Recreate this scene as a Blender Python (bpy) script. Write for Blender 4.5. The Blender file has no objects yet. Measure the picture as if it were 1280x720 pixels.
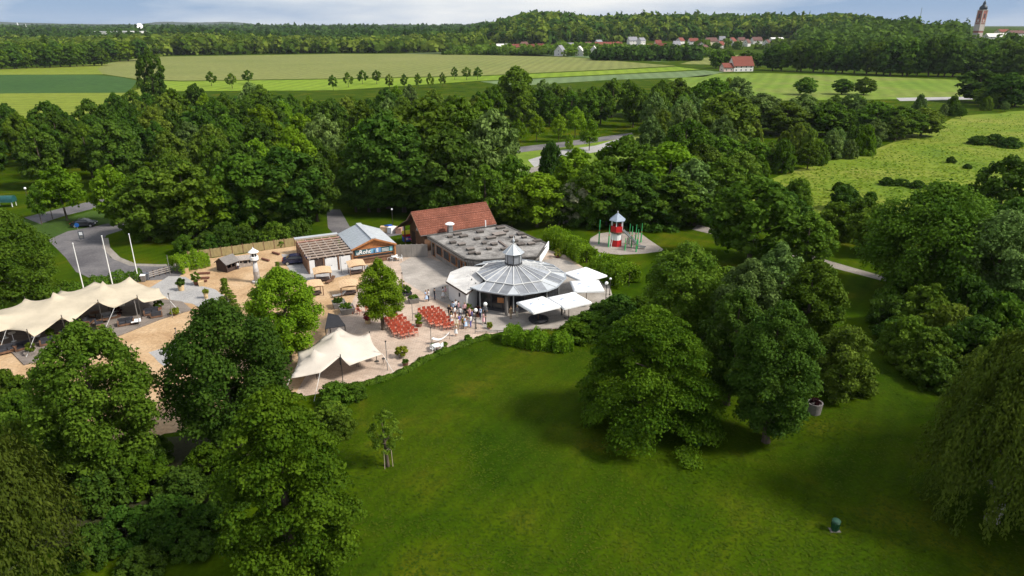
import bpy, bmesh, math, random
import numpy as np
from mathutils import Vector, Matrix
from mathutils.geometry import delaunay_2d_cdt

S = bpy.context.scene
C = S.collection
R_ = math.radians

# ------------------------------------------------------------------ camera, sky, sun, exposure
PITCH, FOC, CAMH = R_(21), 853.0, 35.0
cam_d = bpy.data.cameras.new('camera'); cam = bpy.data.objects.new('camera', cam_d); C.objects.link(cam)
cam.location = (0, 0, CAMH); cam.rotation_euler = (R_(90) - PITCH, 0, 0)
cam_d.sensor_width = 36; cam_d.lens = FOC / 1280 * 36; cam_d.clip_start = 0.5; cam_d.clip_end = 60000
S.camera = cam

SUN_AZ, SUN_EL = R_(106), R_(44)          # azimuth clockwise from +Y
W = bpy.data.worlds.new('World'); S.world = W; W.use_nodes = True
nt = W.node_tree; nt.nodes.clear()
sky = nt.nodes.new('ShaderNodeTexSky'); sky.sky_type = 'NISHITA'; sky.sun_disc = False
sky.sun_elevation = SUN_EL; sky.sun_rotation = SUN_AZ; sky.air_density = 1.0; sky.dust_density = 0.6; sky.ozone_density = 1.5
SKYLOC = (-2.2, 4.1, 3.3)
tc = nt.nodes.new('ShaderNodeTexCoord'); mp = nt.nodes.new('ShaderNodeMapping'); mp.inputs['Scale'].default_value = (1.0, 1.0, 6.0)
mp.inputs['Location'].default_value = SKYLOC
nz = nt.nodes.new('ShaderNodeTexNoise'); nz.inputs['Scale'].default_value = 1.5; nz.inputs['Detail'].default_value = 8; nz.inputs['Roughness'].default_value = 0.52
rp = nt.nodes.new('ShaderNodeValToRGB'); rp.color_ramp.elements[0].position = 0.37; rp.color_ramp.elements[1].position = 0.54
rp.color_ramp.elements[0].color = (2.4, 4.2, 7.2, 1); rp.color_ramp.elements[1].color = (11.5, 11.5, 11.5, 1)     # slate-blue cloud to white cloud
mx = nt.nodes.new('ShaderNodeMixRGB'); mx.inputs['Fac'].default_value = 0.8
bg = nt.nodes.new('ShaderNodeBackground'); bg.inputs['Strength'].default_value = 0.08
ow = nt.nodes.new('ShaderNodeOutputWorld')
L = nt.links.new
L(tc.outputs['Generated'], mp.inputs['Vector']); L(mp.outputs[0], nz.inputs['Vector']); L(nz.outputs['Fac'], rp.inputs['Fac'])
L(rp.outputs['Color'], mx.inputs['Color2']); L(sky.outputs[0], mx.inputs['Color1']); L(mx.outputs[0], bg.inputs['Color']); L(bg.outputs[0], ow.inputs['Surface'])

sd = bpy.data.lights.new('sun', 'SUN'); sun = bpy.data.objects.new('sun', sd); C.objects.link(sun)
sd.energy = 5.0; sd.angle = R_(11); sd.color = (1.0, 0.95, 0.86)
tos = Vector((math.sin(SUN_AZ) * math.cos(SUN_EL), math.cos(SUN_AZ) * math.cos(SUN_EL), math.sin(SUN_EL)))
sun.rotation_euler = tos.to_track_quat('Z', 'Y').to_euler(); sun.location = (120, 60, 120)

S.view_settings.view_transform = 'Standard'; S.view_settings.look = 'None'
S.view_settings.exposure = 0.22; S.view_settings.gamma = 1.0; S.view_settings.use_curve_mapping = False
S.render.engine = 'CYCLES'
S.cycles.use_denoising = True; S.cycles.max_bounces = 6; S.cycles.diffuse_bounces = 3; S.cycles.glossy_bounces = 2
S.cycles.transmission_bounces = 4; S.cycles.transparent_max_bounces = 6; S.cycles.volume_bounces = 0
S.cycles.use_adaptive_sampling = True; S.cycles.adaptive_threshold = 0.02

# ------------------------------------------------------------------ geometry helpers
cp, sp = math.cos(PITCH), math.sin(PITCH)
def sst(a, b, x):
    t = min(1, max(0, (x - a) / (b - a))); return t * t * (3 - 2 * t)
def hgt(x, y):                                   # terrain height of the place
    if y < 560: return 0.0
    q = x / y
    z = (30 + 4 * math.sin(x * .011 + 1) + 3 * math.sin(x * .027)) * sst(1010, 1420, y) * sst(-0.075, 0.03, q) * (1 - 0.72 * sst(0.26, 0.60, q))
    z += 16 * sst(0.33, 0.5, q) * sst(600, 1000, y)
    z += 6 * sst(1500, 4000, y)
    return z
def G(u, v, z=0.0):                              # photo pixel -> point of the place at height z
    a = (u - 640) / FOC; b = (360 - v) / FOC
    t = (CAMH - z) / (sp - b * cp)
    return (a * t, (cp + b * sp) * t)
def GT(u, v):                                    # photo pixel -> point on the terrain
    a = (u - 640) / FOC; b = (360 - v) / FOC
    t = 100.0
    while t < 9000:
        x, y, z = a * t, (cp + b * sp) * t, CAMH - (sp - b * cp) * t
        if z <= hgt(x, y): return (x, y, hgt(x, y))
        t += 4.0
    return (x, y, hgt(x, y))
def px(x, y, z):
    d = y * cp + (CAMH - z) * sp
    return 640 + FOC * x / d, 360 - FOC * (y * sp - (CAMH - z) * cp) / d
def depth(x, y, z=0): return y * cp + (CAMH - z) * sp

class MB:
    def __init__(s): s.v = []; s.f = []; s.m = []
    def add(s, vs, fs, mi=0):
        o = len(s.v); s.v += [tuple(q) for q in vs]
        for f in fs: s.f.append(tuple(i + o for i in f)); s.m.append(mi)
        return s
    def box(s, x0, x1, y0, y1, z0, z1, mi=0):
        return s.add([(x0,y0,z0),(x1,y0,z0),(x1,y1,z0),(x0,y1,z0),(x0,y0,z1),(x1,y0,z1),(x1,y1,z1),(x0,y1,z1)],
                     [(3,2,1,0),(4,5,6,7),(0,1,5,4),(1,2,6,5),(2,3,7,6),(3,0,4,7)], mi)
    def bar(s, a, b, w, h=None, mi=0):            # square bar from a to b
        h = h or w; a = Vector(a); b = Vector(b); d = (b - a).normalized()
        up = Vector((0, 0, 1)) if abs(d.z) < 0.95 else Vector((0, 1, 0))
        sx = d.cross(up).normalized() * w / 2; sz = sx.cross(d).normalized() * h / 2
        vs = [a - sx - sz, a + sx - sz, a + sx + sz, a - sx + sz, b - sx - sz, b + sx - sz, b + sx + sz, b - sx + sz]
        return s.add(vs, [(0,1,2,3),(7,6,5,4),(4,5,1,0),(5,6,2,1),(6,7,3,2),(7,4,0,3)], mi)
    def tube(s, pts, rs, n=8, mi=0, cap=True):
        pts = [Vector(p) for p in pts]; rings = []
        if not hasattr(rs, '__len__'): rs = [rs] * len(pts)
        for i, p in enumerate(pts):
            d = (pts[min(i + 1, len(pts) - 1)] - pts[max(i - 1, 0)])
            d = d.normalized() if d.length > 1e-6 else Vector((0, 0, 1))
            up = Vector((0, 0, 1)) if abs(d.z) < 0.9 else Vector((1, 0, 0))
            a = d.cross(up).normalized(); b = a.cross(d)
            rings.append([p + (a * math.cos(k * 2 * math.pi / n) + b * math.sin(k * 2 * math.pi / n)) * rs[i] for k in range(n)])
        vs = [q for r in rings for q in r]; fs = []
        for i in range(len(pts) - 1):
            for k in range(n):
                k2 = (k + 1) % n; fs.append((i*n+k, i*n+k2, (i+1)*n+k2, (i+1)*n+k))
        if cap: fs.append(tuple(range(n - 1, -1, -1))); fs.append(tuple((len(pts)-1)*n + k for k in range(n)))
        return s.add(vs, fs, mi)
    def lathe(s, prof, n=16, c=(0, 0), mi=0, ph=0.0):
        vs = []; fs = []
        for r, z in prof:
            for k in range(n):
                a = ph + k * 2 * math.pi / n; vs.append((c[0] + r * math.cos(a), c[1] + r * math.sin(a), z))
        for i in range(len(prof) - 1):
            for k in range(n):
                k2 = (k + 1) % n; fs.append((i*n+k, i*n+k2, (i+1)*n+k2, (i+1)*n+k))
        fs.append(tuple(range(n - 1, -1, -1))); fs.append(tuple((len(prof)-1)*n + k for k in range(n)))
        return s.add(vs, fs, mi)
    def prism(s, poly, z0, z1, mi=0):             # polygon counter-clockwise
        n = len(poly); z0 = z0 if hasattr(z0, '__len__') else [z0] * n; z1 = z1 if hasattr(z1, '__len__') else [z1] * n
        vs = [(p[0], p[1], z0[i]) for i, p in enumerate(poly)] + [(p[0], p[1], z1[i]) for i, p in enumerate(poly)]
        fs = [tuple(range(n - 1, -1, -1)), tuple(range(n, 2 * n))] + [(i, (i+1) % n, n + (i+1) % n, n + i) for i in range(n)]
        return s.add(vs, fs, mi)
    def ball(s, c, r, mi=0, n=12, sc=(1, 1, 1)):
        k = max(4, n // 2); o = []
        for i in range(k + 1):
            t = math.pi * i / k; o.append((max(1e-3, math.sin(t)), -math.cos(t)))
        vs = []; fs = []
        for rr, z in o:
            for j in range(n):
                a = j * 2 * math.pi / n
                vs.append((c[0] + r * sc[0] * rr * math.cos(a), c[1] + r * sc[1] * rr * math.sin(a), c[2] + r * sc[2] * z))
        for i in range(k):
            for j in range(n): fs.append((i*n+j, i*n+(j+1) % n, (i+1)*n+(j+1) % n, (i+1)*n+j))
        return s.add(vs, fs, mi)
    def mesh(s, name='m', smooth=False):
        me = bpy.data.meshes.new(name); me.from_pydata(s.v, [], s.f)
        if any(s.m): me.polygons.foreach_set('material_index', s.m)
        if smooth: me.polygons.foreach_set('use_smooth', [True] * len(me.polygons))
        me.update(); return me

def link(o, parent=None):
    C.objects.link(o)
    if parent is not None: o.parent = parent
    return o
def obj(name, geo, mat, parent=None, smooth=False, loc=None, rz=None):
    me = geo.mesh(name, smooth) if isinstance(geo, MB) else geo
    o = bpy.data.objects.new(name, me); link(o, parent)
    mats = mat if isinstance(mat, (list, tuple)) else [mat]
    if not me.materials:
        for m in mats: me.materials.append(M[m] if isinstance(m, str) else m)
    if loc is not None: o.location = loc
    if rz is not None: o.rotation_euler = (0, 0, rz)
    return o
def tag(o, label, cat, group=None):
    o['label'] = label; o['category'] = cat
    if group: o['group'] = group
    return o
def thing(name, label, cat, loc=(0, 0, 0), rz=0.0, group=None, sc=None):
    o = bpy.data.objects.new(name, None); o.empty_display_size = 0.3; C.objects.link(o)
    o.location = loc if len(loc) == 3 else (loc[0], loc[1], 0); o.rotation_euler = (0, 0, rz)
    if sc: o.scale = sc
    return tag(o, label, cat, group)
def struct(o, kind='structure'): o['kind'] = kind; return o
def copy_tree(o, parent=None):
    c = o.copy(); C.objects.link(c); c.parent = parent
    for ch in o.children: copy_tree(ch, c)
    return c

# ------------------------------------------------------------------ materials
M = {}
def mat(name, col, rough=0.85, var=0.25, scale=3.0, col2=None, bump=0.0, bscale=None, metal=0.0, spec=0.3, detail=5, stretch=None, obj_rand=0.0):
    m = bpy.data.materials.new(name); m.use_nodes = True; t = m.node_tree; b = t.nodes['Principled BSDF']
    b.inputs['Roughness'].default_value = rough; b.inputs['Metallic'].default_value = metal
    b.inputs['Specular IOR Level'].default_value = spec
    c = t.nodes.new('ShaderNodeTexCoord'); n = t.nodes.new('ShaderNodeTexNoise')
    n.inputs['Scale'].default_value = scale; n.inputs['Detail'].default_value = detail; n.inputs['Roughness'].default_value = 0.6
    src = c.outputs['Object']
    if stretch:
        mpn = t.nodes.new('ShaderNodeMapping'); mpn.inputs['Scale'].default_value = stretch
        t.links.new(src, mpn.inputs['Vector']); src = mpn.outputs[0]
    t.links.new(src, n.inputs['Vector'])
    r = t.nodes.new('ShaderNodeValToRGB'); r.color_ramp.elements[0].position = 0.3; r.color_ramp.elements[1].position = 0.7
    c2 = col2 if col2 else tuple(min(1, q * (1 + var)) for q in col)
    c1 = col if col2 else tuple(q * (1 - var) for q in col)
    r.color_ramp.elements[0].color = (*c1, 1); r.color_ramp.elements[1].color = (*c2, 1)
    t.links.new(n.outputs['Fac'], r.inputs['Fac'])
    out = r.outputs['Color']
    if obj_rand:
        oi = t.nodes.new('ShaderNodeObjectInfo'); hs = t.nodes.new('ShaderNodeHueSaturation'); mr = t.nodes.new('ShaderNodeMapRange')
        mr.inputs['To Min'].default_value = 1 - obj_rand; mr.inputs['To Max'].default_value = 1 + obj_rand
        t.links.new(oi.outputs['Random'], mr.inputs['Value']); t.links.new(mr.outputs[0], hs.inputs['Value']); t.links.new(out, hs.inputs['Color']); out = hs.outputs[0]
    t.links.new(out, b.inputs['Base Color'])
    if bump:
        n2 = t.nodes.new('ShaderNodeTexNoise'); n2.inputs['Scale'].default_value = bscale or scale * 4; n2.inputs['Detail'].default_value = 4
        t.links.new(src, n2.inputs['Vector'])
        bp = t.nodes.new('ShaderNodeBump'); bp.inputs['Strength'].default_value = bump; bp.inputs['Distance'].default_value = 0.1
        t.links.new(n2.outputs['Fac'], bp.inputs['Height']); t.links.new(bp.outputs[0], b.inputs['Normal'])
    M[name] = m; return m
def two_scale(name, cols, s1, s2, rough=0.95, bump=0.3, bs=8.0, spec=0.1, lines=0.0, amt=0.1, fine=0.32, rot=0.6):
    """ground cover: a broad noise chooses between colours, a fine one breaks it up"""
    m = bpy.data.materials.new(name); m.use_nodes = True; t = m.node_tree; b = t.nodes['Principled BSDF']
    b.inputs['Roughness'].default_value = rough; b.inputs['Specular IOR Level'].default_value = spec
    c = t.nodes.new('ShaderNodeTexCoord')
    a = t.nodes.new('ShaderNodeTexNoise'); a.inputs['Scale'].default_value = s1; a.inputs['Detail'].default_value = 8; a.inputs['Roughness'].default_value = 0.62; a.inputs['Distortion'].default_value = 0.5
    f = t.nodes.new('ShaderNodeTexNoise'); f.inputs['Scale'].default_value = s2; f.inputs['Detail'].default_value = 6; f.inputs['Roughness'].default_value = 0.7
    for n in (a, f): t.links.new(c.outputs['Object'], n.inputs['Vector'])
    r = t.nodes.new('ShaderNodeValToRGB'); e = r.color_ramp.elements
    e[0].position = 0.34; e[0].color = (*cols[0], 1); e[1].position = 0.66; e[1].color = (*cols[-1], 1)
    for i, q in enumerate(cols[1:-1]): k = e.new(0.34 + 0.32 * (i + 1) / (len(cols) - 1)); k.color = (*q, 1)
    t.links.new(a.outputs['Fac'], r.inputs['Fac'])
    mr = t.nodes.new('ShaderNodeMapRange'); mr.inputs['From Min'].default_value = 0.25; mr.inputs['From Max'].default_value = 0.75
    mr.inputs['To Min'].default_value = 1 - fine; mr.inputs['To Max'].default_value = 1 + fine
    t.links.new(f.outputs['Fac'], mr.inputs['Value'])
    h = t.nodes.new('ShaderNodeHueSaturation'); t.links.new(r.outputs[0], h.inputs['Color'])
    val = mr.outputs[0]
    if lines:
        mpl = t.nodes.new('ShaderNodeMapping'); mpl.inputs['Rotation'].default_value = (0, 0, rot); wv = t.nodes.new('ShaderNodeTexWave'); wv.inputs['Scale'].default_value = lines; wv.inputs['Distortion'].default_value = 1.6; wv.inputs['Detail'].default_value = 2; wv.inputs['Detail Scale'].default_value = .3
        ml = t.nodes.new('ShaderNodeMapRange'); ml.inputs['To Min'].default_value = 1 - amt; ml.inputs['To Max'].default_value = 1 + amt; mu = t.nodes.new('ShaderNodeMath'); mu.operation = 'MULTIPLY'
        t.links.new(c.outputs['Object'], mpl.inputs['Vector']); t.links.new(mpl.outputs[0], wv.inputs['Vector']); t.links.new(wv.outputs['Fac'], ml.inputs['Value']); t.links.new(ml.outputs[0], mu.inputs[0]); t.links.new(val, mu.inputs[1]); val = mu.outputs[0]
    t.links.new(val, h.inputs['Value'])
    t.links.new(h.outputs[0], b.inputs['Base Color'])
    if bump:
        n2 = t.nodes.new('ShaderNodeTexNoise'); n2.inputs['Scale'].default_value = bs; n2.inputs['Detail'].default_value = 5
        t.links.new(c.outputs['Object'], n2.inputs['Vector'])
        bp = t.nodes.new('ShaderNodeBump'); bp.inputs['Strength'].default_value = bump; bp.inputs['Distance'].default_value = 0.15
        t.links.new(n2.outputs['Fac'], bp.inputs['Height']); t.links.new(bp.outputs[0], b.inputs['Normal'])
    M[name] = m
def leafmat(name, c1, c2, trans=0.3, rnd=0.22):
    m = bpy.data.materials.new(name); m.use_nodes = True; t = m.node_tree; b = t.nodes['Principled BSDF']
    b.inputs['Roughness'].default_value = 0.7; b.inputs['Specular IOR Level'].default_value = 0.05
    at = t.nodes.new('ShaderNodeAttribute'); at.attribute_name = 'v'
    r = t.nodes.new('ShaderNodeValToRGB'); r.color_ramp.elements[0].color = (*c1, 1); r.color_ramp.elements[1].color = (*c2, 1)
    t.links.new(at.outputs['Fac'], r.inputs['Fac'])
    oi = t.nodes.new('ShaderNodeObjectInfo'); mr = t.nodes.new('ShaderNodeMapRange')
    mr.inputs['To Min'].default_value = 1 - rnd; mr.inputs['To Max'].default_value = 1 + rnd
    mh = t.nodes.new('ShaderNodeMapRange'); mh.inputs['To Min'].default_value = 0.49; mh.inputs['To Max'].default_value = 0.512
    mlt = t.nodes.new('ShaderNodeMath'); mlt.operation = 'MULTIPLY'; mlt.inputs[1].default_value = 7.31
    fr = t.nodes.new('ShaderNodeMath'); fr.operation = 'FRACT'
    h = t.nodes.new('ShaderNodeHueSaturation')
    t.links.new(oi.outputs['Random'], mr.inputs['Value']); t.links.new(oi.outputs['Random'], mlt.inputs[0]); t.links.new(mlt.outputs[0], fr.inputs[0]); t.links.new(fr.outputs[0], mh.inputs['Value'])
    t.links.new(mr.outputs[0], h.inputs['Value']); t.links.new(mh.outputs[0], h.inputs['Hue']); t.links.new(r.outputs[0], h.inputs['Color'])
    t.links.new(h.outputs[0], b.inputs['Base Color'])
    tr = t.nodes.new('ShaderNodeBsdfTranslucent'); t.links.new(h.outputs[0], tr.inputs['Color'])
    mxs = t.nodes.new('ShaderNodeMixShader'); mxs.inputs[0].default_value = trans
    t.links.new(b.outputs[0], mxs.inputs[1]); t.links.new(tr.outputs[0], mxs.inputs[2]); t.links.new(mxs.outputs[0], t.nodes['Material Output'].inputs['Surface'])
    M[name] = m
leafmat('leaf_dark', (0.024, 0.062, 0.007), (0.086, 0.155, 0.017), .36)
leafmat('leaf_mid', (0.042, 0.095, 0.007), (0.130, 0.212, 0.019), .38)
leafmat('leaf_bright', (0.085, 0.170, 0.006), (0.190, 0.300, 0.017), .4)
leafmat('leaf_olive', (0.066, 0.112, 0.009), (0.170, 0.235, 0.028), .36)
leafmat('leaf_silver', (0.060, 0.110, 0.018), (0.180, 0.260, 0.066), .3)
leafmat('leaf_willow', (0.036, 0.064, 0.006), (0.100, 0.138, 0.016), .34)
leafmat('leaf_hornbeam', (0.024, 0.058, 0.003), (0.095, 0.155, 0.008), .36)
leafmat('leaf_lime', (0.105, 0.195, 0.006), (0.225, 0.330, 0.018), .42)
leafmat('leaf_yellow', (0.14, 0.17, 0.015), (0.26, 0.28, 0.03))
leafmat('leaf_copper', (0.02, 0.008, 0.010), (0.06, 0.020, 0.022))
leafmat('leaf_red', (0.16, 0.02, 0.03), (0.30, 0.05, 0.06))
leafmat('leaf_blossom', (0.10, 0.13, 0.03), (0.42, 0.40, 0.26))
mat('bark', (0.085, 0.065, 0.048), 0.95, 0.35, 3, bump=0.6, stretch=(1, 1, 0.25))
mat('bark_pale', (0.30, 0.28, 0.25), 0.9, 0.4, 4, bump=0.4)
two_scale('grass', [(0.034, 0.066, 0.010), (0.048, 0.088, 0.011), (0.072, 0.098, 0.016)], 0.045, 1.6)
two_scale('lawn', [(0.019, 0.044, 0.0012), (0.030, 0.059, 0.0012), (0.041, 0.068, 0.0014), (0.072, 0.078, 0.0045)], 0.11, 3.2, spec=0.02, bump=.35, bs=5.0, lines=.16, amt=.07, fine=.36)
two_scale('meadow', [(0.070, 0.125, 0.010), (0.115, 0.170, 0.012), (0.150, 0.185, 0.020), (0.185, 0.200, 0.035)], 0.035, 0.35, bump=0.8, bs=0.6)
two_scale('field_tan', [(0.140, 0.160, 0.042), (0.172, 0.182, 0.052)], 0.012, 0.2, bump=0.1, bs=1, lines=.035, amt=.09, rot=0.15)
two_scale('field_yellow', [(0.130, 0.170, 0.016), (0.170, 0.200, 0.022)], 0.012, 0.2, bump=0.1, bs=1, lines=.035, amt=.09, rot=1.5)
two_scale('field_green', [(0.028, 0.072, 0.014), (0.040, 0.088, 0.017)], 0.012, 0.2, bump=0.1, bs=1, lines=.035, amt=.09, rot=1.5)
two_scale('field_lime', [(0.130, 0.205, 0.012), (0.170, 0.230, 0.020)], 0.010, 0.2, bump=0.1, bs=1, lines=.035, amt=.09, rot=0.1)
two_scale('field_pale', [(0.100, 0.150, 0.060), (0.125, 0.170, 0.075)], 0.010, 0.2, bump=0.1, bs=1, lines=.035, amt=.09, rot=0.1)
two_scale('field_grass', [(0.095, 0.165, 0.016), (0.125, 0.185, 0.020), (0.160, 0.170, 0.045)], 0.012, 0.2, bump=0.1, bs=1, lines=.035, amt=.09, rot=0.4)
two_scale('sand', [(0.34, 0.215, 0.115), (0.43, 0.29, 0.165), (0.48, 0.34, 0.21)], 0.22, 3.0, bump=0.5, bs=2.5)
two_scale('asphalt', [(0.085, 0.080, 0.085), (0.13, 0.122, 0.125), (0.17, 0.158, 0.155)], 0.12, 3.0, bump=0.1)
two_scale('gravel_path', [(0.20, 0.175, 0.15), (0.28, 0.25, 0.22)], 0.3, 3.0, bump=0.3)
two_scale('play_gravel', [(0.24, 0.205, 0.18), (0.33, 0.29, 0.255)], 0.4, 4.0, bump=0.3)
two_scale('roof_gravel', [(0.10, 0.093, 0.086), (0.19, 0.178, 0.168), (0.26, 0.245, 0.23), (0.33, 0.31, 0.29)], 0.55, 4.0, bump=0.6)
two_scale('grass_shade', [(0.028, 0.026, 0.014), (0.040, 0.048, 0.014)], 0.4, 3.0, bump=0.5)  # dark green-brown: grass shade put into the colour
two_scale('concrete', [(0.28, 0.27, 0.265), (0.36, 0.345, 0.33)], 0.3, 4.0, bump=0.1)
def pave(name, c1, c2, mortar, scale, bw=0.5, rh=0.25, sq=0.0, bump=0.4, msize=0.02):
    m = bpy.data.materials.new(name); m.use_nodes = True; t = m.node_tree; b = t.nodes['Principled BSDF']; b.inputs['Roughness'].default_value = 0.9
    b.inputs['Specular IOR Level'].default_value = 0.2
    c = t.nodes.new('ShaderNodeTexCoord'); br = t.nodes.new('ShaderNodeTexBrick')
    br.inputs['Color1'].default_value = (*c1, 1); br.inputs['Color2'].default_value = (*c2, 1); br.inputs['Mortar'].default_value = (*mortar, 1)
    br.inputs['Scale'].default_value = scale; br.inputs['Mortar Size'].default_value = msize; br.inputs['Brick Width'].default_value = bw; br.inputs['Row Height'].default_value = rh
    n = t.nodes.new('ShaderNodeTexNoise'); n.inputs['Scale'].default_value = 0.3; n.inputs['Detail'].default_value = 7; n.inputs['Roughness'].default_value = 0.65
    mr = t.nodes.new('ShaderNodeMapRange'); mr.inputs['From Min'].default_value = 0.3; mr.inputs['From Max'].default_value = 0.7; mr.inputs['To Min'].default_value = 0.7; mr.inputs['To Max'].default_value = 1.25
    h = t.nodes.new('ShaderNodeHueSaturation')
    t.links.new(c.outputs['Object'], br.inputs['Vector']); t.links.new(c.outputs['Object'], n.inputs['Vector']); t.links.new(n.outputs['Fac'], mr.inputs['Value'])
    t.links.new(mr.outputs[0], h.inputs['Value']); t.links.new(br.outputs['Color'], h.inputs['Color']); t.links.new(h.outputs[0], b.inputs['Base Color'])
    bp = t.nodes.new('ShaderNodeBump'); bp.inputs['Strength'].default_value = bump; bp.inputs['Distance'].default_value = 0.03; bp.invert = True
    t.links.new(br.outputs['Fac'], bp.inputs['Height']); t.links.new(bp.outputs[0], b.inputs['Normal']); M[name] = m
pave('paving', (0.43, 0.325, 0.255), (0.49, 0.385, 0.305), (0.31, 0.245, 0.195), 1.0, 0.6, 0.3)
pave('paving_grey', (0.33, 0.295, 0.265), (0.385, 0.345, 0.305), (0.25, 0.225, 0.20), 1.0, 0.5, 0.25)
pave('roof_tile', (0.195, 0.070, 0.043), (0.25, 0.096, 0.062), (0.11, 0.036, 0.026), 1.0, 0.30, 0.36, bump=0.8, msize=0.03)
pave('roof_tile_far', (0.27, 0.085, 0.05), (0.33, 0.11, 0.065), (0.20, 0.06, 0.04), 1.0, 0.5, 0.6)
pave('deck', (0.20, 0.165, 0.14), (0.26, 0.22, 0.19), (0.09, 0.075, 0.065), 1.0, 3.0, 0.15, bump=0.5)
pave('plank_grey', (0.24, 0.22, 0.20), (0.30, 0.275, 0.25), (0.12, 0.11, 0.10), 1.0, 3.0, 0.18, bump=0.6)
pave('roof_board', (0.52, 0.50, 0.48), (0.58, 0.56, 0.53), (0.36, 0.34, 0.33), 1.0, 6.0, 0.42, bump=0.7, msize=0.025)
mat('wood_orange', (0.36, 0.15, 0.055), 0.7, 0.3, 4)
mat('wood_brown', (0.16, 0.085, 0.05), 0.8, 0.3, 4)
mat('wood_dark', (0.055, 0.035, 0.028), 0.8, 0.3, 4)
mat('wood_grey', (0.30, 0.26, 0.23), 0.85, 0.3, 4, stretch=(1, 1, .3))
mat('wood_pale', (0.36, 0.285, 0.235), 0.85, 0.25, 4)
mat('wood_pink', (0.42, 0.24, 0.19), 0.85, 0.25, 3)
mat('fence_wood', (0.30, 0.24, 0.115), 0.9, 0.35, 2.5, stretch=(6, 6, 0.5))
mat('white_wall', (0.66, 0.65, 0.64), 0.85, 0.07, 1.2)
mat('white_paint', (0.80, 0.80, 0.79), 0.6, 0.04, 2)
mat('white_cloth', (0.84, 0.84, 0.84), 0.8, 0.03, 1.5)
mat('parasol_print', (0.42, 0.50, 0.66), 0.8, 0.1, 2)
mat('tent_cream', (0.46, 0.395, 0.295), 0.75, 0.14, 0.45, bump=0.35, bscale=0.9)
mat('tent_white', (0.54, 0.48, 0.41), 0.75, 0.10, 0.45, bump=0.3, bscale=0.9)
mat('black_cloth', (0.022, 0.022, 0.026), 0.8, 0.2, 2)
mat('zinc', (0.40, 0.43, 0.46), 0.45, 0.12, 1.2, metal=0.35, spec=0.5, stretch=(6, 0.3, 1))
mat('zinc_pale', (0.48, 0.50, 0.52), 0.5, 0.1, 1.2, metal=0.2)
mat('dark_frame', (0.045, 0.045, 0.05), 0.5, 0.2, 3, spec=0.5)
mat('rafter', (0.56, 0.56, 0.55), 0.5, 0.08, 2)
mat('dark_glass', (0.020, 0.022, 0.026), 0.12, 0.2, 2, spec=0.6)
mat('roof_glass', (0.235, 0.245, 0.265), 0.22, 0.25, 0.9, spec=0.6, obj_rand=0.28)
mat('house_glass', (0.04, 0.045, 0.055), 0.15, 0.2, 2, spec=0.6)
mat('hatch', (0.16, 0.13, 0.115), 0.85, 0.3, 3)
mat('hatch_curb', (0.06, 0.055, 0.05), 0.9, 0.3, 3)
mat('lid', (0.17, 0.145, 0.13), 0.85, 0.3, 3, obj_rand=0.4)
mat('steel', (0.50, 0.51, 0.52), 0.35, 0.1, 3, metal=0.8)
mat('pole_white', (0.78, 0.78, 0.76), 0.5, 0.05, 2)
mat('pole_grey', (0.20, 0.19, 0.18), 0.6, 0.15, 2)
mat('pole_dark', (0.05, 0.045, 0.04), 0.6, 0.2, 2)
mat('globe', (0.86, 0.86, 0.84), 0.25, 0.02, 2, spec=0.5)
mat('chair_red', (0.33, 0.060, 0.032), 0.6, 0.2, 3, obj_rand=0.18)
mat('chair_red_lit', (0.55, 0.22, 0.15), 0.7, 0.2, 3, obj_rand=0.18)  # paler chair red: light caught by the seats put into the colour
mat('play_red', (0.50, 0.018, 0.022), 0.5, 0.12, 2)
mat('play_green', (0.06, 0.42, 0.13), 0.5, 0.12, 2)
mat('play_roof', (0.26, 0.31, 0.38), 0.5, 0.1, 2)
mat('rope', (0.12, 0.11, 0.10), 0.9, 0.2, 3)
mat('pot_tan', (0.55, 0.40, 0.22), 0.85, 0.2, 3, stretch=(1, 1, 4))
mat('planter_grey', (0.17, 0.155, 0.145), 0.85, 0.2, 3)
mat('planter_brown', (0.17, 0.075, 0.05), 0.85, 0.2, 3)
mat('thatch', (0.58, 0.40, 0.24), 0.95, 0.2, 3, bump=0.7, stretch=(1, 8, 1))
mat('cushion_dark', (0.035, 0.035, 0.042), 0.9, 0.25, 3)
mat('cushion_grey', (0.30, 0.29, 0.28), 0.9, 0.2, 3)
mat('car_dark', (0.020, 0.024, 0.032), 0.22, 0.1, 2, spec=0.7)
mat('car_blue', (0.020, 0.022, 0.060), 0.25, 0.1, 2, spec=0.6)
mat('tyre', (0.015, 0.015, 0.015), 0.9, 0.2, 3)
mat('teal_panel', (0.015, 0.075, 0.075), 0.5, 0.2, 2)
mat('bin_green', (0.008, 0.06, 0.022), 0.45, 0.15, 3, spec=0.5)
mat('bin_green_lid', (0.014, 0.065, 0.036), 0.45, 0.15, 3, spec=0.5)
mat('sign_blue', (0.02, 0.10, 0.34), 0.4, 0.05, 2)
mat('sign_board', (0.10, 0.11, 0.13), 0.5, 0.2, 2)
mat('sign_teal', (0.030, 0.085, 0.10), 0.6, 0.35, 1.6)
mat('sign_lblue', (0.10, 0.22, 0.42), 0.6, 0.1, 2)
mat('sign_aqua', (0.22, 0.50, 0.56), 0.6, 0.1, 2)
mat('toy_yellow', (0.70, 0.55, 0.03), 0.5, 0.05, 2)
mat('toy_blue', (0.03, 0.10, 0.50), 0.5, 0.05, 2)
mat('toy_pink', (0.75, 0.12, 0.35), 0.5, 0.05, 2)
mat('lighthouse_grey', (0.45, 0.43, 0.42), 0.85, 0.25, 2)
mat('far_wall', (0.64, 0.62, 0.58), 0.9, 0.06, 1)
mat('far_wall_cream', (0.60, 0.52, 0.36), 0.9, 0.06, 1)
mat('far_wall_pink', (0.60, 0.46, 0.40), 0.9, 0.06, 1)
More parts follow.
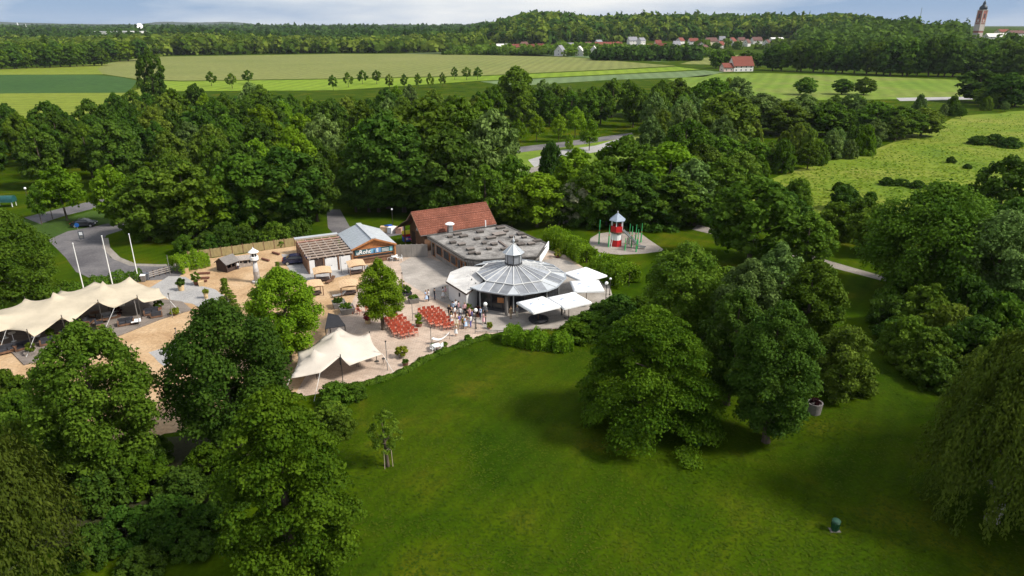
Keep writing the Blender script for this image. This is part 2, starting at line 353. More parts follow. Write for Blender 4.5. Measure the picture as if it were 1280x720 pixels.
mat('far_roof_red', (0.17, 0.050, 0.035), 0.9, 0.2, 1)
mat('far_roof_brown', (0.12, 0.06, 0.05), 0.9, 0.2, 1)
mat('far_roof_grey', (0.22, 0.22, 0.24), 0.9, 0.2, 1)
mat('tower_pink', (0.27, 0.10, 0.08), 0.9, 0.15, 0.3)
mat('tower_white', (0.44, 0.39, 0.36), 0.9, 0.1, 0.3)
mat('tower_dome', (0.012, 0.022, 0.032), 0.5, 0.2, 0.3)
mat('hill_wood', (0.016, 0.034, 0.012), 0.95, 0.4, 0.01)

# ------------------------------------------------------------------ ground, fields, roads
def ground():
    xs = np.sinh(np.linspace(-7.2, 7.2, 181)) * 18.0
    ys = np.sinh(np.linspace(-7.2, 7.2, 221)) * 18.0 + 400.0
    ys = np.sort(np.concatenate([ys, np.arange(560, 1500, 30)]))
    V = [(x, y, hgt(x, y) if y > 0 else 0.0) for y in ys for x in xs]
    nx = len(xs); F = [(j*nx+i, j*nx+i+1, (j+1)*nx+i+1, (j+1)*nx+i) for j in range(len(ys)-1) for i in range(nx-1)]
    me = bpy.data.meshes.new('ground'); me.from_pydata(V, [], F); me.polygons.foreach_set('use_smooth', [True]*len(F))
    return struct(obj('ground', me, 'lawn'))
ground()
def sheet(name, pts, m, z=0.004, world=False, jag=0.0, seed=1, drape=False):
    """a flat sheet of ground; its edge is subdivided and slightly uneven"""
    rnd = random.Random(seed)
    P = pts if world else [G(u, v) for u, v in pts]
    out = []
    for i in range(len(P)):
        a, b = Vector(P[i]), Vector(P[(i + 1) % len(P)]); n = max(1, int((b - a).length / max(1.2, jag * 4))) if jag else 1
        for k in range(n):
            q = a.lerp(b, k / n)
            if jag: q = q + Vector((rnd.uniform(-jag, jag), rnd.uniform(-jag, jag)))
            out.append((q.x, q.y))
    ar = sum(out[i][0]*out[(i+1) % len(out)][1] - out[(i+1) % len(out)][0]*out[i][1] for i in range(len(out)))
    if ar < 0: out.reverse()
    me = bpy.data.meshes.new(name)
    bm = bmesh.new(); f = bm.faces.new([bm.verts.new((x, y, (hgt(x, y) if drape else 0) + z)) for x, y in out])
    bmesh.ops.triangulate(bm, faces=[f]); bm.to_mesh(me); bm.free()
    return struct(obj(name, me, m))
def strip(name, pts, w, m, z=0.02):
    P = [Vector(G(u, v)) for u, v in pts]; L_, R2 = [], []
    for i, p in enumerate(P):
        d = (P[min(i+1, len(P)-1)] - P[max(i-1, 0)]).normalized(); n = Vector((-d.y, d.x)) * w / 2; L_.append(p + n); R2.append(p - n)
    V = [(q.x, q.y, z) for q in L_ + R2]; k = len(P)
    return struct(obj(name, MB().add(V, [(k+i, k+i+1, i+1, i) for i in range(k-1)]), m))
# far fields
sheet('field', [(-60,88),(0,86),(90,82),(135,79),(190,77),(150,85),(128,93),(0,93.6),(-60,94)], 'field_yellow', 0.06)
sheet('field', [(-60,94),(0,93.6),(118,93.4),(150,96.5),(172,101),(160,116),(0,117),(-60,118)], 'field_green', 0.05)
sheet('field', [(-60,118),(0,117),(160,116),(190,106),(200,150),(0,165),(-60,168)], 'field_yellow', 0.04)
sheet('field', [(135,79),(185,71),(420,67.5),(640,67),(720,72),(845,82.5),(760,87),(600,94.5),(430,98),(230,101),(175,99.5),(128,92.5),(122,86)], 'field_tan', 0.08)
sheet('field', [(175,100.5),(230,102),(430,99),(600,95.5),(760,88),(845,83.5),(875,87),(760,93),(600,101),(420,113),(220,114),(190,108)], 'field_lime', 0.06)
sheet('field', [(600,102),(760,94),(880,88),(905,90),(880,96),(760,100),(640,108)], 'field_pale', 0.05)
sheet('field', [(500,67),(560,65),(720,67.5),(840,78),(720,71.3),(640,66.4)], 'field_pale', 0.09)
sheet('field', [(835,99),(900,92),(960,91.5),(1100,96),(1225,101),(1230,123),(1130,124),(960,126),(880,116)], 'field_grass', 0.05)
sheet('field', [(850,80),(880,72.5),(935,67.5),(985,68),(960,76),(900,81)], 'field_tan', 0.06)
sheet('road', [(1120,122.5),(1215,121),(1216,124.5),(1125,126.5)], 'concrete', 0.09)
# meadow on the right
sheet('meadow', [(930,262),(975,215),(1080,192),(1150,160),(1200,146),(1300,136),(1340,250),(1200,262),(1060,280),(985,300)], 'meadow', 0.03, jag=2.0, seed=3)
# roads around the wood and the entrance
sheet('road', [(628,186),(700,178),(790,166),(792,171),(705,184),(630,193)], 'asphalt', 0.03)
sheet('verge', [(600,200),(720,178),(800,168),(830,190),(760,212),(660,222)], 'field_grass', 0.01)
sheet('road', [(660,200),(700,188),(745,182),(778,172),(790,177),(752,189),(705,197),(668,209)], 'concrete', 0.03)
sheet('footpath', [(648,212),(700,204),(722,206),(700,211),(655,218)], 'gravel_path', 0.03)
sheet('road', [(30,272),(70,262),(120,250),(175,246),(175,252),(120,260),(80,270),(50,280)], 'asphalt', 0.02)
sheet('verge', [(0,270),(60,278),(120,262),(180,254),(190,272),(80,295),(0,300)], 'grass', 0.008)
sheet('road', [(60,300),(85,289),(118,283),(170,272),(180,279),(133,294),(128,304),(138,322),(165,331),(225,331),(240,324),(262,322),(262,331),(243,333),(232,341),(218,349),(160,352),(118,350),(95,340),(82,322),(70,310)], 'asphalt', 0.02)
strip('footpath', [(131,298),(133,310),(146,323),(166,331),(200,332),(232,330),(262,320)], 1.1, 'gravel_path', 0.03)
sheet('service_lane', [(408,262),(425,262),(437,283),(470,288),(505,283),(508,292),(465,300),(425,300),(410,285)], 'asphalt', 0.02)
sheet('footpath', [(872,281),(900,288),(960,304),(1050,330),(1120,350),(1118,355),(1045,336),(955,310),(895,294),(865,287)], 'gravel_path', 0.02)
# courtyard
sheet('sand', [(-60,470),(-60,395),(60,372),(150,352),(205,346),(230,326),(300,318),(382,304),(440,318),(500,318),(500,340),(440,400),(410,470),(360,500),(150,560),(60,520)], 'sand', 0.012, jag=0.25)
TERR = [(366,498),(400,440),(415,400),(440,378),(452,352),(470,330),(500,318),(560,298),(640,300),(705,318),(745,345),(765,372),(748,395),(700,411),(640,412),(612,418.5),(590,425),(560,436),(530,449),(510,461),(506,466),(450,481),(410,490)]
sheet('terrace', TERR, 'paving', 0.02)
sheet('grey_paving', [(520,318),(560,330),(610,335),(700,322),(760,350),(766,372),(740,398),(700,410),(612,416),(596,402),(575,396),(560,380),(530,366),(506,352),(500,330)], 'paving_grey', 0.026, jag=0.1)
sheet('grey_paving', [(183,362),(212,345),(232,346),(246,356),(270,362),(292,378),(262,392),(240,380),(215,376)], 'concrete', 0.026, jag=0.1)
sheet('grey_paving', [(352,318),(380,318),(392,336),(430,336),(460,331),(462,336),(430,345),(398,352),(372,350),(358,332)], 'concrete', 0.026, jag=0.1)
sheet('grey_paving', [(186,441),(236,424),(236,446),(205,458)], 'concrete', 0.026, jag=0.1)
sheet('playground_gravel', [(736,306),(738,298),(748,292),(775,288.5),(800,291),(812,300),(829,311.5),(827,314),(806,317),(775,318.5),(750,316)], 'play_gravel', 0.02)
sheet('shaded_grass', [(60,590),(200,545),(300,540),(330,600),(300,640),(120,690),(40,680)], 'grass_shade', 0.006, jag=0.5)  # dark sheet that paints the shade on the grass under the trees

# far hills
def hills():
    mb = MB(); rnd = random.Random(4)
    for x0, x1, y, hmax, ph in ((-6800, -3400, 7600, 100, .3), (-4200, -2700, 8000, 116, 1.2), (-1900, -1050, 9000, 72, 2.0), (-900, 400, 8200, 96, 2.2), (100, 9000, 8800, 60, .5), (-3000, 0, 9800, 58, 1.0)):
        n = 40; xs = [x0 + (x1 - x0) * i / n for i in range(n + 1)]; V = []; F = []
        for x in xs:
            t = (x - x0) / (x1 - x0); e = math.sin(math.pi * t) ** 0.6 * (0.82 + 0.18 * math.sin(7 * t + ph)) + rnd.uniform(-.015, .015)
            for dy, k in ((-700, 0), (-300, .6), (0, 1), (500, .7), (900, 0)): V.append((x, y + dy, -2 + hmax * max(0, e) * k))
        for i in range(n):
            for k in range(4): F.append((i*5+k, (i+1)*5+k, (i+1)*5+k+1, i*5+k+1))
        mb.add(V, F)
    struct(obj('hills', mb, 'hill_wood', smooth=True))
hills()

# ------------------------------------------------------------------ foliage
def quads_mesh(name, P, N, size, v, rng, elong=1.5, vert=False):
    n = len(P)
    r = rng.normal(size=(n, 3))
    if vert: r = r * 0.25 + np.array([0, 0, 1.0])
    t = r - (r * N).sum(1, keepdims=True) * N; t /= np.linalg.norm(t, axis=1, keepdims=True) + 1e-9
    b = np.cross(N, t); s = (size * rng.uniform(0.65, 1.35, n))[:, None]
    a = t * s * 0.5 * elong; c = b * s * 0.5
    k = N * s * 0.16
    V = np.stack([P - a, P + c + k, P + a, P - c + k], 1).reshape(-1, 3)
    me = bpy.data.meshes.new(name); me.vertices.add(4 * n); me.vertices.foreach_set('co', V.astype(np.float32).ravel())
    me.loops.add(4 * n); me.loops.foreach_set('vertex_index', np.arange(4 * n, dtype=np.int32))
    me.polygons.add(n); me.polygons.foreach_set('loop_start', np.arange(0, 4 * n, 4, dtype=np.int32)); me.polygons.foreach_set('loop_total', np.full(n, 4, dtype=np.int32))
    at = me.attributes.new('v', 'FLOAT', 'FACE'); at.data.foreach_set('value', v.astype(np.float32))
    me.update(calc_edges=True); return me
ENV = {'round': lambda t: np.sqrt(np.clip(1 - (2 * t - 0.92) ** 2, 0.05, 1)),
       'oval': lambda t: np.sqrt(np.clip(1 - (1.9 * t - 0.75) ** 2, 0.03, 1)),
       'cone': lambda t: np.clip(np.minimum(0.55 + t * 2.6, 1.06 - 0.98 * t ** 1.25), 0.08, 1),
       'ovate': lambda t: np.clip(np.minimum(0.62 + t * 2.2, np.sqrt(np.clip(1 - t ** 2.3, 0, 1)) + .05), 0.08, 1),
       'spire': lambda t: np.clip(np.minimum(0.6 + t * 4, 1.02 - t), 0.04, 1),
       'dome': lambda t: np.sqrt(np.clip(1 - (0.98 * t) ** 2, 0.06, 1))}
def crown(name, seed, R=4.0, z0=1.5, z1=10.0, lobes=38, leaves=4000, ls=0.5, shape='round', flat=0.95, lobe=(0.14, 0.27), weep=False, elong=1.5, core=0.2, droop=0.0, rough=.2):
    rng = np.random.default_rng(seed); env = ENV[shape]
    if weep:
        na = lobes; t = rng.uniform(0.25, 1, na) ** 0.7; e = env(t); ang = rng.uniform(0, 2 * np.pi, na); rr = e * R * np.sqrt(rng.uniform(0.1, 1, na))
        A = np.stack([rr * np.cos(ang), rr * np.sin(ang), z0 + t * (z1 - z0)], 1)
        idx = rng.integers(0, na, leaves); s = rng.uniform(0, 1, leaves)
        ln = rng.uniform(0.22, 0.5, na) * (z1 - z0)
        out = np.stack([np.cos(ang), np.sin(ang), np.zeros(na)], 1)
        P = A[idx] + out[idx] * (R * 0.18 * np.sin(s * 1.6))[:, None] + rng.normal(size=(leaves, 3)) * R * np.array([0.042, 0.042, 0.03])
        P[:, 2] -= s * ln[idx]
        P[:, 2] = np.maximum(P[:, 2], z0 * 0.3)
        N = out[idx] + rng.normal(size=(leaves, 3)) * 0.5 + np.array([0, 0, .3]); lr = rng.uniform(0, 1, na)
        v = 0.55 * lr[idx] + 0.45 * rng.uniform(0, 1, leaves)
        N /= np.linalg.norm(N, axis=1, keepdims=True)
        return quads_mesh(name, P, N, ls, v, rng, elong, vert=True)
    t = (np.arange(lobes) + rng.uniform(0, 1, lobes)) / lobes; e = env(t)
    lr = R * rng.uniform(lobe[0], lobe[1], lobes) * (0.55 + 0.45 * e)
    ang = np.arange(lobes) * 2.39996 + rng.uniform(-.5, .5, lobes)
    rr = np.maximum(0, e * R - lr * 0.72) * np.where(rng.uniform(0, 1, lobes) < 0.78, rng.uniform(0.74, 1.10, lobes), rng.uniform(0.2, 0.7, lobes))
    Cc = np.stack([rr * np.cos(ang), rr * np.sin(ang), z0 + t * (z1 - z0) - lr * flat * 0.4], 1)
    w = lr ** 2; idx = rng.choice(lobes, leaves, p=w / w.sum())
    D = rng.normal(size=(leaves, 3)); D[:, 2] = np.where(D[:, 2] < -0.3, -D[:, 2] * 0.6, D[:, 2]); D /= np.linalg.norm(D, axis=1, keepdims=True)
    rad = lr[idx] * (1 + np.clip(rng.normal(0, rough, leaves), -.5, .42)); inn = rng.uniform(0, 1, leaves) < core; rad = np.where(inn, rad * rng.uniform(0.2, 0.9, leaves), rad)
    P = Cc[idx] + D * rad[:, None] * np.array([1, 1, flat])
    if droop:
        ow_ = np.stack([np.cos(ang), np.sin(ang)], 1)[idx]; P[:, 2] -= droop * np.maximum(0, ((P[:, :2] - Cc[idx][:, :2]) * ow_).sum(1) + lr[idx] * .3)
    N = D + rng.normal(size=(leaves, 3)) * 0.6 + np.array([0, 0, 0.22]); N /= np.linalg.norm(N, axis=1, keepdims=True)
    lv = rng.uniform(0, 1, lobes); v = 0.5 * lv[idx] + 0.5 * rng.uniform(0, 1, leaves)
    return quads_mesh(name, P, N, ls, v, rng, elong)
def trunk(name, seed, h, r, z0, R, limbs=6, n=8):
    rnd = random.Random(seed); mb = MB()
    lean = (rnd.uniform(-.03, .03) * h, rnd.uniform(-.03, .03) * h)
    mb.tube([(0, 0, -0.15), (0, 0, 0.25), (lean[0]*.4, lean[1]*.4, z0*.6+.3), (lean[0], lean[1], h*.55), (lean[0]*1.5, lean[1]*1.5, h*.88)], [r*1.5, r*1.1, r, r*.6, r*.12], n)
    for i in range(limbs):
        a = i * 2.4 + rnd.uniform(-.4, .4); z = z0 + (h * .55 - z0) * (i + .3) / limbs; L_ = R * rnd.uniform(.42, .62)
        mb.tube([(lean[0]*.6, lean[1]*.6, z), (L_*.45*math.cos(a), L_*.45*math.sin(a), z+L_*.28), (L_*math.cos(a), L_*math.sin(a), z+L_*.6)], [r*.45, r*.3, r*.08], 5, cap=False)
    return mb.mesh(name, True)

# crowns of canonical size (radius 4, height 10) shared by the trees of the wood
MIDC = {}
for i in range(6): MIDC['round', i] = (crown('crown', 100+i, leaves=9000, ls=0.34, lobes=80, core=.26, lobe=(.12, .24)), trunk('trunk', 100+i, 10, .22, 2.0, 4))
for i in range(4): MIDC['oval', i] = (crown('crown', 120+i, R=4, leaves=8000, ls=0.34, lobes=76, shape='oval', z0=1.8, core=.26, lobe=(.12, .24)), trunk('trunk', 120+i, 10, .2, 2.0, 4))
for i in range(2): MIDC['spire', i] = (crown('crown', 140+i, R=4, leaves=5000, ls=0.34, lobes=70, shape='spire', z0=.8, flat=.4, lobe=(.2, .34)), trunk('trunk', 140+i, 10, .2, 1.0, 3))
for i in range(4): MIDC['bush', i] = (crown('crown', 150+i, R=4, z0=.3, z1=5, leaves=7000, ls=0.34, lobes=64, shape='dome', core=.26, lobe=(.12, .24)), trunk('trunk', 150+i, 4, .14, .4, 3, 5))
for i in range(3): MIDC['young', i] = (crown('crown', 160+i, R=4, z0=3.2, z1=10, leaves=3600, ls=0.38, lobes=40, shape='oval', lobe=(.16, .32)), trunk('trunk', 160+i, 9, .16, 3.2, 3, 4))
FARC = {}
for i in range(4): FARC['round', i] = (crown('crown', 200+i, leaves=2200, ls=0.66, lobes=50, core=.2, lobe=(.18,.32)), trunk('trunk', 200+i, 10, .25, 1.5, 4, 3, 5))
for i in range(2): FARC['bush', i] = (crown('crown', 210+i, z0=.2, z1=5, leaves=900, ls=0.95, lobes=26, shape='dome', core=.2), trunk('trunk', 210+i, 7, .2, .4, 3, 3, 5))
for i in range(2): FARC['young', i] = (crown('crown', 220+i, z0=3.2, leaves=700, ls=0.9, lobes=20, shape='oval'), trunk('trunk', 220+i, 9, .18, 3.2, 3, 3, 5))
for i in range(2): FARC['spire', i] = (crown('crown', 230+i, z0=.6, leaves=800, ls=0.9, lobes=34, shape='spire', flat=.4), trunk('trunk', 230+i, 10, .2, 1.0, 3, 3, 5))
TREES = []
trng = random.Random(77)
def plant(x, y, R, Hh, leaf, form, label, cat='tree', name='broadleaf_tree', group=None, far=False, z=0.0, bark='bark'):
    lib = FARC if far else MIDC
    k = [q for q in lib if q[0] == form]; cm, tm = lib[trng.choice(k)]
    e = thing(name, label, cat, (x, y, z), trng.uniform(0, 6.28), group, (R / 4 * trng.uniform(.93, 1.07), R / 4 * trng.uniform(.93, 1.07), Hh / (5 if form == 'bush' else 10)))
    for nm, me, m in (('trunk', tm, bark), ('crown', cm, leaf)):
        if not me.materials: me.materials.append(M[m])
        o = bpy.data.objects.new(nm, me); link(o, e); o.material_slots[0].link = 'OBJECT'; o.material_slots[0].material = M[m]
    TREES.append((x, y, R)); return e
def sized(label, R, Hh, cat):
    if cat == 'tree': a = 'tall ' if Hh > 15.5 else ('small ' if Hh < 9 else ''); b_ = 'slender ' if R < .27 * Hh else ('broad ' if R > .36 * Hh else '')
    else: a = 'big ' if Hh > 4.2 else ('low ' if Hh < 2.3 else ''); b_ = 'spreading ' if R > .9 * Hh else ''
    w_ = a + b_ + label
    return w_ if len(w_.split()) <= 16 else label
def tree_px(u, vtop, wpx, Hh, leaf, form, label, **kw):
    x, y = G(u, vtop, Hh); R = wpx / 2 * depth(x, y, Hh * .5) / FOC
    return plant(x, y, R, Hh, leaf, form, sized(label, R, Hh, kw.get('cat', 'tree')), **kw)
def hero(u, v, R, Hh, leaf, seed, label, shape='round', leaves=22000, ls=0.24, lobes=90, z0=1.6, name='broadleaf_tree', bark='bark', group=None, **kw):
    x, y = G(u, v); e = thing(name, label, 'tree', (x, y, 0), 0, group)
    obj('trunk', trunk('trunk', seed, Hh, .024 * Hh, max(z0, .8), R, 8, 10), bark, e)
    obj('crown', crown('crown', seed, R, z0, Hh, int(lobes * 1.15), int(leaves * 1.55), ls * .84, shape, **kw), leaf, e)
    TREES.append((x, y, R)); return e

# ------------------------------------------------------------------ buildings
def gable_roof(Lx, y0, y1, z0, z1, t=0.18, x0=0.0, ov=0.0):
    """two thin slopes, ridge along x, between eaves y0 and y1"""
    ym = (y0 + y1) / 2; mb = MB()
    for a, b in ((y0, ym), (y1, ym)):
        s = 1 if b > a else -1
        V = [(x0 - ov, a, z0), (Lx + ov, a, z0), (Lx + ov, b, z1), (x0 - ov, b, z1)]
        V += [(p[0], p[1], p[2] - t) for p in V]
        F = [(0,1,2,3),(7,6,5,4),(0,4,5,1),(1,5,6,2),(2,6,7,3),(3,7,4,0)]
        if s < 0: F = [f[::-1] for f in F]
        mb.add(V, F)
    return mb

# red-roofed barn
BARN = thing('red_roofed_barn', 'barn with a big red tiled gable roof behind the flat-roofed restaurant', 'building', (-15.0, 107.3), math.atan2(7.0, 12.2))
def barn():
    b = BARN; Ln = 14.1
    obj('wall', MB().box(0.9, Ln - .5, .5, 6.9, 0, 2.75), 'wood_brown', b)
    for x in (.9, Ln - .7):
        obj('gable_wall', MB().add([(x, .5, 2.75), (x, 6.9, 2.75), (x, 3.7, 5.5), (x + .2, .5, 2.75), (x + .2, 6.9, 2.75), (x + .2, 3.7, 5.5)], [(2,1,0),(3,4,5),(0,1,4,3),(1,2,5,4),(2,0,3,5)]), 'wood_brown', b)
    obj('gable_panel', MB().add([(.86, 1.5, 2.9), (.86, 3.6, 2.9), (.86, 3.6, 4.9), (.86, 2.3, 4.2), (.80, 1.5, 2.9), (.80, 3.6, 2.9), (.80, 3.6, 4.9), (.80, 2.3, 4.2)], [(0,1,2,3),(7,6,5,4),(0,4,5,1),(1,5,6,2),(2,6,7,3),(3,7,4,0)]), 'white_wall', b)
    r = obj('roof', gable_roof(Ln, -.1, 7.3, 3.05, 6.05), 'roof_tile', b)
    # stepped tile courses lie on the front and back slopes
    mb = MB(); n = 13
    for k in range(n):
        for s in (-1, 1):
            f0, f1 = k / n, (k + 1) / n
            ya = (-.1 + 3.7 * f0) if s < 0 else (7.3 - 3.7 * f0); yb = (-.1 + 3.7 * f1) if s < 0 else (7.3 - 3.7 * f1)
            za, zb = 3.05 + 3.0 * f0, 3.05 + 3.0 * f1
            V = [(0, ya, za + .07), (Ln, ya, za + .07), (Ln, yb, zb + .015), (0, yb, zb + .015), (0, ya, za), (Ln, ya, za)]
            mb.add(V, [(0,1,2,3), (4,5,1,0)] if s < 0 else [(3,2,1,0), (0,1,5,4)])
    obj('tile_course', mb, 'roof_tile', r)['kind'] = 'stuff'
    obj('ridge_cap', MB().tube([(-.02, 3.6, 6.08), (Ln + .02, 3.6, 6.08)], .13, 8), 'roof_tile', r)
    for s, y in ((0, -.1), (1, 7.3)):
        obj('gutter', MB().tube([(0, y, 2.92), (Ln, y, 2.92)], .07, 6), 'dark_frame', b)
    for x in (-.03, Ln + .03):
        m = MB(); m.bar((x, -.1, 2.98), (x, 3.6, 5.98), .06, .22); m.bar((x, 7.3, 2.98), (x, 3.6, 5.98), .06, .22); obj('barge_board', m, 'wood_brown', r)
    obj('door', MB().box(.84, .9, 4.2, 6.0, 0, 2.3), 'wood_dark', b)
    for y in (1.2, 6.4): obj('post', MB().box(-.3, -.12, y, y + .18, 0, 3.6), 'wood_brown', b)
    obj('porch_roof', MB().add([(-1.6, 3.6, 4.6), (.3, 3.6, 5.3), (.3, 7.2, 3.0), (-1.6, 7.2, 2.7), (-1.6, 3.6, 4.5), (.3, 3.6, 5.2), (.3, 7.2, 2.9), (-1.6, 7.2, 2.6)], [(0,1,2,3),(7,6,5,4),(0,4,5,1),(1,5,6,2),(2,6,7,3),(3,7,4,0)]), 'wood_dark', b)
barn()

# flat-roofed restaurant
RZ = 3.2
FP = [G(u, v, RZ) for u, v in ((533.7, 294.5), (580, 323), (594, 325), (672, 321), (684, 304.5), (631, 281))]
def inset(poly, d):
    c = Vector((sum(p[0] for p in poly) / len(poly), sum(p[1] for p in poly) / len(poly)))
    return [tuple(Vector(p) + (c - Vector(p)).normalized() * d) for p in poly]
FLAT = thing('flat_roofed_restaurant', 'flat-roofed restaurant wing with grey gravel roof and many roof hatches', 'building', (*FP[0], 0))
def flat():
    o = Vector(FP[0]); P = [tuple(Vector(p) - o) for p in FP]; b = FLAT
    if sum(P[i][0]*P[(i+1) % 6][1] - P[(i+1) % 6][0]*P[i][1] for i in range(6)) < 0: P = P[::-1]
    obj('wall', MB().prism(inset(P, .7), 0, 2.7), 'plank_grey', b)
    r = obj('roof', MB().prism(P, 2.65, RZ - .05), 'plank_grey', b)
    obj('gravel_bed', MB().prism(inset(P, .35), RZ - .1, RZ - .015), 'roof_gravel', r)
    for i in range(6):
        a, c = Vector(P[i]), Vector(P[(i + 1) % 6])
        obj('roof_edge', MB().bar((a.x, a.y, RZ - .03), (c.x, c.y, RZ - .03), .34, .14), 'hatch_curb', r)
    rnd = random.Random(5)
    for zx, zy, w, d in ((345,297,.5,.4),(388,306,.6,.4),(432,330,.6,.4),(398,265,.7,.4),(368,254,.7,.35),(465,279,.5,.35),(480,243,.6,.4),(535,273,.8,.4),(550,305,.5,.4),(575,255,1.1,.7),(583,223,.8,.4),(683,254,.6,.5),(684,306,.6,.45),(765,289,.7,.35),(735,303,.6,.35),(525,328,.4,.3),(655,290,.5,.35),(440,350,.6,.3),(470,352,.4,.3),(610,240,.4,.3),(500,300,.35,.3),(640,268,.4,.3),(330,268,.4,.3),(600,330,.5,.3),(700,270,.4,.3)):
        q = Vector(G(480 + zx / 4, 230 + zy / 4, RZ)) - o
        h = obj('roof_hatch', MB().box(-w*.92, w*.92, -d*.92, d*.92, 0, .30), 'hatch_curb', r, loc=(q.x, q.y, RZ - .02), rz=R_(28 + rnd.uniform(-4, 4)))
        obj('lid', MB().box(-w, w, -d, d, .301, .37), 'lid', h)
    a, c = [Vector(G(480 + zx / 4, 230 + zy / 4, RZ)) - o for zx, zy in ((575, 288), (640, 338))]
    obj('cable_duct', MB().bar((a.x, a.y, RZ + .1), (c.x, c.y, RZ + .1), .35, .2), 'hatch', r)
    # timber window wall along the courtyard side
    a, c = Vector(FP[0]) - o, Vector(FP[1]) - o; d = (c - a); ln = d.length; d /= ln; nrm = Vector((d.y, -d.x))
    if nrm.y > 0: nrm = -nrm
    a2 = a - nrm * .42
    for k, (s0, s1, kind) in enumerate(((.08,.16,'door'),(.2,.36,'window'),(.4,.56,'window'),(.6,.74,'window'),(.78,.86,'door'),(.9,.97,'window'))):
        p, q = a2 + d * ln * s0, a2 + d * ln * s1; z0 = .05 if kind == 'door' else .8
        f = obj(kind, MB().bar((p.x, p.y, (z0 + 2.4) / 2), (q.x, q.y, (z0 + 2.4) / 2), .12, 2.4 - z0), 'wood_orange', b)
        pp, qq = p + d * .12 + nrm * .03, q - d * .12 + nrm * .03
        obj('pane', MB().bar((pp.x, pp.y, (z0 + 2.4) / 2), (qq.x, qq.y, (z0 + 2.4) / 2), .1, 2.15 - z0), 'dark_glass', f)
    # white end board
    p, q = [Vector(x) - o for x in (G(684.5, 303, 3.3), G(672.5, 327, 2.0))]
    obj('white_end_board', MB().add([(p.x + .1, p.y, 3.5), (q.x + .15, q.y, 2.9), (q.x + .15, q.y, 1.5), (p.x + .1, p.y, 2.2), (p.x + .22, p.y, 3.5), (q.x + .27, q.y, 2.9), (q.x + .27, q.y, 1.5), (p.x + .22, p.y, 2.2)], [(0,1,2,3),(7,6,5,4),(0,4,5,1),(1,5,6,2),(2,6,7,3),(3,7,4,0)]), 'white_paint', b)
    q = Vector(G(562.5, 290, RZ)) - o
    v = obj('roof_vent', MB().box(-.38, .38, -.38, .38, -.05, 1.05).box(-.3, .3, -.3, .3, 1.05, 1.3), 'steel', r, loc=(q.x, q.y, RZ), rz=.5)
    obj('vent_cap', MB().lathe([(.75, 1.3), (.78, 1.42), (.45, 1.6), (.1, 1.68)], 12), 'white_paint', v)
    q = Vector(G(607, 284, RZ)) - o
    obj('vent_pipe', MB().tube([(q.x, q.y, RZ - .1), (q.x, q.y, RZ + 1.2)], .09, 8), 'white_paint', r)
flat()
# plank wall between the kiosk and the restaurant
a, c = Vector(G(494.5, 322)), Vector(G(535, 321)); ln = (c - a).length
w = thing('plank_wall', 'grey plank wall closing the yard between kiosk and restaurant', 'wall', (a.x, a.y, 0), math.atan2(c.y - a.y, c.x - a.x))
for k in range(6):
    obj('panel', MB().box(ln * k / 6 + .02, ln * (k + 1) / 6 - .02, -.06, .06, 0.03, 2.15), 'plank_grey', w)
    obj('post', MB().box(ln * k / 6 - .06, ln * k / 6 + .06, .08, .2, 0, 2.2), 'wood_grey', w)

